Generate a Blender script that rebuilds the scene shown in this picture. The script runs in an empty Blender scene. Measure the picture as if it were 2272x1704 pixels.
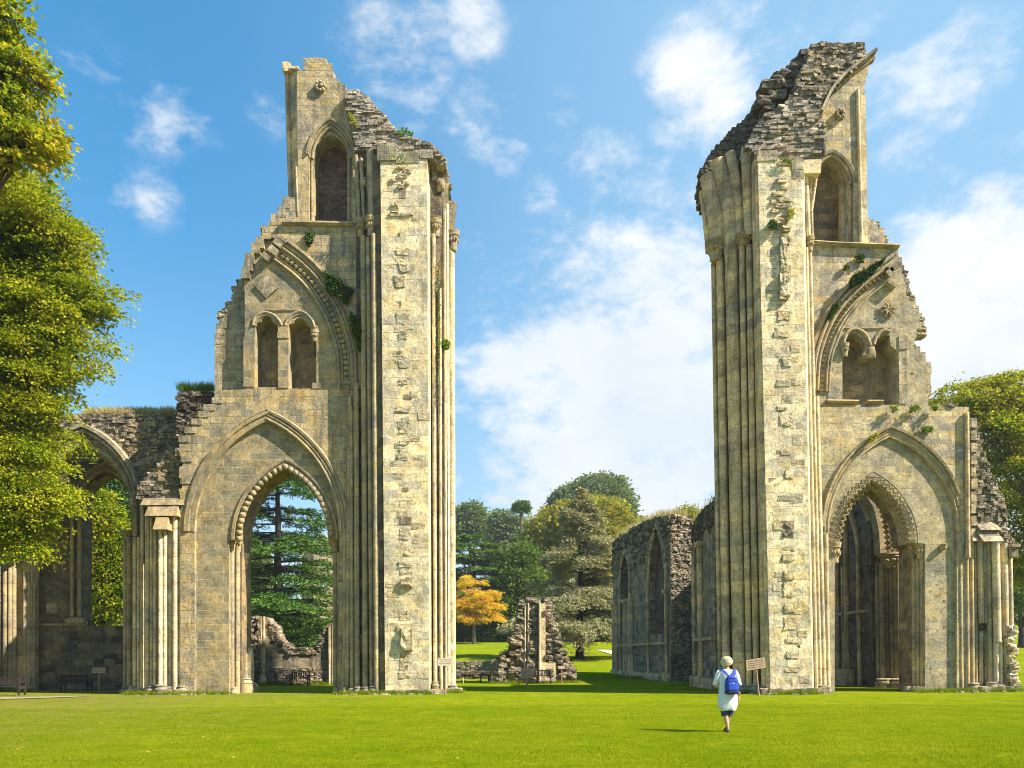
import bpy, bmesh, math, random
import numpy as np
from mathutils import Vector, Matrix, Euler, noise as mnoise
from mathutils.geometry import tessellate_polygon
R = math.radians
S = bpy.context.scene
C = S.collection
# ------------------------------------------------------------------ camera
F = 1750.0                     # focal length in pixels of a 2272-wide picture
PITCH, ROLL = R(1.3), R(0.3)
cd = bpy.data.cameras.new('camera'); cam = bpy.data.objects.new('camera', cd); C.objects.link(cam); S.camera = cam
cd.sensor_width = 36; cd.lens = F / 2272 * 36
cd.clip_start = .1; cd.clip_end = 4000
SH = 608 / F - math.tan(PITCH)
cd.shift_y = SH * F / 2272
CAM = Vector((0, 0, 1.7))
RM = Matrix.Rotation(math.pi / 2 + PITCH, 3, 'X') @ Matrix.Rotation(-ROLL, 3, 'Z')
cam.matrix_world = Matrix.Translation(CAM) @ RM.to_4x4()
# ------------------------------------------------------------------ sun, sky, exposure
SUN_TO = Vector((0.705, -0.285, 0.650)).normalized()      # direction towards the sun
sun_el = math.asin(SUN_TO.z); sun_az = math.atan2(SUN_TO.x, SUN_TO.y)
sd = bpy.data.lights.new('sun', 'SUN'); sd.energy = 5.0; sd.angle = R(.5); sd.color = (1, .90, .74)
so = bpy.data.objects.new('sun', sd); C.objects.link(so)
so.rotation_euler = SUN_TO.to_track_quat('Z', 'Y').to_euler(); so.location = SUN_TO * 60
S.view_settings.view_transform = 'Standard'; S.view_settings.look = 'None'
S.view_settings.gamma = 1; S.view_settings.use_curve_mapping = False
S.view_settings.exposure = 1.35
S.cycles.use_denoising = True
S.cycles.max_bounces = 5; S.cycles.diffuse_bounces = 2; S.cycles.transparent_max_bounces = 6
S.cycles.sample_clamp_indirect = 4
S.cycles.volume_bounces = 0
S.cycles.pixel_filter_type = 'BLACKMAN_HARRIS'; S.cycles.filter_width = 1.0
try: S.cycles.denoising_prefilter = 'ACCURATE'
except Exception: pass

def ray(px, py):
    d = Vector(((px - 1136) / F, -(py - 852) / F + SH, -1))
    return (RM @ d)
def P(px, py, Y):
    d = ray(px, py); t = Y / d.y
    return CAM + d * t
def PG(px, py, z=0):
    d = ray(px, py); t = (z - CAM.z) / d.z
    return CAM + d * t

W = bpy.data.worlds.new('World'); S.world = W; W.use_nodes = True
nt = W.node_tree; N = nt.nodes; L = nt.links
for n in list(N): N.remove(n)
def nn(t, **k):
    n = N.new(t)
    for a, b in k.items(): setattr(n, a, b)
    return n
out = nn('ShaderNodeOutputWorld'); bg = nn('ShaderNodeBackground')
sky = nn('ShaderNodeTexSky', sky_type='NISHITA', sun_disc=False, sun_elevation=sun_el, sun_rotation=sun_az,
         altitude=100, air_density=1.0, dust_density=.4, ozone_density=2.2)
hs = nn('ShaderNodeHueSaturation'); hs.inputs['Hue'].default_value = .492; hs.inputs['Saturation'].default_value = 1.74; hs.inputs['Value'].default_value = 2.6
gm = nn('ShaderNodeGamma'); gm.inputs[1].default_value = .62; L.new(sky.outputs[0], gm.inputs[0]); L.new(gm.outputs[0], hs.inputs['Color'])
tc = nn('ShaderNodeTexCoord')
def wm(op, a, b=None, c=None):
    n = nn('ShaderNodeMath', operation=op)
    for i, v in enumerate((a, b, c)):
        if v is None: continue
        if isinstance(v, (int, float)): n.inputs[i].default_value = v
        else: L.new(v, n.inputs[i])
    return n.outputs[0]
# a cloud layer: the view direction meets a flat layer high above, so clouds shrink towards the horizon
sp = nn('ShaderNodeSeparateXYZ'); L.new(tc.outputs['Generated'], sp.inputs[0])
den = wm('ADD', wm('MAXIMUM', sp.outputs[2], 0.0), .75)
cb = nn('ShaderNodeCombineXYZ'); L.new(wm('DIVIDE', sp.outputs[0], den), cb.inputs[0]); L.new(wm('DIVIDE', sp.outputs[1], den), cb.inputs[1]); L.new(wm('MULTIPLY', sp.outputs[2], 1.1), cb.inputs[2])
def wnoise(scale, detail, rough, dist=0, off=(0, 0, 0)):
    mp = nn('ShaderNodeMapping'); mp.inputs['Location'].default_value = off
    L.new(cb.outputs[0], mp.inputs[0])
    n = nn('ShaderNodeTexNoise'); n.inputs['Scale'].default_value = scale; n.inputs['Detail'].default_value = detail
    n.inputs['Roughness'].default_value = rough; n.inputs['Distortion'].default_value = dist
    L.new(mp.outputs[0], n.inputs['Vector']); return n.outputs[0]
# cloud banks where the photograph has them: soft lobes round directions of the sky
BANKS = [  (950, 60, .04, .2),  # px, py, radius (in tangent units), weight
 (1560, 190, .075, .62), (1500, 270, .05, .40), (870, 150, .075, .34), (700, 110, .05, .25), (900, 240, .05, .18), (370, 265, .05, .30), (440, 300, .03, .28), (200, 180, .05, .22), (345, 440, .045, .17), (265, 432, .03, .14),
 (1350, 330, .06, .42), (1080, 290, .06, .36), (1250, 270, .045, .3), (1400, 400, .035, .3), (1460, 380, .04, .32), (1200, 440, .035, .18), (1050, 540, .03, .2), (1290, 800, .12, .8), (1400, 750, .10, .7), (1480, 810, .12, .9), (1180, 850, .13, .75), (1330, 930, .20, .95), (1080, 760, .06, .4), (1250, 700, .04, .4), (1060, 900, .09, .4), (1380, 660, .05, .4),
 (2200, 440, .07, .60), (2160, 430, .05, .5), (2250, 420, .06, .5), (2220, 620, .11, .9), (2100, 640, .12, .9), (2100, 740, .14, 1.0), (2250, 760, .18, 1.0), (2020, 600, .06, .5), (2230, 360, .04, .35), (2100, 200, .09, .30), (1990, 330, .09, .22), (1700, 30, .09, .34), (1500, 900, .26, .9),
 (1450, 1050, .22, .8), (1150, 1030, .16, .35), (2330, 860, .25, .9), (1050, 50, .05, .22), (600, 240, .04, .2), (1900, 240, .12, .2)]
acc = None
for (px, py, r, w) in BANKS:
    d = ray(px, py).normalized()
    vm = nn('ShaderNodeVectorMath', operation='DISTANCE'); L.new(tc.outputs['Generated'], vm.inputs[0]); vm.inputs[1].default_value = d
    mr = nn('ShaderNodeMapRange', interpolation_type='SMOOTHSTEP'); L.new(vm.outputs['Value'], mr.inputs[0])
    mr.inputs[1].default_value = r * 1.25; mr.inputs[2].default_value = 0; mr.inputs[3].default_value = 0; mr.inputs[4].default_value = w
    acc = mr.outputs[0] if acc is None else wm('MAXIMUM', acc, mr.outputs[0])
n1 = wnoise(9.0, 10, .60, .3, (3.1, 1.7, 0)); n2 = wnoise(27, 9, .68, .25, (0, 5, 0))
nz = wm('ADD', wm('MULTIPLY', n1, .66), wm('MULTIPLY', n2, .34))
dens = wm('ADD', acc, wm('MULTIPLY', wm('SUBTRACT', nz, .5), 2.6))
dens = wm('SUBTRACT', dens, .10)
dens = wm('MULTIPLY', dens, wm('MINIMUM', wm('MULTIPLY', acc, 7.0), 1.0))
mr = nn('ShaderNodeMapRange', interpolation_type='SMOOTHSTEP'); L.new(dens, mr.inputs[0]); mr.inputs[1].default_value = 0.0; mr.inputs[2].default_value = .66; mr.inputs[4].default_value = .96
# thin veil low over the horizon
veil = nn('ShaderNodeMapRange', interpolation_type='SMOOTHSTEP'); L.new(sp.outputs[2], veil.inputs[0]); veil.inputs[1].default_value = .50; veil.inputs[2].default_value = -.02; veil.inputs[3].default_value = .0; veil.inputs[4].default_value = .66
veilx = nn('ShaderNodeMapRange', interpolation_type='SMOOTHSTEP'); L.new(sp.outputs[0], veilx.inputs[0]); veilx.inputs[1].default_value = -.45; veilx.inputs[2].default_value = .65; veilx.inputs[3].default_value = .35; veilx.inputs[4].default_value = 1.1
cl = wm('MAXIMUM', mr.outputs[0], wm('MULTIPLY', veil.outputs[0], veilx.outputs[0]))
# the air grows paler towards the sun's side (right)
pale = nn('ShaderNodeMapRange', interpolation_type='SMOOTHSTEP'); L.new(sp.outputs[0], pale.inputs[0]); pale.inputs[1].default_value = -.36; pale.inputs[2].default_value = .32; pale.inputs[3].default_value = 0; pale.inputs[4].default_value = .72
mxp = nn('ShaderNodeMix', data_type='RGBA'); L.new(pale.outputs[0], mxp.inputs[0]); L.new(hs.outputs[0], mxp.inputs[6]); mxp.inputs[7].default_value = (2.9, 4.9, 6.8, 1)
mix = nn('ShaderNodeMix', data_type='RGBA'); L.new(cl, mix.inputs[0]); L.new(mxp.outputs[2], mix.inputs[6])
shd = nn('ShaderNodeMix', data_type='RGBA'); sf = nn('ShaderNodeMapRange'); L.new(wnoise(3.2, 6, .6, .2, (9, 2, 0)), sf.inputs[0]); sf.inputs[1].default_value = .38; sf.inputs[2].default_value = .62; L.new(sf.outputs[0], shd.inputs[0]); shd.inputs[6].default_value = (5.6, 6.2, 6.75, 1); shd.inputs[7].default_value = (7.2, 7.3, 7.35, 1); L.new(shd.outputs[2], mix.inputs[7])
L.new(mix.outputs[2], bg.inputs[0]); bg.inputs[1].default_value = .057
L.new(bg.outputs[0], out.inputs[0])

# ------------------------------------------------------------------ node materials
class G:
    """tiny node-graph writer"""
    def __init__(s, name):
        s.m = bpy.data.materials.new(name); s.m.use_nodes = True
        s.t = s.m.node_tree; s.b = s.t.nodes['Principled BSDF']; s.o = s.t.nodes['Material Output']
    def n(s, t, ins=None, **k):
        n = s.t.nodes.new(t)
        for a, b in k.items(): setattr(n, a, b)
        for a, b in (ins or {}).items(): s.set(n.inputs[a], b)
        return n
    def set(s, i, v):
        if hasattr(v, 'is_output') or isinstance(v, bpy.types.NodeSocket): s.t.links.new(v, i)
        elif isinstance(v, tuple) and len(v) == 3 and i.type == 'RGBA': i.default_value = (*v, 1)
        else: i.default_value = v
    def math(s, op, a, b=0.0, c=None, clamp=False):
        n = s.n('ShaderNodeMath', {0: a, 1: b}, operation=op, use_clamp=clamp)
        if c is not None: s.set(n.inputs[2], c)
        return n.outputs[0]
    def noise(s, v, scale, detail=4, rough=.55, dist=0.0):
        return s.n('ShaderNodeTexNoise', {'Vector': v, 'Scale': scale, 'Detail': detail, 'Roughness': rough, 'Distortion': dist}).outputs[0]
    def ramp(s, f, stops, interp='LINEAR'):
        r = s.n('ShaderNodeValToRGB', {0: f}); cr = r.color_ramp; cr.interpolation = interp
        while len(cr.elements) < len(stops): cr.elements.new(.5)
        for e, (p, c) in zip(cr.elements, stops):
            e.position = p; e.color = (*c, 1) if len(c) == 3 else c
        return r.outputs[0]
    def mr(s, v, a, b, c=0.0, d=1.0):
        return s.n('ShaderNodeMapRange', {0: v, 1: a, 2: b, 3: c, 4: d}, interpolation_type='SMOOTHSTEP').outputs[0]
    def mix(s, f, a, b, mode='MIX'):
        n = s.n('ShaderNodeMix', data_type='RGBA', blend_type=mode)
        s.set(n.inputs[0], f); s.set(n.inputs[6], a); s.set(n.inputs[7], b); return n.outputs[2]
    def pos(s): return s.n('ShaderNodeNewGeometry').outputs['Position']
    def mapv(s, v, sc=(1, 1, 1), loc=(0, 0, 0)):
        return s.n('ShaderNodeMapping', {'Vector': v, 'Scale': sc, 'Location': loc}).outputs[0]
    def bump(s, h, strength, dist, normal=None):
        n = s.n('ShaderNodeBump', {'Height': h, 'Strength': strength, 'Distance': dist})
        if normal is not None: s.t.links.new(normal, n.inputs['Normal'])
        return n.outputs[0]

TINT = dict(pier=1.42, infill=.80, ashlar=1.06, infill_r=.95, ashlar_r=1.12, shaft_grey=1.8, shaft_warm=1.3, rubble=1.6, slate=1.5, darkwall=1.55, shadewall=.8, toothing=1.25, mould=.95, weather=1.05, niche=1.0)
def stone(name, cols, course=.31, width=.62, lichen=.5, stain=.5, ochre=.5, rub=0.0, round_=False, mortar=.55, bumpk=1.0, pit=.5, seed=0.0, green=.1, light_mortar=False, contrast=1.0):
    """coursed masonry: blocks of varying hue, eroded joints, pits, lichen spots, black weather streaks, ochre patches"""
    tint = TINT.get(name, 1.0); cols = [(c[0] * 1.06 * tint, c[1] * .98 * tint, c[2] * .94 * tint) for c in cols]
    av = [sum(c[k] for c in cols) / len(cols) for k in range(3)]; cols = [tuple(max(.02, av[k] + (c[k] - av[k]) * 1.7) for k in range(3)) for c in cols]
    g = G(name); pos = g.pos()
    pos0 = g.mapv(pos, loc=(seed, seed * .7, 0))
    nrm = g.n('ShaderNodeNewGeometry').outputs['True Normal']
    sp = g.n('ShaderNodeSeparateXYZ', {0: nrm}); px = g.n('ShaderNodeSeparateXYZ', {0: pos0})
    ax = g.math('ABSOLUTE', sp.outputs[0]); ay = g.math('ABSOLUTE', sp.outputs[1])
    if round_:
        u = g.math('MULTIPLY', px.outputs[0], 0.02)
    else:
        side = g.math('GREATER_THAN', ax, ay)
        u = g.math('ADD', g.math('MULTIPLY', px.outputs[1], side), g.math('MULTIPLY', px.outputs[0], g.math('SUBTRACT', 1.0, side)))
    wob = g.noise(pos0, 1.3 if not rub else 3, 3)
    u = g.math('ADD', u, g.math('MULTIPLY', g.math('SUBTRACT', wob, .5), .10 + rub * .5))
    z = px.outputs[2]
    zz = g.n('ShaderNodeCombineXYZ', {2: g.math('MULTIPLY', z, .9)}).outputs[0]
    zw = g.noise(zz, 1.0, 2)                       # course height varies, joints stay level
    wob2 = g.noise(pos0, 2.2 if not rub else 4.5, 3)
    v = g.math('ADD', z, g.math('ADD', g.math('MULTIPLY', zw, .55), g.math('MULTIPLY', g.math('SUBTRACT', wob2, .5), .045 + rub * .35)))
    uv = g.n('ShaderNodeCombineXYZ', {0: u, 1: v}).outputs[0]
    br = g.n('ShaderNodeTexBrick', {'Vector': uv, 'Color1': (0, 0, 0), 'Color2': (1, 1, 1), 'Mortar': (.5, .5, .5), 'Scale': 1.0, 'Mortar Size': .013 + .02 * rub, 'Mortar Smooth': .35, 'Bias': 0.0, 'Brick Width': width, 'Row Height': course},
             offset=.5, offset_frequency=2, squash=1.35, squash_frequency=3)
    t = br.outputs['Color']; joint = br.outputs['Fac']
    n = len(cols)
    col = g.ramp(t, [(i / n, c) for i, c in enumerate(cols)], 'CONSTANT')
    big = g.noise(pos0, .33, 3); mid = g.noise(pos0, 2.1, 5, .62); fine = g.noise(pos0, 22, 5, .7)
    avg = tuple(sum(c[k] for c in cols) / n for k in range(3))
    col = g.mix(g.mr(big, .35, .65, .10, .55), col, avg)
    col = g.mix(1.0, col, g.ramp(mid, [(.3, (.62, .61, .58)), (.5, (1, 1, 1)), (.72, (1.28, 1.26, 1.2))]), 'MULTIPLY')
    col = g.mix(1.0, col, g.ramp(fine, [(.3, (.52, .51, .49)), (.5, (1, 1, 1)), (.7, (1.42, 1.41, 1.37))]), 'MULTIPLY')
    mot = g.noise(g.mapv(pos0, loc=(3, 13, 5)), 7.5, 5, .72)
    col = g.mix(1.0, col, g.ramp(mot, [(.32, (.50, .49, .46)), (.44, (.92, .92, .91)), (.58, (1.08, 1.08, 1.07)), (.70, (1.38, 1.38, 1.36))]), 'MULTIPLY')
    # slow drift between cool grey and warm cream stone
    drift = g.noise(g.mapv(pos0, loc=(31, 8, 2)), .55, 4, .6)
    col = g.mix(1.0, col, g.ramp(drift, [(.34, (.74, .77, .81)), (.5, (1, 1, 1)), (.66, (1.16, 1.07, .90))]), 'MULTIPLY')
    # ochre iron patches
    oc = g.math('MULTIPLY', g.mr(g.noise(g.mapv(pos0, loc=(7, 3, 1)), .8, 4, .6), .52, .66), ochre)
    col = g.mix(oc, col, (.46, .32, .115))
    gr = g.math('MULTIPLY', g.mr(g.noise(g.mapv(pos0, loc=(17, 9, 4)), 1.1, 5, .65), .55, .7), green)
    col = g.mix(gr, col, (.21, .21, .065))
    # black weather crust, streaked downwards
    st = g.noise(g.mapv(pos0, (1.6, 1.6, .28), (3, 1, 9)), 1.0, 6, .66)
    st = g.math('MULTIPLY', g.mr(st, .50, .66), stain)
    col = g.mix(st, col, (.075, .068, .056))
    st2 = g.noise(g.mapv(pos0, (5.5, 5.5, .22), (8, 4, 1)), 1.0, 4, .6)
    st2 = g.math('MULTIPLY', g.math('MULTIPLY', g.mr(st2, .50, .70), g.mr(g.noise(g.mapv(pos0, loc=(2, 60, 0)), .7, 3), .40, .60)), .25 + stain * .8, clamp=True)
    col = g.mix(st2, col, (.13, .098, .060))
    blk = g.math('MULTIPLY', g.mr(g.noise(g.mapv(pos0, loc=(40, 2, 0)), 4.5, 6, .75), .54, .70), stain * .6)
    col = g.mix(blk, col, (.10, .09, .075))
    # joints
    jn = g.math('MULTIPLY', joint, g.mr(g.noise(pos0, 1.9, 4, .65), .42, .60, .06, 1.0))
    col = g.mix(g.math('MULTIPLY', jn, mortar), col, (.62, .56, .42) if light_mortar else (.11, .09, .065))
    # lichen: small pale rosettes
    if lichen > 0:
        vo = g.n('ShaderNodeTexVoronoi', {'Vector': pos0, 'Scale': 6.5, 'Randomness': 1.0}, feature='F1')
        vo2 = g.n('ShaderNodeTexVoronoi', {'Vector': pos0, 'Scale': 17.0, 'Randomness': 1.0}, feature='F1')
        wb = g.math('MULTIPLY', g.noise(pos0, 30, 2), .25)
        rr = g.math('ADD', vo.outputs['Distance'], wb)
        m1 = g.math('MULTIPLY', g.mr(rr, .36, .28), g.mr(g.noise(g.mapv(pos0, loc=(5, 5, 5)), .9, 3), .50, .62))
        m2 = g.math('MULTIPLY', g.mr(g.math('ADD', vo2.outputs['Distance'], wb), .42, .32), g.mr(g.noise(g.mapv(pos0, loc=(15, 5, 5)), 1.4, 4), .46, .60))
        lm = g.math('MULTIPLY', g.math('MAXIMUM', m1, m2), lichen)
        col = g.mix(lm, col, (.60, .59, .52))
    # relief
    h = g.math('MULTIPLY', g.math('SUBTRACT', 1.0, jn), .9)
    h = g.math('ADD', h, g.math('MULTIPLY', t, .35))
    h = g.math('ADD', h, g.math('MULTIPLY', mid, .9)); h = g.math('ADD', h, g.math('MULTIPLY', mot, 1.1))
    pits = g.n('ShaderNodeTexVoronoi', {'Vector': g.mapv(pos0, (1, 1, 1.3)), 'Scale': 11.0}, feature='F1').outputs['Distance']
    ph = g.math('MULTIPLY', g.mr(g.math('ADD', pits, g.math('MULTIPLY', fine, .2)), .12, .3), g.mr(big, .42, .55, 0.0, pit))
    h = g.math('ADD', h, ph)
    dots = g.math('MULTIPLY', g.mr(g.math('ADD', pits, g.math('MULTIPLY', fine, .22)), .27, .17), g.mr(g.noise(g.mapv(pos0, loc=(9, 21, 0)), .8, 4, .6), .44, .58, 0.0, pit))
    col = g.mix(g.math('MULTIPLY', dots, .75), col, (.075, .065, .045))
    if rub:
        vr = g.n('ShaderNodeTexVoronoi', {'Vector': g.mapv(g.n('ShaderNodeMix', {0: .06}, data_type='VECTOR').outputs[1] if False else pos0, (1, 1, 1.7)), 'Scale': 3.6, 'Smoothness': .2}, feature='SMOOTH_F1').outputs['Distance']
        h = g.math('ADD', h, g.math('MULTIPLY', g.math('SUBTRACT', 1.0, vr), 2.4 * rub))
        col = g.mix(g.math('MULTIPLY', g.mr(vr, .30, .62), .75 * rub), col, (.05, .043, .033))
    nb = g.bump(h, .75 * bumpk, .035 + .05 * rub)
    nb = g.bump(fine, .55 * bumpk, .012, nb)
    g.set(g.b.inputs['Base Color'], col); g.set(g.b.inputs['Normal'], nb)
    g.b.inputs['Roughness'].default_value = .93; g.b.inputs['Specular IOR Level'].default_value = .12
    return g.m

CREAM = [(.36, .31, .20), (.30, .27, .19), (.40, .34, .21), (.27, .25, .19), (.34, .30, .20), (.38, .31, .17)]
GREY = [(.33, .30, .22), (.28, .26, .205), (.36, .33, .245), (.24, .225, .18), (.31, .285, .21)]
PALE = [(.44, .40, .29), (.38, .355, .27), (.47, .425, .30), (.34, .32, .25), (.42, .37, .24)]
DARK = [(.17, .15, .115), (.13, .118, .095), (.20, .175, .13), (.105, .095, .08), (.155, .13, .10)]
RED = [(.12, .085, .075), (.16, .115, .095), (.10, .078, .075), (.14, .105, .09)]
M = {}
M['ashlar'] = stone('ashlar', CREAM, .34, .60, .35, .50, .45, mortar=.45, seed=1.3)
M['infill'] = stone('infill', [(.37, .325, .21), (.33, .30, .21), (.39, .34, .215), (.29, .275, .205)], .37, .85, .18, .10, .35, mortar=.5, bumpk=.7, pit=.2, seed=4, light_mortar=True)
M['ashlar_r'] = stone('ashlar_r', [(.37, .335, .23), (.32, .295, .22), (.40, .36, .245), (.28, .262, .21), (.38, .325, .19)], .32, .62, .45, .36, .40, mortar=.5, seed=11)
M['infill_r'] = stone('infill_r', [(.36, .33, .235), (.33, .31, .24), (.38, .345, .235), (.30, .285, .22)], .34, .8, .25, .08, .22, mortar=.45, bumpk=.65, pit=.2, seed=14)
M['pier'] = stone('pier', PALE, .36, .55, .50, .15, .28, mortar=.5, pit=.9, seed=21, green=.25, bumpk=1.2)
M['weather'] = stone('weather', GREY, .30, .55, .6, .65, .15, mortar=.7, pit=.9, seed=5, bumpk=1.2)
M['shaft'] = stone('shaft', [(.37, .32, .21), (.33, .295, .205), (.40, .34, .21), (.30, .27, .20)], .62, 9, .35, .30, .45, round_=True, mortar=.6, seed=31, bumpk=.8)
M['shaft_grey'] = stone('shaft_grey', [(.32, .26, .165), (.27, .22, .145), (.345, .275, .155), (.23, .19, .13)], .55, 9, .6, .45, .30, round_=True, mortar=.6, seed=35, bumpk=.9)
M['shaft_warm'] = stone('shaft_warm', [(.43, .385, .28), (.40, .36, .265), (.46, .40, .27), (.36, .325, .24)], .7, 9, .25, .18, .5, round_=True, mortar=.6, seed=37, bumpk=.8)
M['mould'] = stone('mould', [(.35, .30, .195), (.31, .275, .19), (.37, .31, .19)], 1.1, 9, .2, .35, .4, round_=True, mortar=.3, seed=51, bumpk=.8)
M['rubble'] = stone('rubble', [(.25, .225, .175), (.20, .182, .150), (.29, .26, .20), (.16, .15, .13)], .17, .3, .35, .6, .2, rub=.5, mortar=.9, bumpk=1.5, seed=61, green=.3)
M['rubble_dark'] = stone('rubble_dark', [(.20, .18, .15), (.15, .14, .12), (.24, .215, .175), (.125, .115, .10)], .17, .3, .3, .6, .12, rub=.6, mortar=.9, bumpk=1.6, seed=71, green=.2)
M['slate'] = stone('slate', [(.27, .25, .22), (.20, .188, .17), (.33, .305, .26), (.16, .152, .145)], .13, .42, .45, .5, .10, rub=.15, mortar=.9, bumpk=1.6, seed=81, green=.3)
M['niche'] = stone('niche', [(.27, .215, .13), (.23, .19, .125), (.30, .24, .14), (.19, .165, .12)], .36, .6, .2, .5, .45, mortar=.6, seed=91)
M['redstone'] = stone('redstone', RED, .22, .45, .35, .5, .0, mortar=.7, seed=95)
M['shadewall'] = stone('shadewall', DARK, .33, .6, .4, .5, .2, mortar=.6, seed=98)  # darker copy of darkwall: shade of bay and aisle put into the colour
M['groove_shade'] = stone('groove_shade', [(.15, .125, .085), (.11, .095, .07), (.18, .145, .09), (.09, .078, .06)], .45, .6, .35, .7, .3, mortar=.4, seed=97)  # dark cores: the shade between shafts is put into the stone colour
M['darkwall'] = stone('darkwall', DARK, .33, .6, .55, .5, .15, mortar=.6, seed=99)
M['toothing'] = stone('toothing', PALE, .5, .5, .35, .25, .35, rub=.2, mortar=.2, bumpk=2.0, seed=101)

def flat(name, col, rough=.8, var=.15, scale=6, bump=.0, spec=.3, metal=0.0):
    g = G(name); pos = g.n('ShaderNodeTexCoord').outputs['Object']
    nz = g.noise(pos, scale, 5, .6)
    c2 = tuple(c * (1 - var) for c in col); c3 = tuple(min(1, c * (1 + var)) for c in col)
    g.set(g.b.inputs['Base Color'], g.ramp(nz, [(.3, c2), (.7, c3)]))
    g.b.inputs['Roughness'].default_value = rough; g.b.inputs['Specular IOR Level'].default_value = spec; g.b.inputs['Metallic'].default_value = metal
    if bump: g.set(g.b.inputs['Normal'], g.bump(g.noise(pos, scale * 4, 4), .5, bump))
    return g.m
def leafmat(name, cols, trans=.35, spread=.6, patch=.35, pscale=.6):
    """leaf: each leaf its own hue, hue also drifting through the crown"""
    g = G(name); pos = g.pos()
    isl = g.n('ShaderNodeNewGeometry').outputs['Random Per Island']
    nz = g.noise(pos, pscale, 4, .6)
    f = g.math('ADD', g.math('MULTIPLY', isl, spread), g.math('MULTIPLY', g.mr(nz, .3, .7), 1 - spread), clamp=True)
    col = g.ramp(f, [(i / (len(cols) - 1), c) for i, c in enumerate(cols)])
    dif = g.n('ShaderNodeBsdfDiffuse', {'Color': col}); tr = g.n('ShaderNodeBsdfTranslucent', {'Color': g.mix(1.0, col, (1.25, 1.3, .55), 'MULTIPLY')})
    ms = g.n('ShaderNodeMixShader', {0: trans, 1: dif.outputs[0], 2: tr.outputs[0]})
    g.t.links.new(ms.outputs[0], g.o.inputs[0]); g.t.nodes.remove(g.b)
    return g.m
M['wood'] = flat('weathered_wood', (.30, .20, .12), .8, .25, 9, .003)
M['board'] = flat('board', (.42, .30, .20), .7, .12, 5)
M['board_pale'] = flat('board_pale', (.62, .50, .38), .7, .1, 5)
M['ink'] = flat('ink', (.13, .08, .06), .8, .1, 5)
M['bench'] = flat('bench_wood', (.035, .028, .026), .7, .3, 9, .003)
M['bark'] = flat('bark', (.075, .058, .045), .95, .4, 5, .04)
M['bark_dark'] = flat('bark_dark', (.035, .028, .024), .95, .4, 5, .04)
M['bark_grey'] = flat('bark_grey', (.16, .145, .12), .95, .3, 5, .02)
M['metal_dark'] = flat('dark_metal', (.03, .03, .035), .5, .2, 9)

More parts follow.
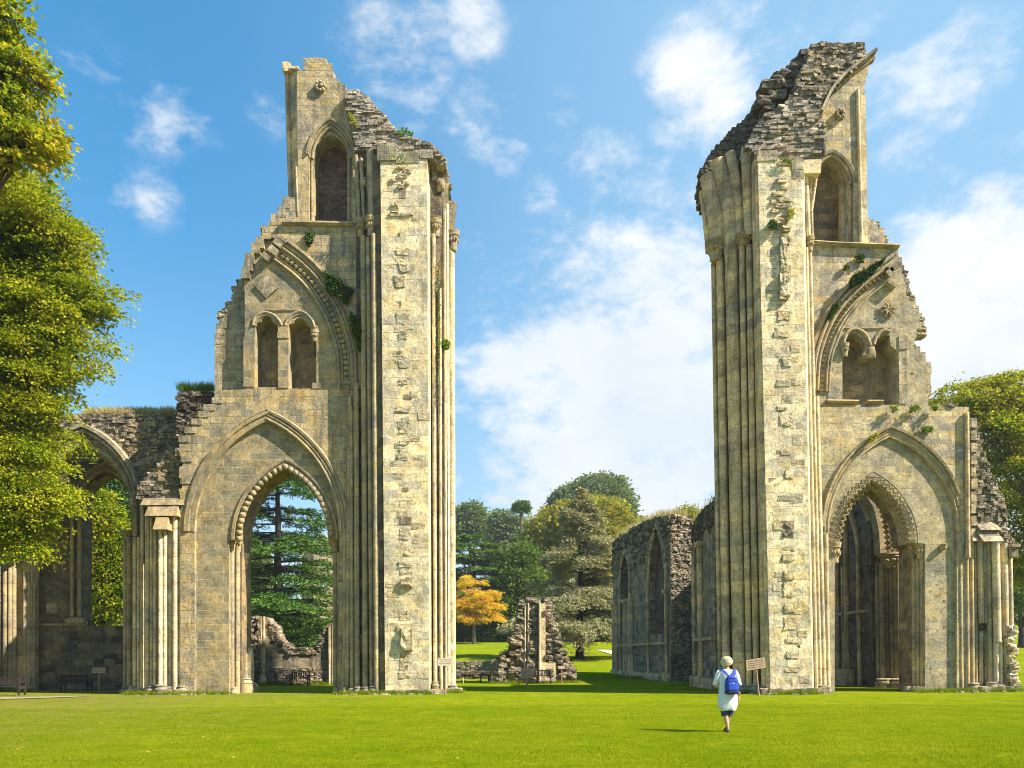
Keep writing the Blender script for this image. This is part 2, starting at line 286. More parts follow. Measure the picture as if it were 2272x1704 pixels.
# ------------------------------------------------------------------ mesh helpers
def tag(o, label=None, cat=None, group=None, kind=None):
    for k, v in (('label', label), ('category', cat), ('group', group), ('kind', kind)):
        if v: o[k] = v
    return o
def empty(name, loc, label, cat, group=None, rz=0.0):
    o = bpy.data.objects.new(name, None); C.objects.link(o); o.location = loc; o.rotation_euler.z = rz
    o.empty_display_size = .3
    return tag(o, label, cat, group)
class MB:
    def __init__(s): s.v = []; s.f = []; s.m = []; s.mats = []; s.cur = 0; s.br = []; s.hold = 0
    def new(s):
        if not s.hold and (not s.br or s.br[-1] != (len(s.v), len(s.f))): s.br.append((len(s.v), len(s.f)))
        return s
    def mat(s, m):
        if m not in s.mats: s.mats.append(m)
        s.cur = s.mats.index(m); return s
    def add(s, vs, fs):
        b = len(s.v); s.v += [tuple(v) for v in vs]
        for f in fs: s.f.append(tuple(i + b for i in f)); s.m.append(s.cur)
    def build(s, name, parent=None, smooth=False, fix=True, angle=None):
        cuts = [b for b in s.br if b[0] < len(s.v)]
        if len(cuts) > 1 and parent is not None:      # separate pieces become parts of their own
            if cuts[0] != (0, 0): cuts = [(0, 0)] + cuts
            ends = cuts[1:] + [(len(s.v), len(s.f))]; last = None
            for (v0, f0), (v1, f1) in zip(cuts, ends):
                q = MB(); q.v = s.v[v0:v1]; q.f = [tuple(i - v0 for i in f) for f in s.f[f0:f1]]; q.m = s.m[f0:f1]; q.mats = s.mats
                last = q.build(name, parent, smooth, fix, angle)
            return last
        me = bpy.data.meshes.new(name); me.from_pydata(s.v, [], s.f)
        for m in s.mats: me.materials.append(m)
        me.polygons.foreach_set('material_index', s.m)
        if fix:
            bm = bmesh.new(); bm.from_mesh(me); bmesh.ops.recalc_face_normals(bm, faces=bm.faces); bm.to_mesh(me); bm.free()
        if smooth: me.polygons.foreach_set('use_smooth', [True] * len(me.polygons))
        o = bpy.data.objects.new(name, me); C.objects.link(o)
        if smooth and angle: me.set_sharp_from_angle(angle=R(angle))
        if parent is not None:
            o.parent = parent
            o.matrix_parent_inverse = (Matrix.Translation(parent.location) @ parent.rotation_euler.to_matrix().to_4x4()).inverted()
        return o
    def box(s, x0, x1, y0, y1, z0, z1, jit=0.0, rnd=random):
        vs = [(x, y, z) for z in (z0, z1) for y in (y0, y1) for x in (x0, x1)]
        if jit: vs = [tuple(c + rnd.uniform(-jit, jit) for c in v) for v in vs]
        s.add(vs, [(0, 1, 3, 2), (4, 6, 7, 5), (0, 4, 5, 1), (2, 3, 7, 6), (0, 2, 6, 4), (1, 5, 7, 3)])
    def slab(s, outer, holes, Yf, Yb, front=True, back=True, side_mat=None):
        """outer / holes: lists of (x,z) in metres; extruded from Yf back to Yb"""
        loops = [list(outer)] + [list(h) for h in holes]
        pts = [p for l in loops for p in l]; n = len(pts)
        tris = tessellate_polygon([[Vector((p[0], p[1], 0)) for p in l] for l in loops])
        vs = [(p[0], Yf, p[1]) for p in pts] + [(p[0], Yb, p[1]) for p in pts]
        fs = []
        if front: fs += [tuple(t) for t in tris]
        if back: fs += [tuple(i + n for i in reversed(t)) for t in tris]
        s.add(vs, fs)
        b = len(s.v) - 2 * n; k = 0
        for li, l in enumerate(loops):
            m = len(l)
            if side_mat and li > 0:
                old = s.cur; s.mat(side_mat)
            for i in range(m):
                j = (i + 1) % m
                s.f.append((b + k + i, b + k + j, b + n + k + j, b + n + k + i)); s.m.append(s.cur)
            if side_mat and li > 0: s.cur = old
            k += m
    def tube(s, pts, r, n=8, caps=True, r2=None):
        pts = [Vector(p) for p in pts]; m = len(pts); rings = []
        rs = r if isinstance(r, (list, tuple)) else [r + ((r2 if r2 is not None else r) - r) * i / max(1, m - 1) for i in range(m)]
        up = None
        for i, p in enumerate(pts):
            d = (pts[min(i + 1, m - 1)] - pts[max(i - 1, 0)]).normalized()
            if up is None: up = Vector((0, 1, 0)) if abs(d.y) < .9 else Vector((1, 0, 0))
            a = (up - d * up.dot(d)).normalized(); b = d.cross(a); up = a
            rings.append([p + (a * math.cos(2 * math.pi * k / n) + b * math.sin(2 * math.pi * k / n)) * rs[i] for k in range(n)])
        vs = [v for rg in rings for v in rg]; fs = []
        for i in range(m - 1):
            for k in range(n):
                k2 = (k + 1) % n; fs.append((i * n + k, i * n + k2, (i + 1) * n + k2, (i + 1) * n + k))
        if caps: fs.append(tuple(range(n))[::-1]); fs.append(tuple(range((m - 1) * n, m * n)))
        s.add(vs, fs)
    def band(s, path, prof, Y):
        """sweep a profile along an in-plane path of (x,z): prof = [(offset along the left normal, depth towards the viewer)], closed"""
        path = [Vector(p) for p in path]; m = len(path); n = len(prof); vs = []
        for i, p in enumerate(path):
            d = (path[min(i + 1, m - 1)] - path[max(i - 1, 0)]).normalized(); nr = Vector((-d.y, d.x))
            k = 1.0
            if 0 < i < m - 1:
                d1 = (path[i] - path[i - 1]).normalized(); k = 1 / max(.35, abs(Vector((-d1.y, d1.x)).dot(nr)))
            for (a, b) in prof:
                q = p + nr * a * k; vs.append((q.x, Y - b, q.y))
        fs = []
        for i in range(m - 1):
            for k in range(n):
                k2 = (k + 1) % n; fs.append((i * n + k, i * n + k2, (i + 1) * n + k2, (i + 1) * n + k))
        fs.append(tuple(range(n))[::-1]); fs.append(tuple(range((m - 1) * n, m * n)))
        s.add(vs, fs)
    def rock(s, c, r, seed=0, sub=1, amp=.25, sq=.5):
        """broken stone: a rounded box made irregular"""
        rn = random.Random(seed); bm = bmesh.new(); bmesh.ops.create_cube(bm, size=2)
        bmesh.ops.subdivide_edges(bm, edges=bm.edges, cuts=sub + 1, use_grid_fill=True)
        off = Vector((rn.uniform(-50, 50), rn.uniform(-50, 50), 0)); vs = []
        for v in bm.verts:
            q = v.co.lerp(v.co.normalized() * 1.15, sq); d = mnoise.noise(v.co * 1.1 + off) * amp + mnoise.noise(v.co * 2.7 + off) * amp * .5
            q = q * (1 + d); vs.append((c[0] + q.x * r[0], c[1] + q.y * r[1], c[2] + q.z * r[2]))
        bm.verts.index_update(); s.add(vs, [tuple(v.index for v in f.verts) for f in bm.faces]); bm.free()

def XZ(pts, Y): return [(P(x, y, Y).x, P(x, y, Y).z) for x, y in pts]
def spl(pts, k=6):
    """Catmull-Rom through the points"""
    q = [pts[0]] + list(pts) + [pts[-1]]; o = []
    for i in range(1, len(q) - 2):
        p0, p1, p2, p3 = q[i - 1], q[i], q[i + 1], q[i + 2]
        for j in range(k):
            t = j / k
            o.append(tuple(.5 * (2 * p1[a] + (p2[a] - p0[a]) * t + (2 * p0[a] - 5 * p1[a] + 4 * p2[a] - p3[a]) * t * t + (3 * p1[a] - p0[a] - 3 * p2[a] + p3[a]) * t ** 3) for a in (0, 1)))
    o.append(tuple(pts[-1])); return o
def arch(xl, xr, ys, xa, ya, n=12, base=None):
    """pointed arch in pixels, left foot -> apex -> right foot"""
    def half(w, h):
        Rr = (w * w + h * h) / (2 * w); o = []
        for i in range(n + 1):
            a = math.asin(h / Rr) * i / n if Rr >= h else 0
            if Rr - w > -1e-6: amax = math.atan2(h, Rr - w)
            else: amax = math.pi - math.atan2(h, w - Rr)
            a = amax * i / n; o.append((Rr * math.cos(a) - (Rr - w), Rr * math.sin(a)))
        return o
    hgt = ys - ya
    lp = [(xa - x, ys - y) for x, y in half(xa - xl, hgt)]; rp = [(xa + x, ys - y) for x, y in half(xr - xa, hgt)]
    o = lp + rp[::-1][1:]
    if base is not None: o = [(xl, base)] + o + [(xr, base)]
    return o
def _r(): pass
def rough_line(pts, amp, step, seed):
    """break a straight polyline into small irregular steps (px)"""
    rn = random.Random(seed); o = []
    for i in range(len(pts) - 1):
        (x0, y0), (x1, y1) = pts[i], pts[i + 1]; d = math.hypot(x1 - x0, y1 - y0); k = max(1, int(d / step))
        for j in range(k):
            t = j / k; o.append((x0 + (x1 - x0) * t + (rn.uniform(-amp, amp) if j else 0), y0 + (y1 - y0) * t + (rn.uniform(-amp, amp) if j else 0)))
    o.append(pts[-1]); return o
def inside(x, y, poly):
    c = False; n = len(poly)
    for i in range(n):
        x0, y0 = poly[i]; x1, y1 = poly[i - 1]
        if (y0 > y) != (y1 > y) and x < (x1 - x0) * (y - y0) / (y1 - y0) + x0: c = not c
    return c
def courses(mb, poly, Yf, Yb, h=.16, w=(.2, .5), prot=.06, jit=.02, seed=0, holes=()):
    """lay real stones, course by course, over the outline (x,z): a broken stepped edge and rough faces"""
    rn = random.Random(seed); zs = [p[1] for p in poly]; z = min(zs); z1 = max(zs)
    while z < z1:
        hh = h * rn.uniform(.75, 1.3); zc = z + hh / 2; xs = []
        for i in range(len(poly)):
            (xa, za), (xb, zb) = poly[i - 1], poly[i]
            if (za > zc) != (zb > zc): xs.append(xa + (xb - xa) * (zc - za) / (zb - za))
        xs.sort()
        for a, b in zip(xs[::2], xs[1::2]):
            x = a + rn.uniform(-.06, .04)
            while x < b:
                ww = min(rn.uniform(*w), max(.1, b - x + rn.uniform(-.05, .08)))
                if not any(inside(x + ww / 2, zc, hl) for hl in holes):
                    p = rn.uniform(0, 1) ** 2 * prot
                    mb.box(x, x + ww * .985, Yf - p, Yb + rn.uniform(0, prot), z, z + hh * .97, jit, rn)
                x += ww
        z += hh
def shaft(mb, xb, yb, xt, yt, r, Y, n=10, ring=0):
    """vertical round shaft from pixel base to pixel top at depth Y, radius in px at that depth"""
    a = P(xb, yb, Y); b = P(xt, yt, Y); rr = r * Y / F
    if yb > 1500: a.z = min(a.z, -.1)
    mb.new(); k = max(2, int((b - a).length / .7)); rn = random.Random(int(xb * 7 + yt))
    pts = [a.lerp(b, i / k) for i in range(k + 1)]; rs = [rr * rn.uniform(.955, 1.03) for _ in pts]
    mb.tube(pts, rs, n)
def capital(mb, cx, cy, w, h, Y, seed=0, leafy=True):
    """moulded abacus above a bell with stiff leaves; cx,cy = pixel centre of the abacus top, w = abacus width px, h = total height px"""
    mb.new(); c = P(cx, cy, Y); k = Y / F; w *= k; h *= k; rn = random.Random(seed); n = 12
    prof = [(.50, 0), (.52, .10), (.46, .16), (.50, .24), (.40, .30), (.36, .34), (.34, .55), (.27, .85), (.31, .92), (.25, 1.0)]
    vs = []; 
    for (rr, d) in prof:
        for j in range(n):
            a = 2 * math.pi * j / n; q = 1.0
            if leafy and .3 < d < .8: q = 1 + .14 * (j % 2)
            vs.append((c.x + rr * w * math.cos(a) * q, c.y + rr * w * .8 * math.sin(a) * q, c.z - d * h))
    fs = [(i * n + j, i * n + (j + 1) % n, (i + 1) * n + (j + 1) % n, (i + 1) * n + j) for i in range(len(prof) - 1) for j in range(n)]
    fs += [tuple(range(n)), tuple(range((len(prof) - 1) * n, len(prof) * n))]
    mb.add(vs, fs)
    if leafy:
        for j in range(6):
            a = math.pi + math.pi * (j + .5) / 6
            mb.rock((c.x + .40 * w * math.cos(a), c.y + .36 * w * math.sin(a), c.z - h * rn.uniform(.42, .56)), (w * .075, w * .075, h * .09), seed * 9 + j, 0, .3, .8)
def base_(mb, xb, yb, r, Y, hgt=18, seed=0):
    """moulded shaft base on a worn plinth"""
    mb.new(); c = P(xb, yb, Y); k = Y / F; r *= k; h = hgt * k; z0 = min(0, c.z) - .15
    zb = c.z + h; n = 12
    prof = [(1.15, zb), (1.45, zb - .05), (1.25, zb - .10), (1.35, zb - .14), (1.7, zb - .2), (1.75, zb - .27), (1.6, zb - .3), (1.85, z0)]
    vs = [(c.x + rr * r * math.cos(2 * math.pi * j / n), c.y + rr * r * math.sin(2 * math.pi * j / n), z) for rr, z in prof for j in range(n)]
    fs = [(i * n + j, i * n + (j + 1) % n, (i + 1) * n + (j + 1) % n, (i + 1) * n + j) for i in range(len(prof) - 1) for j in range(n)]
    fs += [tuple(range(n))]
    mb.add(vs, fs)
def roll(off, dep, r, n=8):
    return [(off + r * math.cos(2 * math.pi * k / n), dep + r * math.sin(2 * math.pi * k / n)) for k in range(n)]
def rect(a, b, d0, d1): return [(a, d0), (a, d1), (b, d1), (b, d0)]
def loft(mb, bot, top):
    n = len(bot); vs = [tuple(v) for v in bot] + [tuple(v) for v in top]
    mb.add(vs, [(i, (i + 1) % n, n + (i + 1) % n, n + i) for i in range(n)] + [tuple(range(n))[::-1], tuple(range(n, 2 * n))])
def plan(pts, py, zf=None):
    """pts: [(px at this height, Y)] -> 3-D points at the height of pixel row py at the first point's depth"""
    z = P(pts[0][0], py, pts[0][1]).z if zf is None else zf
    return [Vector((P(px, py, Y).x, Y, z)) for px, Y in pts]
def resample(path, step):
    path = [Vector(p) for p in path]; o = [(path[0], (path[1] - path[0]).normalized())]; need = step
    for a, b in zip(path[:-1], path[1:]):
        L_ = (b - a).length; d = (b - a).normalized(); pos_ = 0
        while L_ - pos_ >= need:
            pos_ += need; need = step; o.append((a + d * pos_, d))
        need -= L_ - pos_
    return o

def crumble(mb, pts, Ya, Yb, r, n, seed):
    """loose broken stones and mortar lumps along a ruined edge"""
    rn = random.Random(seed); ls = [math.dist(a, b) for a, b in zip(pts[:-1], pts[1:])]; T_ = sum(ls)
    for i in range(n):
        t = rn.random() * T_; k = 0
        while t > ls[k] and k < len(ls) - 1: t -= ls[k]; k += 1
        u = t / max(1e-6, ls[k]); x = pts[k][0] + (pts[k + 1][0] - pts[k][0]) * u; y = pts[k][1] + (pts[k + 1][1] - pts[k][1]) * u
        q = P(x + rn.uniform(-1.5, 1.5), y + rn.uniform(-1, 3), Ya); s = r * rn.uniform(.45, 1.25)
        mb.rock((q.x, Ya + (Yb - Ya) * rn.random(), q.z), (s * rn.uniform(.8, 1.5), s * 1.3, s * rn.uniform(.45, .9)), seed * 1000 + i, 1, .4, .35)
# ------------------------------------------------------------------ ground
def gh(x, y):
    """height of the lawn"""
    h = float(np.interp(y, [-50, 60, 80, 100, 130, 220, 420, 900], [0, 0, .88, 1.95, 4.2, 9, 20, 30]))
    return h
def gh_s(x, y):
    s = sum(gh(x, y + d) for d in (-7, -3.5, 0, 3.5, 7)) / 5
    return s + mnoise.noise(Vector((x * .06, y * .06, 0))) * .05 + (.035 * math.exp(-((y - 33) / 3.0) ** 2))
def ground():
    xs = sorted(set([-900, -500, -300, -200, -140] + [i * 3.0 for i in range(-35, 36)] + [140, 200, 300, 500, 900]))
    ys = sorted(set([-30, -10] + [i * 1.0 for i in range(0, 64)] + [64 + i * 3 for i in range(0, 32)] + [165, 180, 200, 230, 270, 330, 420, 600, 900]))
    vs = [(x, y, gh_s(x, y)) for y in ys for x in xs]; n = len(xs)
    fs = [(j * n + i, j * n + i + 1, (j + 1) * n + i + 1, (j + 1) * n + i) for j in range(len(ys) - 1) for i in range(n - 1)]
    mb = MB().mat(M['lawn']); mb.add(vs, fs); o = mb.build('ground', smooth=True, fix=False)
    tag(o, 'mown green lawn stretching round the abbey ruins', kind='structure')
g = G('lawn'); pos = g.pos()
a = g.noise(pos, .22, 4, .6); b = g.noise(pos, 1.7, 5, .65); c = g.noise(g.mapv(pos, (1, .55, 1)), 14, 5, .75); d = g.noise(g.mapv(pos, (1, .4, 1)), 55, 4, .8)
col = g.ramp(a, [(.34, (.108, .155, .008)), (.45, (.165, .200, .010)), (.58, (.215, .232, .014)), (.70, (.285, .272, .026))])
col = g.mix(.65, col, g.ramp(b, [(.3, (.080, .145, .002)), (.5, (.140, .195, .003)), (.7, (.25, .26, .012))]))
col = g.mix(1.0, col, g.ramp(c, [(.28, (.56, .62, .45)), (.5, (1.05, 1.05, .9)), (.74, (1.5, 1.4, 1.3))]), 'MULTIPLY')
col = g.mix(1.0, col, g.ramp(d, [(.25, (.55, .6, .5)), (.5, (1, 1, 1)), (.75, (1.45, 1.38, 1.5))]), 'MULTIPLY')
# worn, leaf-strewn turf on the left under the tree
sx = g.n('ShaderNodeSeparateXYZ', {0: pos})
worn = g.math('MULTIPLY', g.mr(g.math('ADD', sx.outputs[0], g.math('MULTIPLY', a, 16)), 4.0, -10.0), g.mr(b, .35, .62))
worn = g.math('MULTIPLY', worn, g.mr(sx.outputs[1], 55, 40))
col = g.mix(g.math('MULTIPLY', worn, .75), col, (.20, .165, .060))
vl = g.n('ShaderNodeTexVoronoi', {'Vector': pos, 'Scale': 3.4}, feature='F1')
lf = g.math('MULTIPLY', g.mr(vl.outputs['Distance'], .10, .06), g.mr(sx.outputs[0], 0, -8))
g.set(g.b.inputs['Base Color'], g.mix(g.math('MULTIPLY', lf, .18), col, (.42, .20, .05)))
g.b.inputs['Roughness'].default_value = 1; g.b.inputs['Specular IOR Level'].default_value = .0
hh = g.math('ADD', g.math('MULTIPLY', d, .5), g.math('MULTIPLY', c, 1.0))
g.set(g.b.inputs['Normal'], g.bump(hh, 1.0, .06)); M['lawn'] = g.m
ground()
pxm = lambda px, Y: px * Y / F

# ================================================================== LEFT RUIN
def half_paths(path):
    k = max(range(len(path)), key=lambda i: -path[i][1]) if False else min(range(len(path)), key=lambda i: path[i][1])
    return path[:k + 1], path[k:]
def balls(mb, pxpath, Y, stepx, r, seed, off=0.0, sq=.75, dep=.05):
    pa = XZ(pxpath, Y); k = 0
    for p, d in resample(pa, stepx * Y / F):
        nr = Vector((-d.y, d.x)); q = p + nr * off * Y / F; k += 1
        rr = r * Y / F
        mb.rock((q.x, Y - dep, q.y), (rr, rr * .9, rr), seed * 100 + k, 0, .22, sq)
def zigzag(mb, pxpath, Y, stepx, amp, off, r, dep=.03):
    pa = XZ(pxpath, Y); k = Y / F; pts = []
    for i, (p, d) in enumerate(resample(pa, stepx * k / 2)):
        nr = Vector((-d.y, d.x)); q = p + nr * (off + (amp if i % 2 else -amp)) * k
        pts.append((q.x, Y - dep, q.y))
    mb.tube(pts, r * k, 5)
def teeth(mb, pxpath, Y, stepx, size, off, dep):
    pa = XZ(pxpath, Y); k = Y / F
    for i, (p, d) in enumerate(resample(pa, stepx * k)):
        nr = Vector((-d.y, d.x)); s = size * k; d3 = Vector((d.x, 0, d.y)); n3 = Vector((nr.x, 0, nr.y)); c = Vector((p.x, Y - dep, p.y)) + n3 * off * k
        v = [c + d3 * s * .8 + n3 * s, c - d3 * s * .8 + n3 * s, c - n3 * s * .7, c + d3 * s * .8 + n3 * s + Vector((0, .35, 0)), c - d3 * s * .8 + n3 * s + Vector((0, .35, 0)), c - n3 * s * .7 + Vector((0, .35, 0)), c + n3 * s * .3 + Vector((0, -s * .8, 0))]
        mb.add(v, [(0, 1, 6), (1, 2, 6), (2, 0, 6), (0, 3, 4, 1), (1, 4, 5, 2), (2, 5, 3, 0), (3, 5, 4)])

def left_ruin():
    W1, W2, W3, WB = 38.6, 38.80, 39.8, 41.2
    T = empty('ruined_abbey_pier', (P(880, 1541, 37).x, 38.5, 0), 'tall broken crossing pier on the left, its pointed arch framing a cedar', 'ruin', 'great crossing piers')
    openA = arch(537, 729, 1198, 632, 1042); openJ = [(537, 1600)] + openA + [(738, 1198), (738, 1600)]
    outer_in = [(508, 1600), (508, 1200)] + arch(519, 746, 1198, 632, 1020) + [(757, 1200), (757, 1600)]
    blind = [(432, 1600)] + arch(432, 752, 1179, 592, 934) + [(752, 1600)]
    nL = [(566, 859), (566, 720), (572, 716), (579, 714), (580, 709), (586, 704), (593, 702.5), (600, 705), (604, 711), (606, 716), (611, 718), (617, 722), (617, 859)]
    nR = [(640.4, 862), (640.4, 721), (645, 718), (651, 717), (653, 711), (659, 707), (666, 705.5), (673, 708), (679, 714), (681, 720), (688, 724), (693, 733), (702, 737), (702, 862)]
    win1 = [(686, 492)] + arch(686, 782, 352, 733, 272) + [(782, 492)]
    win2 = [(697, 491)] + arch(697, 770, 344, 732.6, 300) + [(770, 491)]
    lowL = [(400, 1600), (400, 1103), (396, 1085), (404, 1083), (404, 1062), (397, 1060), (397, 1036), (405, 1034), (405, 1012), (398, 1010), (398, 967), (412, 967), (412, 948), (426.5, 948), (426.5, 929), (441, 929), (441, 913), (455, 913), (455, 898), (471, 898), (471, 882), (476, 882), (476, 866)]
    upL = [(540, 863), (540, 641), (538, 640), (538, 612), (539, 593), (546, 593), (546, 576), (549.5, 576), (549.5, 561), (562, 561), (562, 537), (571, 537), (571, 526), (586, 526), (586, 506), (598, 506), (598, 493), (605, 493), (605, 476), (620, 476), (620, 458), (629.5, 458), (629.5, 438), (662, 438), (660, 300), (659, 158), (673, 153), (673, 128.5), (700, 127), (724, 130), (726, 142), (733, 145), (739, 157), (740, 172), (752, 176), (753, 183), (766, 187), (767, 200), (783, 200), (784, 212), (800, 212), (803, 220), (812, 222), (850, 262), (850, 1600)]
    full = lowL + upL
    # the face above the half arch and below it; the tympanum lies one step back
    harch = spl([(796, 866), (796, 787.5), (785.5, 730.5), (763.8, 679), (731, 630), (690.5, 578.7), (636, 540), (610, 528)], 4)
    f1 = lowL + [(540, 864), (752, 866)] + harch + [(596, 527), (586, 520)] + upL[upL.index((586, 506)):]
    mb = MB().mat(M['ashlar'])
    mb.slab(XZ(f1, W1), [XZ(blind, W1), XZ(win1, W1)], W1, W2, back=False)
    mb.mat(M['infill']); outl = XZ(full, W1)
    mb.slab(outl, [XZ(outer_in, W2), XZ(nL, W2), XZ(nR, W2), XZ(win2, W2)], W2, W3, back=False)
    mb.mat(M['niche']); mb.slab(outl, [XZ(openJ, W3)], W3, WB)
    mb.build('wall', T)
    # weathered, set-back stair-step flank and the ledge stones
    mb = MB().mat(M['weather'])
    fl = [(476, 870), (476, 736), (480, 736), (480, 717), (487, 717), (487, 701), (492.5, 701), (492.5, 688.5), (499, 688.5), (499, 677.6), (503, 677.6), (503, 668), (514, 668), (514, 652), (520, 652), (520, 637), (528, 637), (528, 621), (545, 618), (545, 870)]
    mb.slab(XZ(fl, 39.25), [], 39.25, 41.1)
    rn = random.Random(3)
    for (x, y) in [(629, 438), (620, 458), (605, 476), (598, 493), (586, 506), (571, 526), (562, 537), (549, 561), (546, 576), (539, 593), (528, 623), (520, 637), (514, 652), (503, 668), (492, 688), (487, 701), (480, 717), (476, 736)]:
        a = P(x, y, 39.1 if x < 535 else 38.6); mb.box(a.x - rn.uniform(.02, .10), a.x + .33, 39.0 + (.22 if x < 535 else -.42), 41.14, a.z - .55, a.z + rn.uniform(0, .05), .012, rn)
    for (x, y) in [(412, 948), (426, 929), (441, 913), (455, 898), (471, 882), (398, 967), (404, 1012), (403, 1060)]:
        a = P(x, y, 38.6); mb.box(a.x - rn.uniform(.0, .08), a.x + .5, 38.56, 41.14, a.z - .30, a.z + rn.uniform(0, .03), .01, rn)
    for w_ in ([(x_, y_) for x_, y_ in fl[1:-1]], upL[2:-20], lowL[9:22]): crumble(mb, w_, 38.75 if w_[0][0] > 530 or w_[0][0] < 470 else 39.3, 41, .13, 60, int(w_[0][0]))
    mb.build('stepped_edge', T)
    mb = MB().mat(M['redstone']); mb.slab(XZ([(690, 494), (690, 285), (778, 285), (778, 494)], 39.76), [], 39.76, 39.82); mb.build('window_back', T)
    # broken rubble left of the wall
    mb = MB().mat(M['rubble'])
    courses(mb, XZ([(304, 1108), (304, 1090), (316, 1064), (325, 1056), (334, 1047), (344, 1038), (353, 1030), (362, 1019), (373, 1000), (382, 991), (399, 985), (403, 1108)], 39.0), 39.0, 41.1, .2, (.2, .5), .14, .03, 5)
    mb.build('rubble_core', T)
    mb = MB().mat(M['rubble_dark'])
    courses(mb, XZ([(394, 975), (396, 874), (402, 868), (474, 868), (478, 900), (452, 930), (430, 960), (415, 985), (400, 985)], 39.7), 39.6, 42.2, .15, (.15, .4), .16, .04, 6)
    mb.build('rubble_core', T)
    # ---- mouldings
    mb = MB().mat(M['mould'])
    pL, pR = half_paths(arch(421, 764, 1179, 594, 921)); k = W1 / F
    mb.band(XZ(pL, W1), rect(-11 * k, 2 * k, -.3, .03), W1); mb.band(XZ(pL, W1), rect(2 * k, 12 * k, -.3, .10), W1)
    mb.band(XZ(pR, W1), roll(-9 * k, -.02, 4.5 * k), W1); mb.band(XZ(pR, W1), roll(-1 * k, .02, 2.5 * k), W1); mb.band(XZ(pR, W1), rect(-6 * k, 4 * k, -.3, -.06), W1); mb.band(XZ(pR, W1), [(4 * k, -.02), (5 * k, .10), (10 * k, .12), (13 * k, 0.0)], W1)
    mb.band(XZ(half_paths(arch(411, 775, 1172, 594, 908))[0][3:], W1), [(-2 * k, -.02), (-2 * k, .12), (2 * k, .10), (4 * k, 0)], W1)
    mb.build('blind_arch_moulding', T, smooth=True, angle=40)
    mb = MB().mat(M['mould']); k = W2 / F
    pa = arch(524, 741, 1198, 632.5, 1027)
    mb.band(XZ(pa, W2), roll(-2 * k, -.02, 3.6 * k), W2); mb.band(XZ(pa, W2), roll(4.5 * k, .03, 2.6 * k), W2); mb.band(XZ(pa, W2), rect(6 * k, 10 * k, -.1, .10), W2)
    mb.band(XZ(arch(532, 734, 1198, 632, 1038), W2 + .4), roll(-1 * k, 0, 3 * k), W2 + .4)
    mb.build('arch_moulding', T, smooth=True, angle=40)
    mb = MB().mat(M['mould']); balls(mb, arch(532, 735, 1196, 632, 1036), W2 + .1, 13.5, 6.6, 1, 0, .9, .1); mb.build('ball_ornament', T, smooth=True)
    hp = spl([(769, 868), (769, 841.7), (766.5, 787.5), (755.6, 744), (736.6, 695), (704, 641), (666, 600), (620, 565)], 6)
    mb = MB().mat(M['mould']); q = XZ(hp, W2)
    mb.band(q, rect(-33 * k, -22 * k, -.1, .20), W2); mb.band(q, [(-38 * k, .1), (-36 * k, .32), (-30 * k, .34), (-28 * k, .1)], W2)
    mb.band(q, roll(-22 * k, .20, 3.6 * k), W2); mb.band(q, roll(-14 * k, .16, 4.6 * k), W2); mb.band(q, rect(-22 * k, -8 * k, -.1, .06), W2)
    mb.band(q, roll(-7 * k, .10, 2.2 * k), W2); mb.band(q, rect(8 * k, 19 * k, -.1, .03), W2); mb.band(q, roll(9 * k, .06, 2.5 * k), W2); mb.band(q, roll(16.5 * k, .08, 4 * k), W2)
    mb.build('half_arch_moulding', T, smooth=True, angle=40)
    mb = MB().mat(M['mould']); balls(mb, hp, W2, 12.5, 5.4, 2, 0, .85, .08); mb.build('ball_ornament', T, smooth=True)
    mb = MB().mat(M['weather'])
    for (x, y, w, h, a) in [(619, 541, 22, 14, -38), (607, 557, 22, 15, -38), (592, 572, 18, 12, -40), (628, 532, 26, 8, -35)]:
        c = P(x, y, 38.6); ww, hh = w * k, h * k; ca, sa = math.cos(R(a)), math.sin(R(a))
        cs = [(-ww / 2, -hh / 2), (ww / 2, -hh / 2), (ww / 2, hh / 2), (-ww / 2, hh / 2)]
        mb.new().slab([(c.x + u * ca - v * sa, c.z + u * sa + v * ca) for u, v in cs], [], 38.46, 39.2)
    mb.new().slab(XZ([(564, 633), (598, 608.5), (617, 638), (590, 661)], 38.7), [], 38.7, 38.9)
    mb.build('projecting_stone', T)
    # trefoil heads and triforium pier
    mb = MB().mat(M['mould'])
    for pts in ([(561, 722), (566, 706), (577, 697), (591, 694), (606, 699), (618, 710), (626, 724)], [(633, 722), (640, 706), (652, 696), (666, 692), (680, 697), (692, 710), (698, 727)]):
        q = XZ(spl(pts, 5), W2); mb.band(q, roll(0, .02, 3.4 * k), W2); mb.band(q, rect(-7 * k, -3 * k, -.1, .04), W2)
    mb.band(XZ([(592, 688), (668, 688)], W2), rect(-1.5 * k, 1.5 * k, -.1, .05), W2)
    mb.build('trefoil_moulding', T, smooth=True, angle=40)
    mb = MB().mat(M['infill'])
    for (x0, x1, y0, y1, d) in [(541, 565, 748, 858, .05), (617.5, 640, 725, 861, .05), (616.5, 641, 738, 751, .09)]:
        a, b = P(x0, y0, W2), P(x1, y1, W2); mb.new().box(a.x, b.x, W2 - d, W2 + .02, b.z, a.z)
    mb.build('triforium_pier', T)
    mb = MB().mat(M['mould']); k = W2 / F
    mb.band(XZ([(692, 868), (756, 868)], W2), [(-5 * k, -.1), (-3 * k, .16), (3 * k, .22), (5 * k, -.1)], W2)
    mb.band(XZ([(693, 857), (752, 857)], W2), rect(-7 * k, 7 * k, -.1, .05), W2)
    mb.band(XZ([(628, 497), (786, 500)], W1), [(-5 * k, -.1), (-4 * k, .10), (0, .22), (4 * k, .20), (6 * k, -.1)], W1)
    mb.build('string_course', T)
    mb = MB().mat(M['mould']); capital(mb, 698, 733, 20, 26, W2 - .1, 3); capital(mb, 769, 847, 22, 32, W2 - .2, 4)
